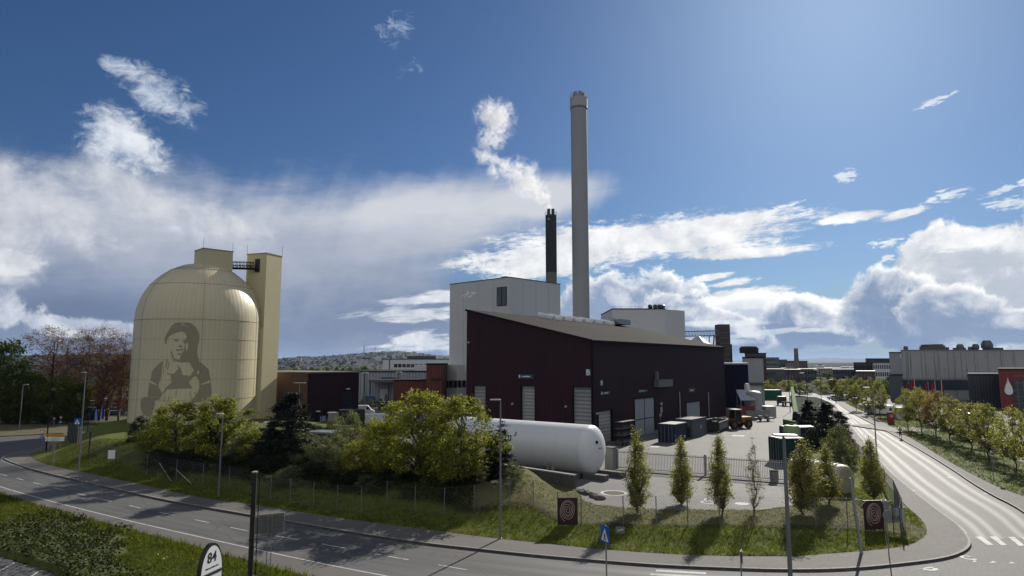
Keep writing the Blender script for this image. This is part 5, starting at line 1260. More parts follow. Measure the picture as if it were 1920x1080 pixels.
# speed sign, round sign backs
def disc_sign(px, pyc, rpx, pybase, label, front=True, yaw=0.0, z0=.12):
    q = G(px, pybase, z0); t = thing('speed_sign' if front else 'round_sign', label, 'road sign', q, yaw); zc = A(px, pyc, q.y).z - z0; r = rpx / 1208 * q.y
    pole(t, zc + r, .035)
    def dsc(nm, rr, y, m):
        n = 28; return MB().add([(rr * math.cos(2 * math.pi * k / n), yy, zc + rr * math.sin(2 * math.pi * k / n)) for yy in (y, y + .012) for k in range(n)], [tuple(range(n)), tuple(range(n, 2 * n))[::-1]] + [(k, k + n, (k + 1) % n + n, (k + 1) % n) for k in range(n)]).build(nm, m, t)
    d_ = dsc('disc', r, -.06, sign_red if front else sign_back)
    if front: dsc('white_face', r * .78, -.075, sign_white); lettering('number', '40', r * 1.05, mat('sign_black', (.01, .01, .012)), d_, (0, -.082, zc), (R(90), 0, 0), .02)
    return t
disc_sign(1863.5, 851, 4.6, 902, 'round speed limit sign reading 40 beside the tree row')
disc_sign(1622.5, 841, 5.2, 884, 'grey back of a round sign beside the last column tree', False)
# post with an edge-on sign at the bottom right
Y = 33.0; b_ = A(1390, 1075, Y); t = thing('edge_on_sign', 'thin signpost seen edge on at the bottom of the picture', 'road sign', (b_.x, Y, 0), R(76)); zt = A(1394, 1033, Y).z; pole(t, zt, .035); plate(t, 'plate', .62, .62, zt - .28, sign_back)
# leaning pole
b_ = GT(1616, 1037); tp = A(1594, 896, b_.y + .6); t = thing('leaning_pole', 'grey pole leaning left on the grass beside the corner', 'pole', b_); MB().tube([(0, 0, -.1), (tp.x - b_.x, tp.y - b_.y, tp.z - b_.z)], [.10, .07], 10).build('pole', galv, t, smooth=True); MB().lathe([(.18, 0), (.18, .08), (.1, .1)], 12).build('base_plate', dark_trim, t)
# totem 84
Y = 30.0; c = A(394, 1060, Y); ya = R(77); t = thing('totem_sign', 'arched white totem sign with the number 84 in a black frame', 'totem sign', (c.x, Y, .2), ya)
zt = A(396, 1018, Y).z - .2; wd = 1.50; n = 24; ar = [(wd / 2 * math.cos(math.pi * k / n), zt - 1.30 + 1.30 * math.sin(math.pi * k / n)) for k in range(n + 1)]
def arch(s, y0, y1, m, name, par, zb=0.0):
    pts = [(x * s, z if s == 1 else (zt - 1.30) + (z - (zt - 1.30)) * s) for x, z in ar] + [(-wd / 2 * s, zb), (wd / 2 * s, zb)]
    k = len(pts); return MB().add([(x, y0, z) for x, z in pts] + [(x, y1, z) for x, z in pts], [tuple(range(k))[::-1], tuple(range(k, 2 * k))] + [(i, (i + 1) % k, (i + 1) % k + k, i + k) for i in range(k)]).build(name, m, par)
fr_ = arch(1, -.09, .09, black_m, 'frame', t); fc = arch(.91, -.095, -.088, mat('totem_white', (.74, .75, .76), .3, .04, 1), 'face', t, .1)
MB().bb(-wd / 2 * .91, wd / 2 * .91, -.12, -.096, zt - 1.36, zt - 1.27).build('divider', black_m, t); MB().bb(-wd / 2 * .91, wd / 2 * .91, -.11, -.096, zt - 1.25, zt - 1.22).build('divider_strip', pale_steel, t)
bl_ = mat('black_letter', (.012, .012, .014)); lettering('number', '84', .62, bl_, t, (-.02, -.10, zt - .62), (R(90), 0, 0), .012)
def scribble(par, x0, x1, z, h, seed, name='small_print'):
    rnd = random.Random(seed); m_ = MB(); x = x0
    while x < x1: w_ = rnd.uniform(.05, .1); m_.bb(x, min(x1, x + w_), -.099, -.096, z - h * .45, z + h * rnd.choice((.25, .45, .6))); x += w_
    return m_.build(name, bl_, par)
scribble(t, -.42, .45, zt - 1.05, .06, 3); lettering('lettering', 'WP', .24, bl_, t, (-.48, -.10, zt - 1.68), (R(90), 0, 0), .02); lettering('lettering', 'norrood', .22, bl_, t, (.16, -.10, zt - 1.66), (R(90), 0, 0), .004)
scribble(t, .05, .5, zt - 2.15, .05, 5)
MB().bb(-wd / 2 + .05, wd / 2 - .05, -.25, .25, -.15, .06).build('foot', dark_conc, t)
# ribbed back of a large road sign on lattice legs
q = Vector((0, 0, 0)); b_ = G(499, 1066, .15); t = thing('road_sign_back', 'grey ribbed back of a large road sign on a lattice leg in the verge', 'road sign', b_, R(24)); zt, zb = A(505, 964, b_.y).z - .15, A(505, 1000, b_.y).z - .15; w_ = (A(530, 980, b_.y).x - A(479, 980, b_.y).x) / math.cos(R(24))
MB().bb(-w_ / 2, w_ / 2, .02, .04, zb, zt).build('panel', mat('ribbed_back', (.24, .235, .22), .5, .1, 1, metal=.3), t)
m_ = MB()
for k in range(9): z = zb + (zt - zb) * (k + .3) / 9; m_.bb(-w_ / 2, w_ / 2, -.05, .018, z, z + .03)
m_.build('ribs', mat('rib_dark', (.10, .10, .095), .6), t)
MB().bb(w_ / 2, w_ / 2 + .03, -.05, .05, zb - .02, zt + .02).build('edge', pale_steel, t)
m_ = MB()
for dx in (-.02, .22): m_.tube([(dx, -.12, -.1), (dx, -.12, zt)], .022, 6)
n = int(zt / .3)
for k in range(n): m_.tube([(-.02 if k % 2 else .22, -.12, k * .3), (.22 if k % 2 else -.02, -.12, k * .3 + .3)], .012, 4)
m_.build('lattice_leg', galv, t)
# dark pole with conduit
Y = 30.5; b_ = A(469, 1080, Y); t = thing('dark_pole', 'dark wooden pole with a cable conduit standing in the foreground verge', 'pole', (b_.x, Y, .15)); zt = A(474, 886, Y).z - .15
MB().tube([(0, 0, -.2), (0, 0, zt)], [.125, .11], 14).build('pole', mat('tarred_wood', (.022, .019, .017), .8, .3, 1.5), t, smooth=True); MB().lathe([(.13, zt), (.13, zt + .05), (0, zt + .08)], 14).build('cap', mat('cap_grey', (.30, .28, .24), .6), t)
MB().tube([(.24, -.02, 0), (.24, -.02, zt - .3), (.12, 0, zt - .12)], .022, 6).build('conduit', dark_trim, t)
for k in range(4): MB().bb(.1, .26, -.03, .03, .8 + k * 1.3, .86 + k * 1.3).build('bracket', galv, t)
for k in range(3): MB().tube([(-.17, -.05, zt - .5 - k * .5), (-.05, -.12, zt - .5 - k * .5)], .03, 6).build('insulator', dark_trim, t)

# ---------------------------------------------------------------- lamps
lamp_m = mat('lamp_post_grey', (.20, .205, .21), .45, .15, 2, metal=.5)
def lamp(px, py, pyt, label, Y=None, arm=.5, yaw=0.0, r=.085, z0=None, head=(.75, .28), dark=False, zt=None):
    if Y is None: b_ = GT(px, py) if z0 is None else G(px, py, z0)
    else: b_ = A(px, py, Y); b_.z = z0 or 0.0
    if zt is None: zt = A(px, pyt, b_.y).z - b_.z
    t = thing('street_lamp', label, 'street lamp', b_, yaw, 'street lamps along the roads'); m = dark_trim if dark else lamp_m
    MB().tube([(0, 0, -.1), (0, 0, zt * .3), (0, 0, zt)], [r, r * .85, r * .6], 10).build('pole', m, t, smooth=True)
    MB().tube([(0, 0, zt), (arm * .3, 0, zt + .06), (arm, 0, zt + .08)], .035, 6).build('arm', m, t, smooth=True)
    MB().box((arm + head[0] / 2 - .12, 0, zt + .09), (head[0], head[1], .09)).build('lamp_head', pale_steel, t, bevel=.03)
    MB().lathe([(r * 1.5, -.05), (r * 1.5, .05), (r * 1.05, .08)], 12).build('base', m, t)
    return t
lamp(147, 883, 700, 'slim grey street lamp left of the silo on the verge', arm=.1, yaw=R(150))
lamp(410, 930, 778, 'grey street lamp in front of the yellow green bushes below the silo', arm=.1, yaw=R(160))
lamp(938, 1010, 752, 'grey street lamp in front of the white gas tank', arm=.1, yaw=R(180))
lamp(1480, 1040, 820, 'tall grey street lamp with a broad flat head in the right foreground', Y=29.2, arm=-.32, yaw=R(-8), r=.12, head=(1.0, .5))
lamp(1646, 884, 728, 'street lamp beside the side road with the last column tree', arm=-.9, yaw=0, head=(.7, .25), z0=.13)
lamp(86, 848, 640, 'slim dark lamp post behind the yield sign at the roundabout', dark=True, arm=.1, z0=0)
lamp(36, 806, 722, 'thin grey lamp post in front of the trees at far left', z0=0.1, arm=.3)
lamp(164, 812, 752, 'dark lamp post in front of the blue container', z0=.1, arm=.2, dark=True)
lamp(559, 800, 719, 'white T shaped lamp behind the dark pine', Y=110, z0=YZ, arm=-.9, head=(2.0, .5), zt=A(559, 719, 110).z - YZ)
for px, py, yt, Yv, lb in ((1484, 820, 690, 150, 'dark lamp post behind the green boom'), (1516, 790, 700, 165, 'dark lamp post with a long arm above the dark pines'), (1541, 770, 694, 175, 'tall dark lamp post at the bend of the side road'), (1568, 760, 712, 190, 'thin dark lamp post beyond the side road trees'), (1604, 740, 690, 240, 'thin lamp post in front of the white framed block')):
    b_ = A(px, py, Yv); lamp(px, py, yt, lb, Y=Yv, z0=.1, arm=-1.6, dark=True, zt=A(px, yt, Yv).z - .1, head=(1.2, .35))
for px, py, yt in ((683, 742, 699), (747, 742, 698)):
    Yv = 176; b_ = A(px, py, Yv); t = thing('yard_light', ('twin headed yard light at the corner of the brown workshop', 'twin headed yard light in front of the warehouse canopy')[px > 700], 'yard light', (b_.x, Yv, YZ)); zt = A(px, yt, Yv).z - YZ
    MB().tube([(0, 0, 0), (0, 0, zt)], .11, 8).build('pole', dark_trim, t)
    for s in (-1, 1): MB().box((s * .6, 0, zt), (.8, .5, .2), 0, ('Y', s * .3)).build('lamp_head', pale_steel, t)
# ---------------------------------------------------------------- vegetation
bark = mat('bark', (.060, .050, .042), .9, .3, 4, bump=.01)
bark_pale = mat('pale_bark', (.16, .15, .13), .9, .3, 4)
twig_red = mat('twig_brown', (.085, .052, .042), .9, .3, 3)
L_yel = leaf_mat('leaf_yellow_green', (.110, .120, .020), (.300, .295, .060), .52)
L_grn = leaf_mat('leaf_mid_green', (.040, .060, .012), (.110, .130, .028), .45)
L_drk = leaf_mat('leaf_dark_green', (.010, .017, .008), (.030, .042, .014), .22)
L_gry = leaf_mat('leaf_grey_green', (.055, .068, .034), (.230, .240, .150), .44)
L_con = leaf_mat('needle_dark', (.007, .012, .008), (.022, .030, .018), .12)
L_red = leaf_mat('leaf_red_brown', (.140, .062, .030), (.310, .160, .080), .48)
L_pop = leaf_mat('leaf_column_tree', (.150, .145, .045), (.360, .340, .125), .56)
L_row = leaf_mat('leaf_row_tree', (.130, .130, .050), (.300, .285, .120), .52)
L_pnk = leaf_mat('leaf_rusty', (.150, .095, .055), (.260, .185, .100), .48)
def quads(cen, nrm, up, ln, wd, fold=.0):     # kite shaped leaves
    t = np.cross(nrm, up); t /= np.linalg.norm(t, axis=1, keepdims=True) + 1e-9
    u = np.cross(t, nrm)
    a = cen - u * ln[:, None] * .5; c = cen + u * ln[:, None] * .5
    b_ = cen + t * wd[:, None] * .5 + nrm * fold; d = cen - t * wd[:, None] * .5 + nrm * fold
    v = np.stack([a, b_, c, d], 1).reshape(-1, 3)
    return v, np.arange(len(v)).reshape(-1, 4)
def unit(v): return v / (np.linalg.norm(v, axis=-1, keepdims=True) + 1e-9)
def tubes_np(segs, n=4):                      # many tapered sticks at once: (p0,p1,r0,r1)
    v = []; f = []
    for p0, p1, r0, r1 in segs:
        p0 = Vector(p0); p1 = Vector(p1); d = (p1 - p0); 
        if d.length < 1e-4: continue
        d.normalize(); u = d.orthogonal().normalized(); w = d.cross(u); o = len(v)
        for p, r in ((p0, r0), (p1, r1)):
            for k in range(n): a = 2 * math.pi * k / n; v.append(tuple(p + (u * math.cos(a) + w * math.sin(a)) * r))
        for k in range(n): f.append((o + k, o + (k + 1) % n, o + n + (k + 1) % n, o + n + k))
    return v, f
def make_tree(seed, H, Rr_, base, prof, nclump, nleaf, lsize, cl_r, tr, lm, bm, style='broad', twigs=3, stems=1, hollow=.45):
    """returns (trunk mesh, crown mesh) of a tree of height H and crown radius Rr_"""
    rg = np.random.default_rng(seed); segs = []; cl = []
    ph = rg.uniform(0, 6.28, 4)
    stem_tops = []
    for s in range(stems):
        a = rg.uniform(0, 6.28); sp = 0 if stems == 1 else Rr_ * .35
        pts = [Vector((0, 0, -.3))]; top = Vector((math.cos(a) * sp, math.sin(a) * sp, H * (.93 if style != 'bush' else .8))); q = 7
        for k in range(1, q + 1):
            f = k / q; pts.append(Vector((top.x * f + rg.normal() * .03 * H * (f < 1), top.y * f + rg.normal() * .03 * H * (f < 1), top.z * f)))
        for k in range(q): segs.append((pts[k], pts[k + 1], tr * (1 - k / q) ** .8 * .95 + .012, tr * (1 - (k + 1) / q) ** .8 * .95 + .012))
        stem_tops.append(pts)
    def stem_at(pts, z):
        for a, b_ in zip(pts, pts[1:]):
            if a.z <= z <= b_.z: return a.lerp(b_, (z - a.z) / max(1e-6, b_.z - a.z))
        return pts[-1]
    while len(cl) < nclump:
        f = rg.random(); r = prof(f)
        if rg.random() > (r + .12): continue
        a = rg.uniform(0, 6.28); k = (hollow + (1 - hollow) * rg.random() ** .6)
        lob = 1 + .22 * math.sin(3 * a + ph[0] + 4 * f) + .15 * math.sin(5 * a + ph[1] - 7 * f)
        rad = Rr_ * r * k * lob
        z = base * H + f * (H - base * H)
        cl.append((math.cos(a) * rad, math.sin(a) * rad, z, f))
    P = []; N = []; U = []
    for i, (x, y, z, f) in enumerate(cl):
        c = Vector((x, y, z)); st = stem_tops[i % len(stem_tops)]
        hr = math.hypot(x, y)
        z0 = max(base * H * .75, z - hr * {'broad': .75, 'column': 2.2, 'conifer': -.05, 'bush': .9}[style] - .02 * H)
        b0 = stem_at(st, min(z0, st[-1].z * .97)); mid = b0.lerp(c, .55) + Vector((0, 0, (.10 if style != 'column' else -.1) * hr))
        tr2 = max(.012, tr * .33 * (1 - f) ** .7)
        segs += [(b0, mid, tr2, tr2 * .6), (mid, c, tr2 * .6, .010)]
        for _ in range(twigs):
            d = Vector(rg.normal(size=3)); d.z = abs(d.z) * .8; segs.append((c, c + d.normalized() * cl_r * rg.uniform(.6, 1.3), .011, .004))
        m = int(nleaf / nclump * rg.uniform(.5, 1.5)); cr = cl_r * rg.uniform(.7, 1.25)
        q = rg.normal(size=(m, 3)) * .52; q[:, 2] *= .75 if style != 'column' else 1.5
        if style == 'conifer': q[:, 2] *= .45
        p = np.array([x, y, z]) + q * cr; P.append(p)
        out = unit(p - np.array([0, 0, base * H + (H - base * H) * .35]))
        N.append(unit(rg.normal(size=(m, 3)) + out * .5 + np.array([0, 0, .35])))
        U.append(unit(rg.normal(size=(m, 3)) + (np.array([0, 0, 1.0]) if style != 'conifer' else out * 2.5 * np.array([1, 1, .2]))))
    P = np.concatenate(P); N = np.concatenate(N); U = np.concatenate(U); s = lsize * rg.uniform(.6, 1.35, len(P))
    v, f = quads(P, N, U, s * (1.0 if style != 'conifer' else 2.2), s * (.72 if style != 'conifer' else .45), .04 * lsize)
    tv, tf = tubes_np(segs)
    return np_mesh('trunk', tv, tf, bm), np_mesh('crown', v, f, lm)
round_p = lambda f: (max(0.0, 1 - (2 * f - .75) ** 2 / 1.75)) ** .6 if f < .98 else .1
egg_p = lambda f: max(.05, math.sin(math.pi * min(1, (f * .86 + .10))) ** .8)
col_p = lambda f: max(.06, (math.sin(math.pi * min(1.0, (f * .93 + .07)) ** .75)) ** .9 * (1.0 - .25 * f))
cone_p = lambda f: max(.04, 1 - f) * (1 if f > .08 else .8)
vase_p = lambda f: max(.08, .35 + .75 * f - .55 * f ** 4)
bush_p = lambda f: max(.1, (1 - f ** 2.2) ** .5)
KIND = {}
def kind(key, n, *a, **k): KIND[key] = [make_tree(1000 * len(KIND) + i * 17 + 5, *a, **k) for i in range(n)]
# master meshes are for a tree 8 m tall (scaled for each place)
kind('yellow', 3, 8, 3.3, .14, round_p, 150, 13500, .20, .62, .16, L_yel, bark, twigs=3, stems=3)
kind('yellow_bush', 2, 5.5, 2.3, .10, round_p, 80, 7500, .18, .52, .12, L_yel, bark, twigs=3, stems=3)
kind('dark_bush', 3, 4, 2.1, .02, bush_p, 70, 6500, .17, .55, .08, L_drk, bark, 'bush', twigs=2, stems=3)
kind('grey_bush', 3, 4, 2.0, .02, bush_p, 80, 7500, .14, .48, .08, L_gry, bark, 'bush', twigs=3, stems=3)
kind('pine', 2, 7, 2.3, .06, lambda f: max(.08, (1 - f) ** .62), 170, 17000, .17, .50, .16, L_con, bark, 'conifer', twigs=2)
kind('spruce', 2, 7, 1.3, .05, cone_p, 110, 6500, .15, .36, .12, L_con, bark, 'conifer', twigs=1)
kind('column', 3, 7, 1.0, .09, col_p, 180, 8200, .12, .33, .075, L_pop, bark, 'column', twigs=4, hollow=.2)
kind('column_sparse', 1, 7, .95, .09, col_p, 90, 800, .11, .34, .075, L_pop, twig_red, 'column', twigs=9, hollow=.2)
kind('row', 3, 7.5, 2.4, .24, egg_p, 80, 4200, .24, .60, .11, L_row, bark, twigs=3)
kind('rusty', 1, 7, 2.0, .24, egg_p, 80, 3800, .22, .55, .10, L_pnk, bark, twigs=4)
kind('bare', 3, 19, 5.2, .16, vase_p, 170, 3600, .24, 1.25, .32, L_red, twig_red, twigs=13, stems=2, hollow=.25)
kind('big_dark', 3, 16, 5.0, .03, egg_p, 130, 6500, .50, 1.35, .30, L_grn, bark, twigs=2)
kind('far', 3, 9, 3.4, .10, egg_p, 60, 2000, .55, .95, .16, L_grn, bark, twigs=1)
kind('far_yellow', 3, 8, 3.0, .12, egg_p, 60, 2000, .48, .85, .13, L_row, bark, twigs=1)
rt = random.Random(77)
def tree(key, name, label, cat, loc, H, Rpx=None, group=None, rz=None):
    var = KIND[key]; tm, cm = var[rt.randrange(len(var))]
    zs = np.empty(len(cm.vertices) * 3, np.float32); cm.vertices.foreach_get('co', zs); zs = zs.reshape(-1, 3)
    h0 = zs[:, 2].max(); r0 = np.percentile(np.hypot(zs[:, 0], zs[:, 1]), 96)
    t = thing(name, label, cat, loc, rt.uniform(0, 6.28) if rz is None else rz, group)
    sz = H / h0; sx = sz if Rpx is None else Rpx / r0
    t.scale = (sx, sx, sz)
    link('trunk', tm, t); link('crown', cm, t); return t
def px_tree(key, name, label, cat, px, pyb, pyt, rpx, group=None, Y=None, z0=None):
    if Y is None: b_ = GT(px, pyb) if z0 is None else G(px, pyb, z0)
    else: b_ = A(px, pyb, Y); b_.z = z0 if z0 is not None else hz(b_.x, Y)
    H = A(px, pyt, b_.y).z - b_.z; return tree(key, name, label, cat, b_, H, rpx / 1208 * b_.y, group)
GB = 'shrubs and trees planted on the bank'
for a in (('yellow', 'maple_tree', 'big yellow green tree left of the white tank, the taller of the pair', 'tree', 782, 915, 726, 84, GB),
          ('yellow', 'maple_tree', 'big yellow green tree touching the left end of the white tank', 'tree', 866, 912, 736, 76, GB),
          ('yellow', 'maple_tree', 'yellow green tree at the left flank of the tall pair', 'tree', 716, 922, 785, 52, GB),
          ('yellow_bush', 'maple_shrub', 'low yellow green shrub between the tall pair and the grey willows', 'shrub', 825, 925, 830, 46, GB),
          ('yellow_bush', 'maple_tree', 'yellow green tree in front of the mural on the silo', 'tree', 330, 868, 748, 58, GB),
          ('yellow_bush', 'maple_tree', 'yellow green tree below the right side of the silo drum', 'tree', 408, 872, 738, 56, GB),
          ('dark_bush', 'yew_shrub', 'dark shrub inside the yellow green trees below the silo', 'shrub', 405, 886, 775, 36, GB),
          ('pine', 'pine_tree', 'dark bushy pine right of the silo lift tower', 'pine tree', 541, 872, 733, 50, GB),
          ('pine', 'pine_tree', 'low dark pine at the foot of the silo lift tower', 'pine tree', 507, 872, 800, 34, GB),
          ('spruce', 'spruce_tree', 'small dark spruce against the side of the white tank', 'spruce tree', 941, 908, 787, 24, GB),
          ('spruce', 'spruce_tree', 'thin dark spruce between the yellow tree and the white tank', 'spruce tree', 920, 905, 800, 16, GB),
          ('grey_bush', 'willow_shrub', 'broad grey green willow below the dark pine', 'shrub', 562, 902, 803, 47, GB),
          ('grey_bush', 'willow_shrub', 'narrow grey green willow left of the yellow green trees', 'shrub', 634, 898, 808, 30, GB),
          ('grey_bush', 'willow_shrub', 'tall grey green willow in front of the purple workshop', 'shrub', 652, 868, 764, 38, GB),
          ('grey_bush', 'blossom_shrub', 'silvery flowering shrub in front of the tank support', 'shrub', 962, 944, 862, 26, GB),
          ('grey_bush', 'willow_shrub', 'greyish shrub hiding the lower left of the mural', 'shrub', 292, 862, 768, 36, GB),
          ('grey_bush', 'willow_shrub', 'grey green shrub at the base of the silo edge', 'shrub', 462, 880, 796, 42, GB),
          ('dark_bush', 'dark_shrub', 'small dark shrub at the left foot of the silo', 'shrub', 262, 828, 776, 22, GB),
          ('dark_bush', 'dark_shrub', 'dark shrub below the yellow green trees near the lamp', 'shrub', 350, 895, 842, 40, GB),
          ('dark_bush', 'dark_shrub', 'dark shrub left of the lamp on the bank', 'shrub', 300, 886, 838, 34, GB),
          ('dark_bush', 'dark_shrub', 'dark shrub right of the lamp below the silo', 'shrub', 440, 905, 848, 44, GB),
          ('dark_bush', 'dark_shrub', 'dark shrub below the low pine', 'shrub', 500, 915, 850, 40, GB),
          ('grey_bush', 'grey_shrub', 'low dull shrub behind the fence below the willows', 'shrub', 545, 925, 870, 38, GB),
          ('grey_bush', 'willow_shrub', 'wide grey green willow between the dark pine and the narrow willow', 'shrub', 605, 885, 812, 34, GB),
          ('yellow_bush', 'maple_shrub', 'fresh green shrub at the right side of the silo foot', 'shrub', 470, 868, 806, 36, GB),
          ('dark_bush', 'dark_shrub', 'dark shrub at the back of the bank right of the dark pine', 'shrub', 592, 840, 792, 30, GB, 86, .7),
          ('grey_bush', 'willow_shrub', 'pale willow at the back of the bank before the purple workshop', 'shrub', 625, 838, 778, 26, GB, 88, .7),
          ('dark_bush', 'dark_shrub', 'dark shrub at the back of the bank beside the lift tower foot', 'shrub', 490, 840, 800, 30, GB, 92, .8),
          ('dark_bush', 'dark_shrub', 'dark shrub half hidden behind the tall grey green willow', 'shrub', 680, 850, 790, 30, GB, 84, .6),
          ('dark_bush', 'dark_shrub', 'dark shrub between the two grey green willows', 'shrub', 600, 925, 862, 36, GB),
          ('yellow_bush', 'maple_shrub', 'young yellow green shrub left of the tall pair of trees', 'shrub', 672, 905, 822, 36, GB),
          ('yellow_bush', 'maple_shrub', 'yellow green shrub at the left end of the bushes by the silo', 'shrub', 290, 872, 800, 34, GB),
          ('dark_bush', 'dark_shrub', 'dark shrub on the slope below the narrow willow', 'shrub', 648, 936, 880, 34, GB),
          ('dark_bush', 'dark_shrub', 'dark undergrowth below the left tall tree', 'shrub', 745, 938, 880, 42, GB),
          ('dark_bush', 'dark_shrub', 'dark undergrowth below the right tall tree', 'shrub', 880, 936, 885, 40, GB),
          ('grey_bush', 'grey_shrub', 'thin grey shrub behind the fence under the tall pair', 'shrub', 690, 942, 888, 30, GB)): px_tree(*a)
GC = 'slim column trees along the yard'
for px, yb, yt, r, k, lb in ((1197, 961, 800, 25, 'column', 'column shaped tree nearest the white tank, the tallest of the front row'), (1280, 955, 815, 22, 'column', 'second column shaped tree from the white tank'), (1352, 967, 807, 22, 'column', 'third column shaped tree from the white tank'), (1416, 963, 818, 18, 'column_sparse', 'nearly leafless column tree in the front row'),
                            (1511, 966, 815, 33, 'column', 'broad column tree left of the cream cylinder'), (1553, 946, 830, 22, 'column', 'column tree standing in front of the cream cylinder'), (1637, 942, 815, 24, 'column', 'column tree behind the right spiral board')):
    px_tree(k, 'column_tree', lb, 'tree', px, yb, yt, r, GC)
GR = 'trees of the row beside the side road'
for px, yb, yt, r, k, lb in ((1651, 782, 709, 17, 'row', 'small green tree standing alone beyond the red pylon sign'), (1703, 806, 724, 20, 'row', 'yellow green tree just right of the red pylon sign'), (1728, 812, 722, 26, 'row', 'second tree of the row counted from the pylon sign'), (1757, 822, 730, 26, 'rusty', 'rusty leaved tree below the red flags'), (1785, 833, 738, 29, 'row', 'pale green tree right of the red flags'),
                            (1820, 848, 748, 34, 'row', 'broad pale green tree in the middle of the row'), (1857, 864, 750, 32, 'row', 'pale green tree behind the speed limit sign'), (1905, 886, 756, 40, 'row', 'large pale green tree at the right edge in front of the red building'), (1960, 912, 762, 44, 'row', 'pale green tree cut by the right edge of the picture'), (1800, 818, 745, 24, 'rusty', 'rusty leaved tree behind the pale green row'), (1846, 835, 752, 26, 'row', 'pale green tree in the second line before the red building'), (1735, 795, 727, 18, 'rusty', 'small rusty tree in front of the grey factory'),
                            (1606, 770, 715, 15, 'row', 'young green tree by the far pavement'), (1628, 778, 726, 12, 'row', 'young tree between the far pavement and the lone green tree')):
    px_tree(k, 'row_tree', lb, 'tree', px, yb, yt, r, GR, z0=.14)
# dark pines and shrubs between yard and side road
for a in (('pine', 'pine_tree', 'dark bushy pine right of the green boom', 'pine tree', 1518, 815, 748, 24), ('pine', 'pine_tree', 'broad dark pine beside the side road', 'pine tree', 1553, 838, 752, 34), ('pine', 'pine_tree', 'dark pine reaching over the side road pavement', 'pine tree', 1577, 832, 770, 22), ('dark_bush', 'dark_shrub', 'dark shrub behind the navy container', 'shrub', 1532, 845, 790, 24),
          ('grey_bush', 'willow_shrub', 'grey green willow above the cream cylinder', 'shrub', 1574, 880, 790, 32), ('grey_bush', 'willow_shrub', 'grey green bush by the mesh fence of the side road', 'shrub', 1592, 872, 812, 20), ('dark_bush', 'dark_shrub', 'dark bush at the yard edge behind the broad column tree', 'shrub', 1508, 858, 812, 14)):
    px_tree(*a, z0=.35)
# left background wood
GL = 'trees behind the roundabout'
for px, yb, yt, r, k, lb in ((8, 800, 628, 42, 'big_dark', 'large green tree at the left edge of the picture'), (-40, 800, 640, 50, 'big_dark', 'green tree partly outside the left edge'), (52, 798, 690, 36, 'big_dark', 'low green tree below the bare crowns'), (105, 798, 700, 36, 'big_dark', 'dark green tree in front of the reddish trees'), (140, 796, 715, 30, 'big_dark', 'dark green tree left of the blue container'), (30, 805, 735, 36, 'big_dark', 'darkest low tree behind the dry bank'), (80, 803, 730, 34, 'big_dark', 'dark low tree behind the yield signs'),
                            (82, 790, 606, 40, 'bare', 'half bare tree with dark upright limbs'), (150, 792, 604, 34, 'bare', 'reddish bare tree with two crowns'), (185, 790, 606, 32, 'bare', 'reddish brown tree above the blue container'), (222, 788, 612, 28, 'bare', 'reddish brown tree beside the silo'), (125, 792, 625, 36, 'bare', 'rusty bare tree in the middle of the wood'), (240, 785, 650, 26, 'bare', 'small bare tree half behind the silo'), (200, 790, 640, 40, 'bare', 'broad rusty tree in front of the blue truck')):
    px_tree(k, 'bare_tree' if k == 'bare' else 'broadleaf_tree', lb, 'tree', px, yb, yt, r, GL, Y=132 if k == 'bare' else 126, z0=.1)
# far trees: before the hill, along the street and in the town
rf = random.Random(12); nfar = 0
def far_row(n, x0, x1, yt0, yt1, Y0, Y1, keys, label, group, rr=(8, 13)):
    for i in range(n):
        Y = rf.uniform(Y0, Y1); px = x0 + (x1 - x0) * (i + rf.uniform(.1, .9)) / n; b_ = A(px, 700, Y); b_.z = 0
        H = A(px, rf.uniform(yt0, yt1), Y).z
        if H > 2: tree(rf.choice(keys), 'distant_tree', label, 'tree', b_, H, rf.uniform(*rr) / 1208 * Y, group)
far_row(26, 515, 735, 684, 694, 250, 330, ('far', 'far', 'far_yellow'), 'far off green tree below the wooded hill', 'distant trees below the hill', (9, 15))
far_row(12, -20, 250, 700, 730, 150, 190, ('far', 'big_dark'), 'shaded tree deep in the wood behind the roundabout', 'distant trees behind the roundabout', (14, 24))
far_row(20, 1430, 1545, 706, 722, 215, 330, ('far_yellow', 'far_yellow', 'far'), 'yellow green street tree at the far end of the yard', 'distant trees at the end of the yard', (9, 14))
far_row(24, 1545, 1690, 702, 720, 200, 330, ('far_yellow', 'far_yellow', 'far'), 'pale green tree far along the side road', 'distant trees along the side road', (8, 13))
far_row(18, 1440, 1690, 690, 700, 380, 560, ('far',), 'grey green tree among the distant roofs', 'distant trees among the roofs', (5, 9))
far_row(8, 655, 740, 735, 748, 150, 172, ('far',), 'small green tree by the warehouse car park', 'distant trees by the warehouse', (4, 7))

# grass, flowers and ground cover
def tufts(name, label, n, pts_fn, hmin, hmax, wid, m, seed, blades=3):
    rg = np.random.default_rng(seed); p = pts_fn(rg, n); n = len(p); V = []
    for k in range(blades):
        a = rg.uniform(0, 6.28, n); h = rg.uniform(hmin, hmax, n); lean = rg.normal(size=(n, 2)) * .35 * h[:, None]; w_ = rg.uniform(.6, 1.3, n) * wid
        o = rg.normal(size=(n, 2)) * .06; b0 = p.copy(); b0[:, :2] += o
        d = np.stack([np.cos(a), np.sin(a), np.zeros(n)], 1) * w_[:, None]
        tip = b0 + np.concatenate([lean, h[:, None]], 1); V.append(np.stack([b0 - d, b0 + d, tip], 1))
    V = np.concatenate(V).reshape(-1, 3); me = np_mesh(name, V, np.arange(len(V)).reshape(-1, 3), m)
    return tag(link(name, me), label, 'grass', None, 'stuff')
G_grn = leaf_mat('grass_blade', (.050, .066, .009), (.175, .190, .030), .42)
G_dry = leaf_mat('dry_grass_blade', (.085, .084, .024), (.190, .175, .072), .35)
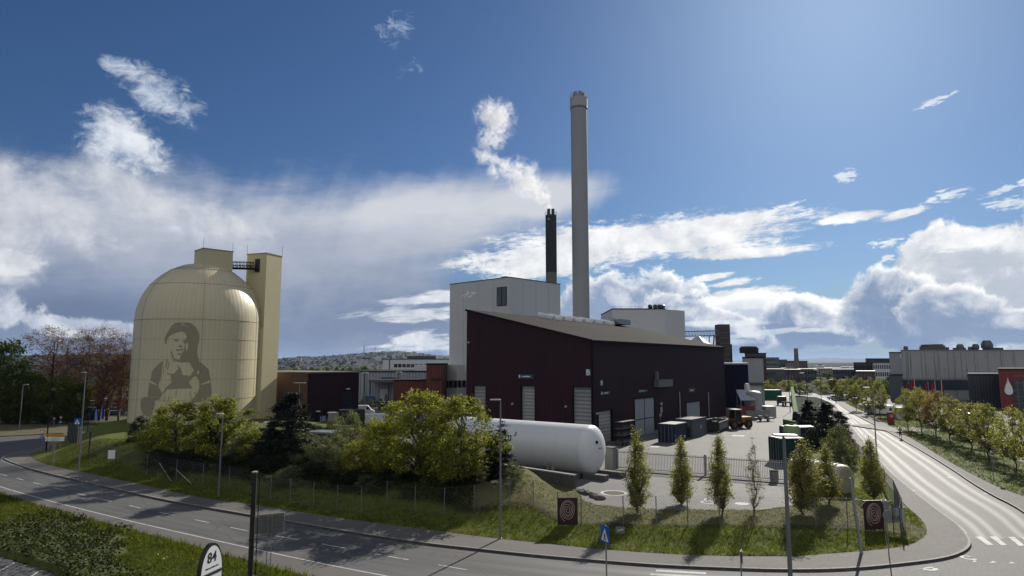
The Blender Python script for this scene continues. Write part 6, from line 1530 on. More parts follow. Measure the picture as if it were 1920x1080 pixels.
G_cov = leaf_mat('ground_cover_leaf', (.010, .015, .004), (.062, .076, .012), .3)
G_flw = leaf_mat('dandelion_yellow', (.45, .36, .01), (.60, .50, .03), .2)
def on_bank(fence_side):
    def fn(rg, n):
        t = rg.uniform(0, 1, n); x = rg.uniform(-58, 32, n); y = rg.uniform(40, 86, n); d = seg_dist(x, y, SP); ins = inside(x, y, SPOLY) & ~inside(x, y, YARDP); vg = inside(x, y, VERGE) | (x > 29.5)
        lim = (d > .15) & vg if fence_side == 0 else (d < 14) & ~vg
        k = ins & lim; x, y = x[k], y[k]; return np.stack([x, y, hz_np(x, y) - .02], 1)
    return fn
tufts('verge_grass', 'bright green grass on the verge below the fence', 210000, on_bank(0), .08, .24, .022, G_grn, 1)
tufts('bank_dry_grass', 'tufts of dry grass on the bank behind the fence', 90000, on_bank(1), .06, .18, .02, G_dry, 2)
tufts('bank_green_grass', 'green grass tufts on the left of the bank below the silo', 60000, lambda rg, n: (lambda p: p[p[:, 0] < -14])(on_bank(1)(rg, n)), .10, .28, .022, G_grn, 12)
def on_fg(zone):
    def fn(rg, n):
        x = rg.uniform(-58, 0, n); y = rg.uniform(26, 66, n); k = inside(x, y, FGP) & (x > -y * .83); x, y = x[k], y[k]
        dp = seg_dist(x, y, np.array([(p.x, p.y) for p in PK])); de = seg_dist(x, y, np.array([(p.x, p.y) for p in FG]))
        cov = dp < 2.6 + 4.2 * np.clip((-x - 20) / 13, 0, 1) + 1.0 * np.sin(x * .9) + .8 * np.sin(y * 1.7)
        k = (~cov if zone == 0 else cov if zone == 1 else (~cov) & (de < 1.6)); x, y = x[k], y[k]
        return np.stack([x, y, hz_fg(x, y) - .02], 1)
    return fn
tufts('foreground_grass', 'lush green grass on the foreground verge', 260000, on_fg(0), .07, .20, .022, G_grn, 3)
tufts('verge_edge_grass', 'taller grass along the footway edge', 30000, on_fg(2), .25, .55, .03, G_grn, 4)
def cover(name, label, n, fn, hmax, ls, m, seed, cat='ground cover'):
    rg = np.random.default_rng(seed); p = fn(rg, n); n = len(p)
    hgt = (.35 + .65 * (.5 + .5 * np.sin(p[:, 0] * 1.9 + 1.3 * np.sin(p[:, 1] * 1.3)) * np.sin(p[:, 1] * 1.6 + p[:, 0] * .5))) * hmax
    p[:, 2] += rg.uniform(.1, 1, n) ** .7 * hgt; s = ls * rg.uniform(.5, 1.4, n)
    v, f = quads(p, unit(rg.normal(size=(n, 3)) + np.array([0, 0, .8])), unit(rg.normal(size=(n, 3))), s, s * .8, .01)
    return tag(link(name, np_mesh(name, v, f, m)), label, cat, None, 'stuff')
cover('ground_cover', 'dark leafy ground cover beside the parking place', 170000, on_fg(1), 1.05, .15, G_cov, 6)
def spots(rg, n):
    p = on_fg(0)(rg, n); k = (np.sin(p[:, 0] * .7) * np.sin(p[:, 1] * .9 + 1) > .25); p = p[k]; p[:, 2] += .22; return p
cover('dandelions', 'small yellow dandelion flowers in the foreground grass', 2600, spots, .05, .10, G_flw, 8, 'flowers')
cover('undergrowth', 'tangled undergrowth thickened and kept dark to deepen the shade on the bank below the shrubs', 170000, lambda rg, n: (lambda x, y: (lambda k: np.stack([x[k], y[k], hz_np(x[k], y[k])], 1))((seg_dist(x, y, SP) > 3.9) & (seg_dist(x, y, SP) < 11) & inside(x, y, SPOLY) & (x < -3) & (np.sin(x * .8) * np.sin(y * .9 + x * .3) > -.35 - .5 * (x > -34))))(rg.uniform(-38, 2, n), rg.uniform(48, 76, n)), .95, .15, G_cov, 9)  # extra dark leaves added to deepen the tree shade on the bank
def on_tv(rg, n):
    x = rg.uniform(40, 110, n); y = rg.uniform(44, 190, n); a = np.array([(p.x, p.y) for p in R2]); pl = np.vstack([a, a[::-1] + np.array([9.0, 1.5])]); k = inside(x, y, pl); x, y = x[k], y[k]; return np.stack([x, y, np.full(len(x), .14)], 1)
tufts('row_grass', 'grass under the tree row beside the side road', 80000, on_tv, .1, .3, .03, G_grn, 5)
# ---------------------------------------------------------------- yard vehicles, containers and small things
def at_Y0(px, Y): return Vector((px_x(px, Y), Y, YZ))
tyre = mat('tyre_rubber', (.014, .014, .015), .85, .2, 4); rim_m = mat('wheel_rim', (.30, .30, .30), .4, .1, 4, metal=.5)
def wheel(parent, x, y, z, r, w_, rimm=None):
    o = MB(); o.lathe([(r * .55, -w_ / 2), (r * .93, -w_ / 2), (r, -w_ * .3), (r, w_ * .3), (r * .93, w_ / 2), (r * .55, w_ / 2)], 22); o.v = [(a, c, b_) for a, b_, c in o.v]
    wh_ = o.build('wheel', tyre, parent, smooth=True); wh_.location = (x, y, z)
    o = MB(); o.lathe([(0, -w_ * .42), (r * .56, -w_ * .35), (r * .56, w_ * .35), (0, w_ * .42)], 16); o.v = [(a, c, b_) for a, b_, c in o.v]; o.build('rim', rimm or rim_m, wh_, smooth=True); return wh_
def container(loc, L, Wd, H, rz, m, label, name='container', cat='container', top=None, group=None):
    t = thing(name, label, cat, loc, rz, group)
    b_ = MB(); n = int(L / .28)
    for sy in (-1, 1):                        # pressed side sheets
        vs = []
        for k in range(n + 1):
            x = -L / 2 + .1 + (L - .2) * k / n; d = (.045 if k % 2 else 0)
            vs += [(x, sy * (Wd / 2 - .02 - d), .16), (x, sy * (Wd / 2 - .02 - d), H - .1)]
        b_.add(vs, [(2 * k, 2 * k + 2, 2 * k + 3, 2 * k + 1)[::1 if sy < 0 else -1] for k in range(n)])
    b_.bb(-L / 2 + .06, L / 2 - .06, -Wd / 2 + .09, Wd / 2 - .09, .14, H - .06); b_.build('body', m, t)
    f_ = MB()
    for sx in (-1, 1):
        for sy in (-1, 1): f_.bb(sx * L / 2 - .08, sx * L / 2 + .08, sy * Wd / 2 - .08, sy * Wd / 2 + .08, 0, H)
    for sy in (-1, 1):
        for z in (.08, H - .07): f_.bb(-L / 2 + .08, L / 2 - .08, sy * Wd / 2 - .06, sy * Wd / 2 + .06, z - .07, z + .07)
    for sx in (-1, 1):
        for z in (.08, H - .07): f_.bb(sx * L / 2 - .06, sx * L / 2 + .06, -Wd / 2 + .08, Wd / 2 - .08, z - .07, z + .07)
    f_.build('frame', m, t)
    d_ = MB()
    for s in (-1, 1): d_.bb(-L / 2 - .03, -L / 2 + .05, s * Wd / 4 - Wd / 4 + .1, s * Wd / 4 + Wd / 4 - .1, .16, H - .15)
    dd = d_.build('doors', m, t)
    r_ = MB()
    for y in (-.8, -.3, .3, .8): r_.tube([(-L / 2 - .06, y * Wd / 2.4, .15), (-L / 2 - .06, y * Wd / 2.4, H - .15)], .025, 6)
    r_.build('lock_rods', galv, dd)
    if top: MB().bb(-L / 2 + .06, L / 2 - .06, -Wd / 2 + .06, Wd / 2 - .06, H - .02, H + .05).build('lid', top, t)
    return t
blue_c = mat('container_blue', (.012, .030, .090), .75, .15, .6, dirt=((.03, .035, .06), .63)); dgreen = mat('container_dark_green', (.008, .028, .030), .75, .15, .6); green_c = mat('container_green', (.012, .085, .045), .75, .12, .6); steel_g = mat('compactor_grey', (.075, .085, .095), .75, .2, .6, dirt=((.05, .04, .035), .63))
navy_c = mat('container_navy', (.012, .018, .045), .75, .15, .6)
HR = RZ
container(G(1262, 827, YZ), 4.4, 2.5, 2.6, HR, navy_c, 'dark blue container against the long maroon wall', top=mat('lid_grey', (.22, .22, .22), .6))
t = container(G(1297, 817, YZ), 6.0, 2.5, 2.8, HR, steel_g, 'grey steel compactor right of the dark blue container', 'waste_compactor', 'compactor'); MB().bb(-3.6, -3.0, -.9, .9, .3, 1.6).build('press_head', dark_trim, t); MB().bb(.5, .9, -1.3, -1.22, 1.2, 1.7).build('control_box', pale_steel, t)
t = thing('skip_container', 'low dark open skip with a ribbed pale side near the wheel loader', 'skip', G(1343, 808, YZ), HR + .1)
MB().add([(-3, -1.2, .2), (3, -1.2, .2), (3.3, -1.25, 1.7), (-3.3, -1.25, 1.7), (-3, 1.2, .2), (3, 1.2, .2), (3.3, 1.25, 1.7), (-3.3, 1.25, 1.7)], [(0, 1, 2, 3), (5, 4, 7, 6), (4, 0, 3, 7), (1, 5, 6, 2), (1, 0, 4, 5)]).build('body', mat('skip_dark', (.030, .028, .028), .6, .3, 1), t)
MB().bb(-3.35, 3.35, -1.33, -1.22, 1.62, 1.78).build('rim', mat('skip_rim', (.25, .24, .22), .6), t)
m_ = MB()
for k in range(11): m_.bb(-2.8 + k * .56, -2.62 + k * .56, -1.30, -1.2, .5, 1.6)
m_.build('ribs', mat('skip_rim', (.25, .24, .22)), t)
m_ = MB()
for k in range(7): m_.box((-2.4 + k * .8, (k % 3 - 1) * .4, 1.6 + .1 * (k % 2)), (1.0, .7, .5), k * .7, ('X', .3 * k))
m_.build('scrap', mat('scrap_dark', (.05, .045, .04), .8, .4, 2), t)
t = thing('skip_container', 'empty black skip beside the compactor', 'skip', G(1328, 803, YZ) + Vector((-.6, 1.5, 0)), HR); MB().add([(-1.6, -1.1, .2), (1.6, -1.1, .2), (2.0, -1.15, 1.5), (-2.0, -1.15, 1.5), (-1.6, 1.1, .2), (1.6, 1.1, .2), (2.0, 1.15, 1.5), (-2.0, 1.15, 1.5)], [(0, 1, 2, 3), (5, 4, 7, 6), (4, 0, 3, 7), (1, 5, 6, 2), (1, 0, 4, 5)]).build('body', black_m, t); MB().bb(-2.05, 2.05, -1.2, -1.1, 1.42, 1.56).build('rim', galv, t)
# pallet racks
t = thing('steel_rack', 'dark steel rack stacked with beams beside the small roller door', 'rack', G(1168, 834, YZ) + Vector((.4, .2, 0)), HR)
for x in (-1.9, 0, 1.9):
    for y in (-.5, .5): MB().bb(x - .05, x + .05, y - .05, y + .05, 0, 3.3).build('upright', dark_trim, t)
for z in (.5, 1.4, 2.3, 3.2): MB().bb(-2.0, 2.0, -.6, .6, z, z + .1).build('shelf', mat('rust_shelf', (.10, .085, .075), .7, .2, 2), t)
m_ = MB(); rk = random.Random(3)
for z in (.6, 1.5, 2.4):
    for k in range(5): m_.bb(-1.9 + rk.random() * .3, 1.4 + rk.random() * .5, -.5 + k * .2, -.36 + k * .2, z, z + rk.uniform(.08, .35))
m_.build('beams', mat('stored_beams', (.06, .055, .05), .7, .3, 2), t)
# wheel loader
q = G(1380, 803, YZ); t = thing('wheel_loader', 'yellow orange wheel loader parked by the end of the maroon hall', 'wheel loader', q, R(205))
yel = mat('machine_yellow', (.17, .085, .014), .65, .2, 1, dirt=((.09, .055, .02), .58))
MB().prism([(-2.9, -1.0), (-.4, -1.1), (-.4, 1.1), (-2.9, 1.0)], 1.0, 2.0).build('engine_hood', yel, t, bevel=.12); MB().bb(-.4, 1.6, -.7, .7, .8, 1.35).build('front_frame', yel, t, bevel=.06)
cb = MB().add([(-.7, -.8, 1.35), (.9, -.75, 1.35), (.6, -.68, 3.2), (-.6, -.72, 3.2), (-.7, .8, 1.35), (.9, .75, 1.35), (.6, .68, 3.2), (-.6, .72, 3.2)], [(0, 1, 2, 3), (5, 4, 7, 6), (4, 0, 3, 7), (1, 5, 6, 2), (3, 2, 6, 7)]).build('cab', glass, t); m_ = MB()
for a, b_ in (((-.7, -.8, 1.35), (-.6, -.72, 3.2)), ((.9, -.75, 1.35), (.6, -.68, 3.2)), ((-.7, .8, 1.35), (-.6, .72, 3.2)), ((.9, .75, 1.35), (.6, .68, 3.2))): m_.tube([a, b_], .06, 5)
m_.build('cab_frame', yel, cb); MB().bb(-.75, .8, -.85, .85, 3.2, 3.32).build('cab_roof', mat('cab_roof_pale', (.40, .38, .32), .6), cb)
for s in (-.55, .55): MB().tube([(.6, s, 1.5), (2.0, s, 1.7), (2.9, s, .8)], .13, 6).build('lift_arm', yel, t)
MB().add([(2.8, -1.35, .15), (3.9, -1.35, .1), (3.0, -1.35, 1.2), (2.8, 1.35, .15), (3.9, 1.35, .1), (3.0, 1.35, 1.2)], [(0, 2, 1), (3, 4, 5), (0, 3, 5, 2), (0, 1, 4, 3)]).build('bucket', mat('bucket_dark', (.05, .045, .04), .6, .3, 2), t)
for x in (-1.9, 1.4):
    for y in (-1.0, 1.0): wheel(t, x, y, .78, .78, .62, yel)
# process tanks by the navy shed
q = G(1413, 782, YZ); t = thing('process_tank', 'upright pale grey process tank on a low concrete box beyond the wheel loader', 'tank', q, .1)
MB().lathe([(1.75, 1.5), (1.75, 5.0), (1.3, 5.4), (0, 5.5)], 26).build('shell', mat('tank_grey', (.30, .31, .315), .5, .1, .5, streak=.4), t, smooth=True); MB().bb(-2.6, 2.6, -2, 2, 0, 1.5).build('base', concrete, t)
MB().lathe([(.55, 5.3), (.55, 6.6), (.35, 7.0), (0, 7.05)], 16, (-.9, .6, 0)).build('filter', mat('white_render', (.58, .59, .60)), t, smooth=True); MB().tube([(-1.9, -1.2, 0), (-1.9, -1.2, 5.2)], .07, 6).build('pipe', galv, t); m_ = MB()
for k in range(13): m_.tube([(1.9, -.3, .3 + k * .38), (1.9, .3, .3 + k * .38)], .02, 4)
for s in (-.3, .3): m_.tube([(1.9, s, 0), (1.9, s, 5.4)], .03, 4)
m_.build('ladder', galv, t); MB().bb(2.0, 4.2, -1.6, 1.0, 0, 2.3).build('pump_house', mat('tank_grey', (.30, .31, .315)), t)
q = G(1398, 783, YZ); t = thing('hopper_roof', 'small shelter with a bright tilted sheet roof in front of the process tank', 'shelter', q, .2)
MB().add([(-1.7, -1.2, 3.6), (1.7, -1.2, 3.6), (2.3, 1.4, 5.6), (-1.1, 1.4, 5.6), (-1.7, -1.2, 3.7), (1.7, -1.2, 3.7), (2.3, 1.4, 5.7), (-1.1, 1.4, 5.7)], [(3, 2, 1, 0), (4, 5, 6, 7), (0, 1, 5, 4), (1, 2, 6, 5), (2, 3, 7, 6), (3, 0, 4, 7)]).build('roof', mat('bright_metal_roof', (.5, .5, .5)), t)
for x, y in ((-1.6, -1.1), (1.6, -1.1), (2.1, 1.3), (-1.0, 1.3)): MB().tube([(x, y, 0), (x, y, 3.6 if y < 0 else 5.5)], .08, 6).build('post', galv, t)
MB().bb(-1.5, 1.6, -.9, 1.2, 0, 2.4).build('bin', mat('red_bin', (.16, .03, .025), .6, .2, 1), t)
q = G(1433, 790, YZ); t = thing('trailer', 'small flat trailer with scrap on the yard beyond the process tank', 'trailer', q, .4); MB().bb(-1.9, 1.9, -.9, .9, .6, .75).build('deck', mat('trailer_deck', (.10, .09, .08), .7, .3, 2), t); m_ = MB()
for k in range(6): m_.box((-1.3 + k * .5, .2 * (k % 3 - 1), .95), (.6, .6, .4), k, ('X', .2 * k))
m_.build('load', mat('pale_load', (.30, .28, .25), .8, .4, 2), t); MB().tube([(1.9, 0, .6), (2.9, 0, .55)], .05, 6).build('drawbar', dark_trim, t)
for y in (-1, 1): wheel(t, 0, y, .35, .35, .2)
container(G(1433, 749.5, YZ), 9.6, 2.5, 3.0, R(-3), green_c, 'green container with a bright white tarpaulin at the far end of the yard', top=mat('tarp_white', (.70, .70, .69), .5))
q = G(1471, 761, YZ); t = thing('flat_truck', 'dark flatbed vehicle parked at the far yard edge', 'truck', q, R(85)); MB().bb(-3, 1.2, -1.1, 1.1, .9, 1.15).build('flatbed', dark_trim, t); MB().bb(1.4, 3.0, -1.1, 1.1, .6, 2.4).build('cab', mat('dark_vehicle', (.03, .03, .035), .4), t, bevel=.15)
for x in (-2, 2.2):
    for y in (-1, 1): wheel(t, x, y, .45, .45, .28)
# containers at the right yard edge
container(G(1477, 866, YZ), 3.0, 2.4, 2.8, R(8), dgreen, 'dark green container with a pale lid at the right edge of the yard', top=mat('lid_pale', (.50, .52, .52), .5))
container(G(1501, 832, YZ), 4.6, 2.5, 2.4, R(6), blue_c, 'navy blue container behind the dark green one', top=mat('lid_blue_grey', (.22, .26, .32), .5))
q = G(1486, 836, YZ); t = thing('green_cabinet', 'small pale green tank standing left of the navy container', 'tank', q, .1); MB().lathe([(1.1, 0), (1.15, 2.4), (.9, 2.8), (0, 2.9)], 18).build('shell', mat('pale_green_plastic', (.22, .30, .13), .5, .1, 1), t, smooth=True); MB().lathe([(.3, 2.85), (.3, 3.0), (0, 3.02)], 12).build('lid', dark_trim, t)
# crane with a lime green boom
q = G(1492, 806, YZ); t = thing('mobile_crane', 'crane with a long lime green boom pointing away at the right of the yard', 'crane', q, R(90)); gb = mat('lime_green_paint', (.10, .19, .055), .8, .1, 1, spec=.1)
Yt = q.y + 16; tipp = A(1485, 727, Yt); tip = Vector((Yt - q.y, -(tipp.x - q.x), tipp.z - YZ)); root_ = Vector((2.6, -(A(1492, 776, q.y + 2.6).x - q.x), A(1492, 776, q.y + 2.6).z - YZ))
d_ = (tip - root_); bm_ = MB(); n1_ = Vector((0, 1, 0)); n2_ = d_.cross(n1_).normalized()
bm_.add([root_ + n1_ * s * .42 + n2_ * u * .35 for s, u in ((-1, -1), (1, -1), (1, 1), (-1, 1))] + [tip + n1_ * s * .26 + n2_ * u * .22 for s, u in ((-1, -1), (1, -1), (1, 1), (-1, 1))], [(3, 2, 1, 0), (4, 5, 6, 7), (0, 1, 5, 4), (1, 2, 6, 5), (2, 3, 7, 6), (3, 0, 4, 7)]); bm_.build('boom', gb, t)
MB().tube([(0, 0, 1.6), (1.3, root_.y * .5, 2.6), tuple(root_)], [.5, .45, .42], 8).build('mast', dark_trim, t); MB().bb(-2.0, 2.6, -1.1, 1.1, .7, 1.6).build('chassis', mat('lime_green_paint', (.17, .32, .085)), t, bevel=.08); MB().bb(-1.9, -.6, -1.05, .2, 1.6, 2.9).build('cab', glass, t, bevel=.1)
for x in (-1.3, 1.7):
    for y in (-1.05, 1.05): wheel(t, x, y, .55, .55, .4)
# ribbed cream cylinder on the grass
c = G(1557, 926, .35); t = thing('cream_cylinder', 'short ribbed cream steel cylinder lying on the grass between the column trees', 'cylinder', (c.x, c.y + .6, .35), R(118)); rr = 1.28
m_ = MB(); pr = [(0, -1.9), (rr * .55, -2.05), (rr * .9, -1.95), (rr, -1.75)]
for k in range(7): z = -1.7 + k * .55; pr += [(rr, z), (rr, z + .42), (rr * 1.06, z + .45), (rr * 1.06, z + .52)]
pr += [(rr, 2.2), (rr * .9, 2.4), (0, 2.5)]
m_.lathe(pr, 36); m_.v = [(z, x, y + rr + .1) for x, y, z in m_.v]; m_.build('shell', mat('dirty_cream_paint', (.36, .34, .27), .55, .15, .6, streak=.6), t, smooth=True)
for x in (-1.2, 1.4): MB().bb(x - .15, x + .15, -.9, .9, -.1, .45).build('cradle', dark_conc, t)
# left: blue container and blue truck bodies behind the wood edge
container(Vector((px_x(170, 134), 134, .1)), 5.6, 2.5, 2.6, R(-6), mat('bright_blue', (.02, .05, .22), .5, .1, 1), 'bright blue container in front of the rusty trees at far left')
t = thing('striped_shed', 'blue walled shed with white stripes and a pale roof beside the silo', 'shed', (px_x(201, 150), 150, 0)); w_ = px_x(236, 150) - px_x(201, 150)
MB().bb(0, w_, 0, 8, 0, A(216, 748, 150).z).build('wall', mat('shed_blue', (.03, .06, .13), .5, .1, 1), t)
MB().add([(-.3, -.3, A(216, 748, 150).z), (w_ + .3, -.3, A(216, 748, 150).z), (w_ + .3, 8, A(216, 735, 150).z), (-.3, 8, A(216, 735, 150).z)], [(0, 1, 2, 3)]).build('roof', mat('pale_roof', (.45, .47, .5), .4, .1, 1), t)
for k in range(5): MB().bb(0, w_ * .8, -.06, -.01, .7 + k * .8, .85 + k * .8).build('white_stripe', white_l, t)
t = thing('white_crate_stack', 'row of white crates at the foot of the lift tower behind the bushes', 'crates', A(472, 812, 108)); t.location.z = .75
for k in range(5): MB().bb(-1.6 + k * .9, -.85 + k * .9, -.5, .5, 0, 1.3 - .2 * (k % 2)).build('crate', mat('crate_white', (.5, .5, .5), .6, .1, 1), t)
q = at_Y0(650, 112)
t = thing('loading_truck', 'black truck backed against the purple workshop wall', 'truck', q, R(200)); MB().bb(-3.2, 1.0, -1.2, 1.2, 1.0, 3.4).build('cargo_box', black_m, t, bevel=.05); MB().bb(1.1, 2.9, -1.15, 1.15, .7, 3.0).build('cab', mat('truck_grey', (.20, .20, .21), .5, .1, 1), t, bevel=.12); MB().bb(2.88, 2.93, -1.0, 1.0, 1.8, 2.7).build('windscreen', glass, t)
for x in (-2.2, 2.0):
    for y in (-1.05, 1.05): wheel(t, x, y, .48, .48, .3)
# compressor shed between the willows
q = A(606, 838, 84); t = thing('steel_shelter', 'grey open steel shelter half hidden between the willows', 'shelter', (q.x, 84, YZ), RZ - 1.2)
zt = A(606, 808, 84).z - YZ
MB().bb(-2.6, 2.6, -1.4, 1.4, zt - .2, zt).build('roof', galv, t); MB().bb(-2.0, -.2, -.8, .8, 0, zt - .7).build('cabinet', mat('blue_grey_door', (.25, .275, .30)), t)
for x in (-2.5, 2.5):
    for y in (-1.3, 1.3): MB().tube([(x, y, 0), (x, y, zt - .2)], .06, 6).build('post', galv, t)
t = thing('yard_railing', 'pale pipe railing along the yard behind the willows', 'railing', (px_x(575, 92), 92, YZ), 0); m_ = MB()
for z in (.6, 1.1): m_.tube([(0, 0, z), (9, 0, z)], .035, 6)
for k in range(8): m_.tube([(k * 9 / 7, 0, 0), (k * 9 / 7, 0, 1.1)], .035, 6)
m_.build('rails', pale_steel, t)
# ---- cars
car_cols = {'white': (.62, .62, .62), 'silver': (.32, .33, .34), 'dark': (.02, .022, .026), 'blue': (.02, .04, .12)}
def car(loc, rz, col, label, van=False, group=None):
    t = thing('parked_van' if van else 'parked_car', label, 'van' if van else 'car', loc, rz, group); m = mat('car_paint_' + col, car_cols[col], .25, .03, 1, spec=.6)
    if van:
        pr = [(-2.6, .35), (-2.6, 2.2), (1.3, 2.25), (2.0, 1.35), (2.65, 1.1), (2.7, .35)]; gl = [(1.0, 1.95), (1.45, 1.95), (1.95, 1.4), (1.0, 1.4)]
    else:
        pr = [(-2.1, .3), (-2.15, .85), (-1.7, 1.0), (-1.1, 1.42), (.3, 1.45), (1.1, .98), (2.0, .82), (2.15, .55), (2.1, .3)]; gl = [(-1.35, 1.02), (-1.0, 1.36), (.25, 1.39), (.9, 1.02)]
    hw = .98 if van else .86; n = len(pr)
    vs = [(x, -hw * (1 if z < 1 else .9), z) for x, z in pr] + [(x, hw * (1 if z < 1 else .9), z) for x, z in pr]
    MB().add(vs, [tuple(range(n)), tuple(range(n, 2 * n))[::-1]] + [(i, i + n, (i + 1) % n + n, (i + 1) % n) for i in range(n)]).build('body', m, t, bevel=.06)
    for s in (-1, 1):
        MB().add([(x, s * (hw * .93 + .02), z) for x, z in gl], [tuple(range(len(gl)))[::s]]).build('side_window', glass, t)
    for x in ((-1.7, 1.75) if van else (-1.3, 1.3)):
        for s in (-1, 1): wheel(t, x, s * (hw - .08), .33, .33, .2)
    for s in (-1, 1): MB().bb((2.66 if van else 2.08), (2.73 if van else 2.17), s * hw * .72 - .15, s * hw * .72 + .15, .62, .78).build('headlight', pale_steel, t)
    return t
def at_Y(px, Y, z=0.0): return Vector((px_x(px, Y), Y, z))
car(at_Y(711, 168, YZ), R(8), 'silver', 'silver car parked under the warehouse canopy'); car(at_Y(727, 168, YZ), R(5), 'white', 'white car parked beside the silver one at the warehouse')
car(at_Y(681, 140, YZ), R(10), 'white', 'white van beside the purple workshop wall', True); car(at_Y(714, 118, YZ), R(15), 'white', 'white van half hidden behind the grey green willow', True)
container(at_Y(696.5, 172, YZ), 3.2, 2.4, 2.6, 0, mat('bright_blue', (.02, .05, .22)), 'small bright blue container under the warehouse canopy')
for px, Y, c_, lb in ((1561, 205, 'white', 'white car crossing at the far end of the side road'), (1580, 206, 'silver', 'silver car crossing behind the white one'), (1622, 170, 'white', 'white car parked in the forecourt beyond the lone tree'), (1604, 190, 'dark', 'dark car parked in the far forecourt')):
    car(at_Y(px, Y, .05), R(4), c_, lb)
car(at_Y(1655, 146, .05), R(-6), 'white', 'white van parked behind the lone green tree', True); car(at_Y(1640, 148, .05), R(-6), 'silver', 'silver van parked left of the white van', True)
container(at_Y(1688, 136, .05), 3.6, 2.3, 2.5, R(-10), mat('container_white', (.42, .43, .43), .5, .1, 1), 'pale grey container beside the red pylon sign')
for i, (px, Y, c_) in enumerate(((1800, 150, 'white'), (1822, 140, 'silver'), (1842, 134, 'dark'), (1815, 120, 'white'), (1862, 122, 'silver'), (1895, 112, 'white'), (1780, 158, 'dark'))):
    car(at_Y(px, Y, .05), R(20 + 7 * i), c_, ['white car in front of the blue grey hall', 'silver car right of the white one by the blue grey hall', 'dark car before the red building', 'white car glimpsed between the pale green row trees', 'silver car below the drop emblem', 'white car nearest the right edge behind the trees', 'dark car by the flag poles'][i])
# pylon sign
q = G(1670.5, 793, .15); t = thing('pylon_sign', 'white over red pylon sign with an arrow beside the pavement', 'sign', q, R(12)); zt = A(1670, 761, q.y).z - .15; zm = A(1670, 773, q.y).z - .15; w_ = 12.5 / 1208 * q.y
MB().bb(-w_ / 2, w_ / 2, -.15, .15, 0, zm).build('red_panel', mat('pylon_red', (.30, .015, .035), .4, .05, 1), t); MB().bb(-w_ / 2, w_ / 2, -.15, .15, zm, zt).build('white_panel', sign_white, t)
m_ = MB(); zc = zm * .66; m_.tube([(-.35, -.17, zc), (.3, -.17, zc)], .06, 5); m_.tube([(.0, -.17, zc + .3), (.33, -.17, zc), (.0, -.17, zc - .3)], .06, 5); m_.build('arrow', sign_white, t)
m_ = MB(); m_.add([(-.42, -.165, zt - .95), (.42, -.165, zt - .95), (.3, -.165, zt - .45), (0, -.165, zt - .3), (-.3, -.165, zt - .45)], [(0, 1, 2, 3, 4)]); m_.build('emblem', mat('dark_emblem', (.03, .02, .025), .5), t); MB().bb(-.3, .3, -.17, -.166, zt - .82, zt - .68).build('emblem_stripe', sign_red, t)
# flags
flag_red = mat('flag_red', (.34, .014, .018), .6, .08, 1)
for i, (px, yt, Y) in enumerate(((1712, 711, 150), (1750, 714, 142), (1762, 713, 138), (1737, 716, 148), (1701, 716, 156))):
    zt = A(px, yt, Y).z; t = thing('flagpole', ['white flagpole with a red flag behind the second row tree', 'white flagpole with a narrow red flag', 'white flagpole with the largest red flag', 'flagpole with a drooping red flag between the trees', 'leftmost flagpole with a small red flag'][i], 'flagpole', at_Y(px, Y, .03))
    MB().tube([(0, 0, 0), (0, 0, zt)], [.07, .04], 8).build('pole', sign_white, t); wv = [.8, .7, 1.3, .7, .6][i]; hgt_ = [1.6, 2.4, 3.2, 1.8, 1.4][i]; n = 8
    MB().add([(-wv * k / n if i == 1 else wv * k / n * (-1 if i % 2 else .35 if i == 2 else -1), .18 * math.sin(k * 1.5 + i), zt - .3 - hgt_ * r_ - .5 * (k / n) ** 1.5) for r_ in (0, .33, .66, 1) for k in range(n + 1)], [(r_ * (n + 1) + k, r_ * (n + 1) + k + 1, (r_ + 1) * (n + 1) + k + 1, (r_ + 1) * (n + 1) + k) for r_ in range(3) for k in range(n)]).build('flag', flag_red, t)
# masts on the hill
for px, yt, yb, r, lb in ((682.5, 646, 663, 1.6, 'thick broadcasting mast on top of the wooded hill'), (703, 647, 662, .8, 'thin broadcasting mast right of the thick one'), (533, 664, 674, .6, 'thin mast on the left shoulder of the wooded hill')):
    b_ = A(px, yb, 2580); t = thing('radio_mast', lb, 'mast', b_); zt = A(px, yt, 2580).z - b_.z; m_ = MB()
    m_.tube([(0, 0, -20), (0, 0, zt)], [r * 1.4, r * .6], 6); m_.build('mast', mat('mast_pale', (.30, .31, .33), .6), t); MB().lathe([(r * 1.8, zt * .55), (r * 1.8, zt * .62)], 8).build('antenna_ring', mat('mast_pale', (.30, .31, .33)), t)
# houses scattered over the hill
rh = random.Random(31); hv = MB()
for k in range(150):
    px = rh.uniform(515, 850); f = rh.random() ** 1.4 * .8; Y = 900 + 1700 * f; yc = np.interp(px, [515, 560, 640, 690, 735, 775, 800, 850], [673, 669, 665, 661, 658.5, 660, 664, 668]); c = A(px, yc, 2600)
    z = -2 + (c.z + 2) * f ** 1.15 + 3; x = px_x(px, Y); s = rh.uniform(4, 9) * (.6 + .6 * f); hv.box((x, Y - 12, z + 1), (s * 1.4, s, s * .8), rh.random()); 
tag(hv.build('hillside_houses', mat('pale_house', (.34, .33, .32), .8, .5, .01, island=.9)), 'specks of pale houses scattered over the wooded hill', 'houses', None, 'stuff')
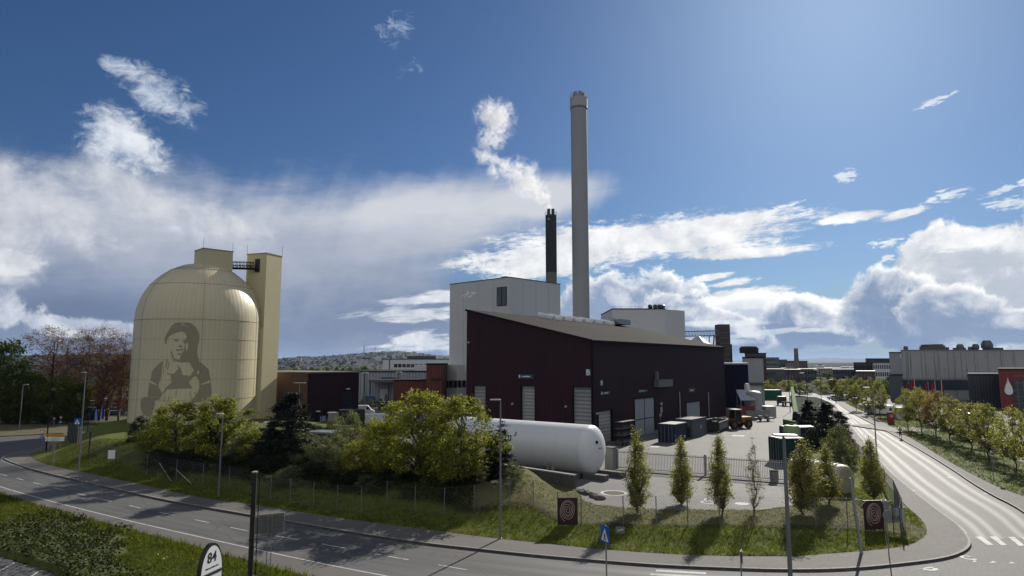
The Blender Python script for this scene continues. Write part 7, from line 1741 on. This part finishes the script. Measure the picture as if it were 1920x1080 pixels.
# ---- the runner on the pavement
def runner(loc, rz):
    t = thing('person', 'person in dark shorts and grey shirt jogging on the pavement beside the tree row', 'person', loc, rz)
    J = {}; E = []; Rd = {}
    def j(n, p, r, par=None):
        J[n] = Vector(p); Rd[n] = r
        if par: E.append((par, n))
    j('pelvis', (0, 0, .95), .125); j('waist', (.02, 0, 1.10), .115, 'pelvis'); j('chest', (.06, 0, 1.32), .145, 'waist'); j('neck', (.09, 0, 1.50), .058, 'chest'); j('head0', (.11, 0, 1.60), .085, 'neck'); j('head1', (.12, 0, 1.70), .092, 'head0'); j('head2', (.115, 0, 1.76), .06, 'head1')
    for s, nm, th_, kn in ((1, 'l', (.22, .62), (-.05, .10)), (-1, 'r', (-.10, .52), (-.48, .42))):
        j('hip' + nm, (0, s * .10, .90), .095, 'pelvis'); j('knee' + nm, (th_[0], s * .10, th_[1] - .08), .058, 'hip' + nm); j('ankle' + nm, (th_[0] + kn[0] + .03, s * .10, kn[1] + .0), .036, 'knee' + nm); j('toe' + nm, (th_[0] + kn[0] + (.22 if s > 0 else .02), s * .11, (.04 if s > 0 else kn[1] - .2)), .036, 'ankle' + nm)
        j('sho' + nm, (.06, s * .19, 1.43), .058, 'chest'); ex = -.16 if s > 0 else .10; j('elb' + nm, (.05 + ex, s * .27, 1.18), .042, 'sho' + nm); j('wri' + nm, (.05 + ex + .22, s * .22, 1.20 + (.0 if s > 0 else .12)), .027, 'elb' + nm); j('palm' + nm, (.05 + ex + .30, s * .21, 1.22 + (0 if s > 0 else .15)), .026, 'wri' + nm)
        w = J['palm' + nm]
        for k in range(4):
            j('f%d%s' % (k, nm), w + Vector((.045, (k - 1.5) * .018, .005)), .009, 'palm' + nm); j('g%d%s' % (k, nm), w + Vector((.06 - .004 * abs(k - 1), (k - 1.5) * .018, -.03)), .008, 'f%d%s' % (k, nm))
        j('th' + nm, w + Vector((-.01, -s * .035, .02)), .010, 'palm' + nm); j('tt' + nm, w + Vector((.03, -s * .04, .02)), .009, 'th' + nm)
    names = list(J); me = bpy.data.meshes.new('body'); me.from_pydata([tuple(J[n]) for n in names], [(names.index(a), names.index(b_)) for a, b_ in E], [])
    o = link('body', me, t); sk = o.modifiers.new('skin', 'SKIN'); o.modifiers.new('sub', 'SUBSURF').levels = 1; o.modifiers['sub'].render_levels = 2; sk.use_smooth_shade = True
    for i, n in enumerate(names): me.skin_vertices[0].data[i].radius = (Rd[n],) * 2; me.skin_vertices[0].data[i].use_root = (n == 'pelvis')
    me.materials.append(mat('skin_tone', (.36, .22, .15), .6, .08, 5))
    def garment(nm, keys, fat, m):
        sub = [n for n in names if n in keys]; g = bpy.data.meshes.new(nm); g.from_pydata([tuple(J[n]) for n in sub], [(sub.index(a), sub.index(b_)) for a, b_ in E if a in sub and b_ in sub], [])
        go = link(nm, g, t); s2 = go.modifiers.new('skin', 'SKIN'); go.modifiers.new('sub', 'SUBSURF').levels = 1; s2.use_smooth_shade = True
        for i, n in enumerate(sub): g.skin_vertices[0].data[i].radius = (Rd[n] * fat + .008,) * 2; g.skin_vertices[0].data[i].use_root = i == 0
        g.materials.append(m); return go
    garment('shirt', ('pelvis', 'waist', 'chest', 'shol', 'shor', 'elbl', 'elbr'), 1.10, mat('shirt_grey', (.28, .28, .29), .8, .1, 5)); 
    garment('shorts', ('pelvis', 'hipl', 'hipr', 'kneel', 'kneer'), 1.14, mat('shorts_dark', (.015, .015, .018), .8, .1, 5))
    for nm in 'lr': garment('shoe', ('ankle' + nm, 'toe' + nm), 1.3, mat('shoe_dark', (.03, .03, .032), .7, .1, 5))
    bmx = bmesh.new(); bmesh.ops.create_uvsphere(bmx, u_segments=16, v_segments=10, radius=.107); hm = bpy.data.meshes.new('hair')
    for v in list(bmx.verts):
        if v.co.z < -.02 and v.co.x > -.03: bmx.verts.remove(v)
    bmx.to_mesh(hm); bmx.free(); hm.materials.append(mat('hair_dark', (.025, .018, .013), .7)); hm.shade_smooth(); link('hair', hm, t, (.105, 0, 1.71))
    fm = MB()
    for s in (-1, 1): fm.lathe([(0, -.010), (.012, 0), (0, .010)], 8, (.205, s * .033, 1.685))
    fm.build('eyes', black_m, t); MB().tube([(.205, 0, 1.69), (.225, 0, 1.655), (.205, 0, 1.65)], .012, 6).build('nose', mat('skin_tone', (.36, .22, .15)), t); MB().tube([(.198, -.024, 1.625), (.206, 0, 1.622), (.198, .024, 1.625)], .006, 5).build('mouth', mat('lip_tone', (.25, .10, .08), .5), t)
    for s in (-1, 1): MB().lathe([(0, -.03), (.018, 0), (0, .03)], 8, (.10, s * .098, 1.67)).build('ear', mat('skin_tone', (.36, .22, .15)), t)
q = G(1688.5, 822, .12); runner(q, R(-120))
# ---- steam from the short chimney
def plume():
    Yp = FLUE.y; path = [(1029, 388, 5), (1019, 371, 11), (1003, 353, 17), (985, 337, 22), (968, 322, 18), (948, 312, 13), (928, 300, 11), (908, 285, 15), (921, 262, 19), (935, 232, 22), (918, 214, 20), (938, 215, 20), (905, 292, 10), (925, 322, 9)]
    t0 = FLUE; pts = [(A(x, y, Yp + (i % 3) * .5), r / 1208 * Yp) for i, (x, y, r) in enumerate(path)]
    ctr = Vector((sum(p.x for p, _ in pts) / len(pts), Yp, sum(p.z for p, _ in pts) / len(pts)))
    lo = Vector((min(p.x - r * 1.9 for p, r in pts), Yp - 5.5, min(p.z - r * 1.2 for p, r in pts))); hi = Vector((max(p.x + r * 1.5 for p, r in pts), Yp + 6.0, max(p.z + r * 1.9 for p, r in pts)))
    lo.z = max(lo.z, FLUE.z + .02)
    m = bpy.data.materials.new('steam'); m.use_nodes = True; b = NB(m.node_tree); b.n.clear(); out = b.node('ShaderNodeOutputMaterial')
    tc = b.node('ShaderNodeTexCoord'); P = X(b, tc.outputs['Object']); f = None
    nz = b.noise(P, .55, 8.0, .66, .8); nz2 = b.noise(P, .16, 2.0, .5)
    for p, r in pts:
        d = b.node('ShaderNodeVectorMath', {0: P, 1: tuple(p - ctr)}, operation='DISTANCE'); q = 1.0 - X(b, d.outputs['Value']) / (r * 1.5)
        f = q if f is None else b.m('SMOOTH_MAX', f, q, .25)
    dens = b.sm(f + (nz - .5) * 4.6 + (nz2 - .5) * 1.4, -.05, 1.5) * b.sm(f, -.45, .15)
    vp = b.node('ShaderNodeVolumePrincipled', {'Color': (1, 1, 1, 1), 'Anisotropy': .3, 'Density': dens * .55}); b.l.new(vp.outputs[0], out.inputs['Volume'])
    mb = MB(); mb.bb(lo.x - ctr.x, hi.x - ctr.x, lo.y - ctr.y, hi.y - ctr.y, lo.z - ctr.z, hi.z - ctr.z); o = mb.build('steam_plume', m); o.location = ctr
    tag(o, 'white steam plume drifting up and left from the short black chimney', 'steam', None, 'stuff')
plume()
# ---------------------------------------------------------------- the air
m = bpy.data.materials.new('haze_air'); m.use_nodes = True; m.node_tree.nodes.clear(); b = NB(m.node_tree)
out = b.node('ShaderNodeOutputMaterial'); vp = b.node('ShaderNodeVolumePrincipled', {'Color': (.40, .60, 1.0, 1), 'Density': HAZE_DENSITY, 'Anisotropy': .25}); b.l.new(vp.outputs[0], out.inputs['Volume'])
hzb = MB(); hzb.bb(-17500, 17500, -450, 17000, -6.5, 130); tag(hzb.build('haze', m), kind='stuff', label='thin blue air over the whole scene', cat='haze')
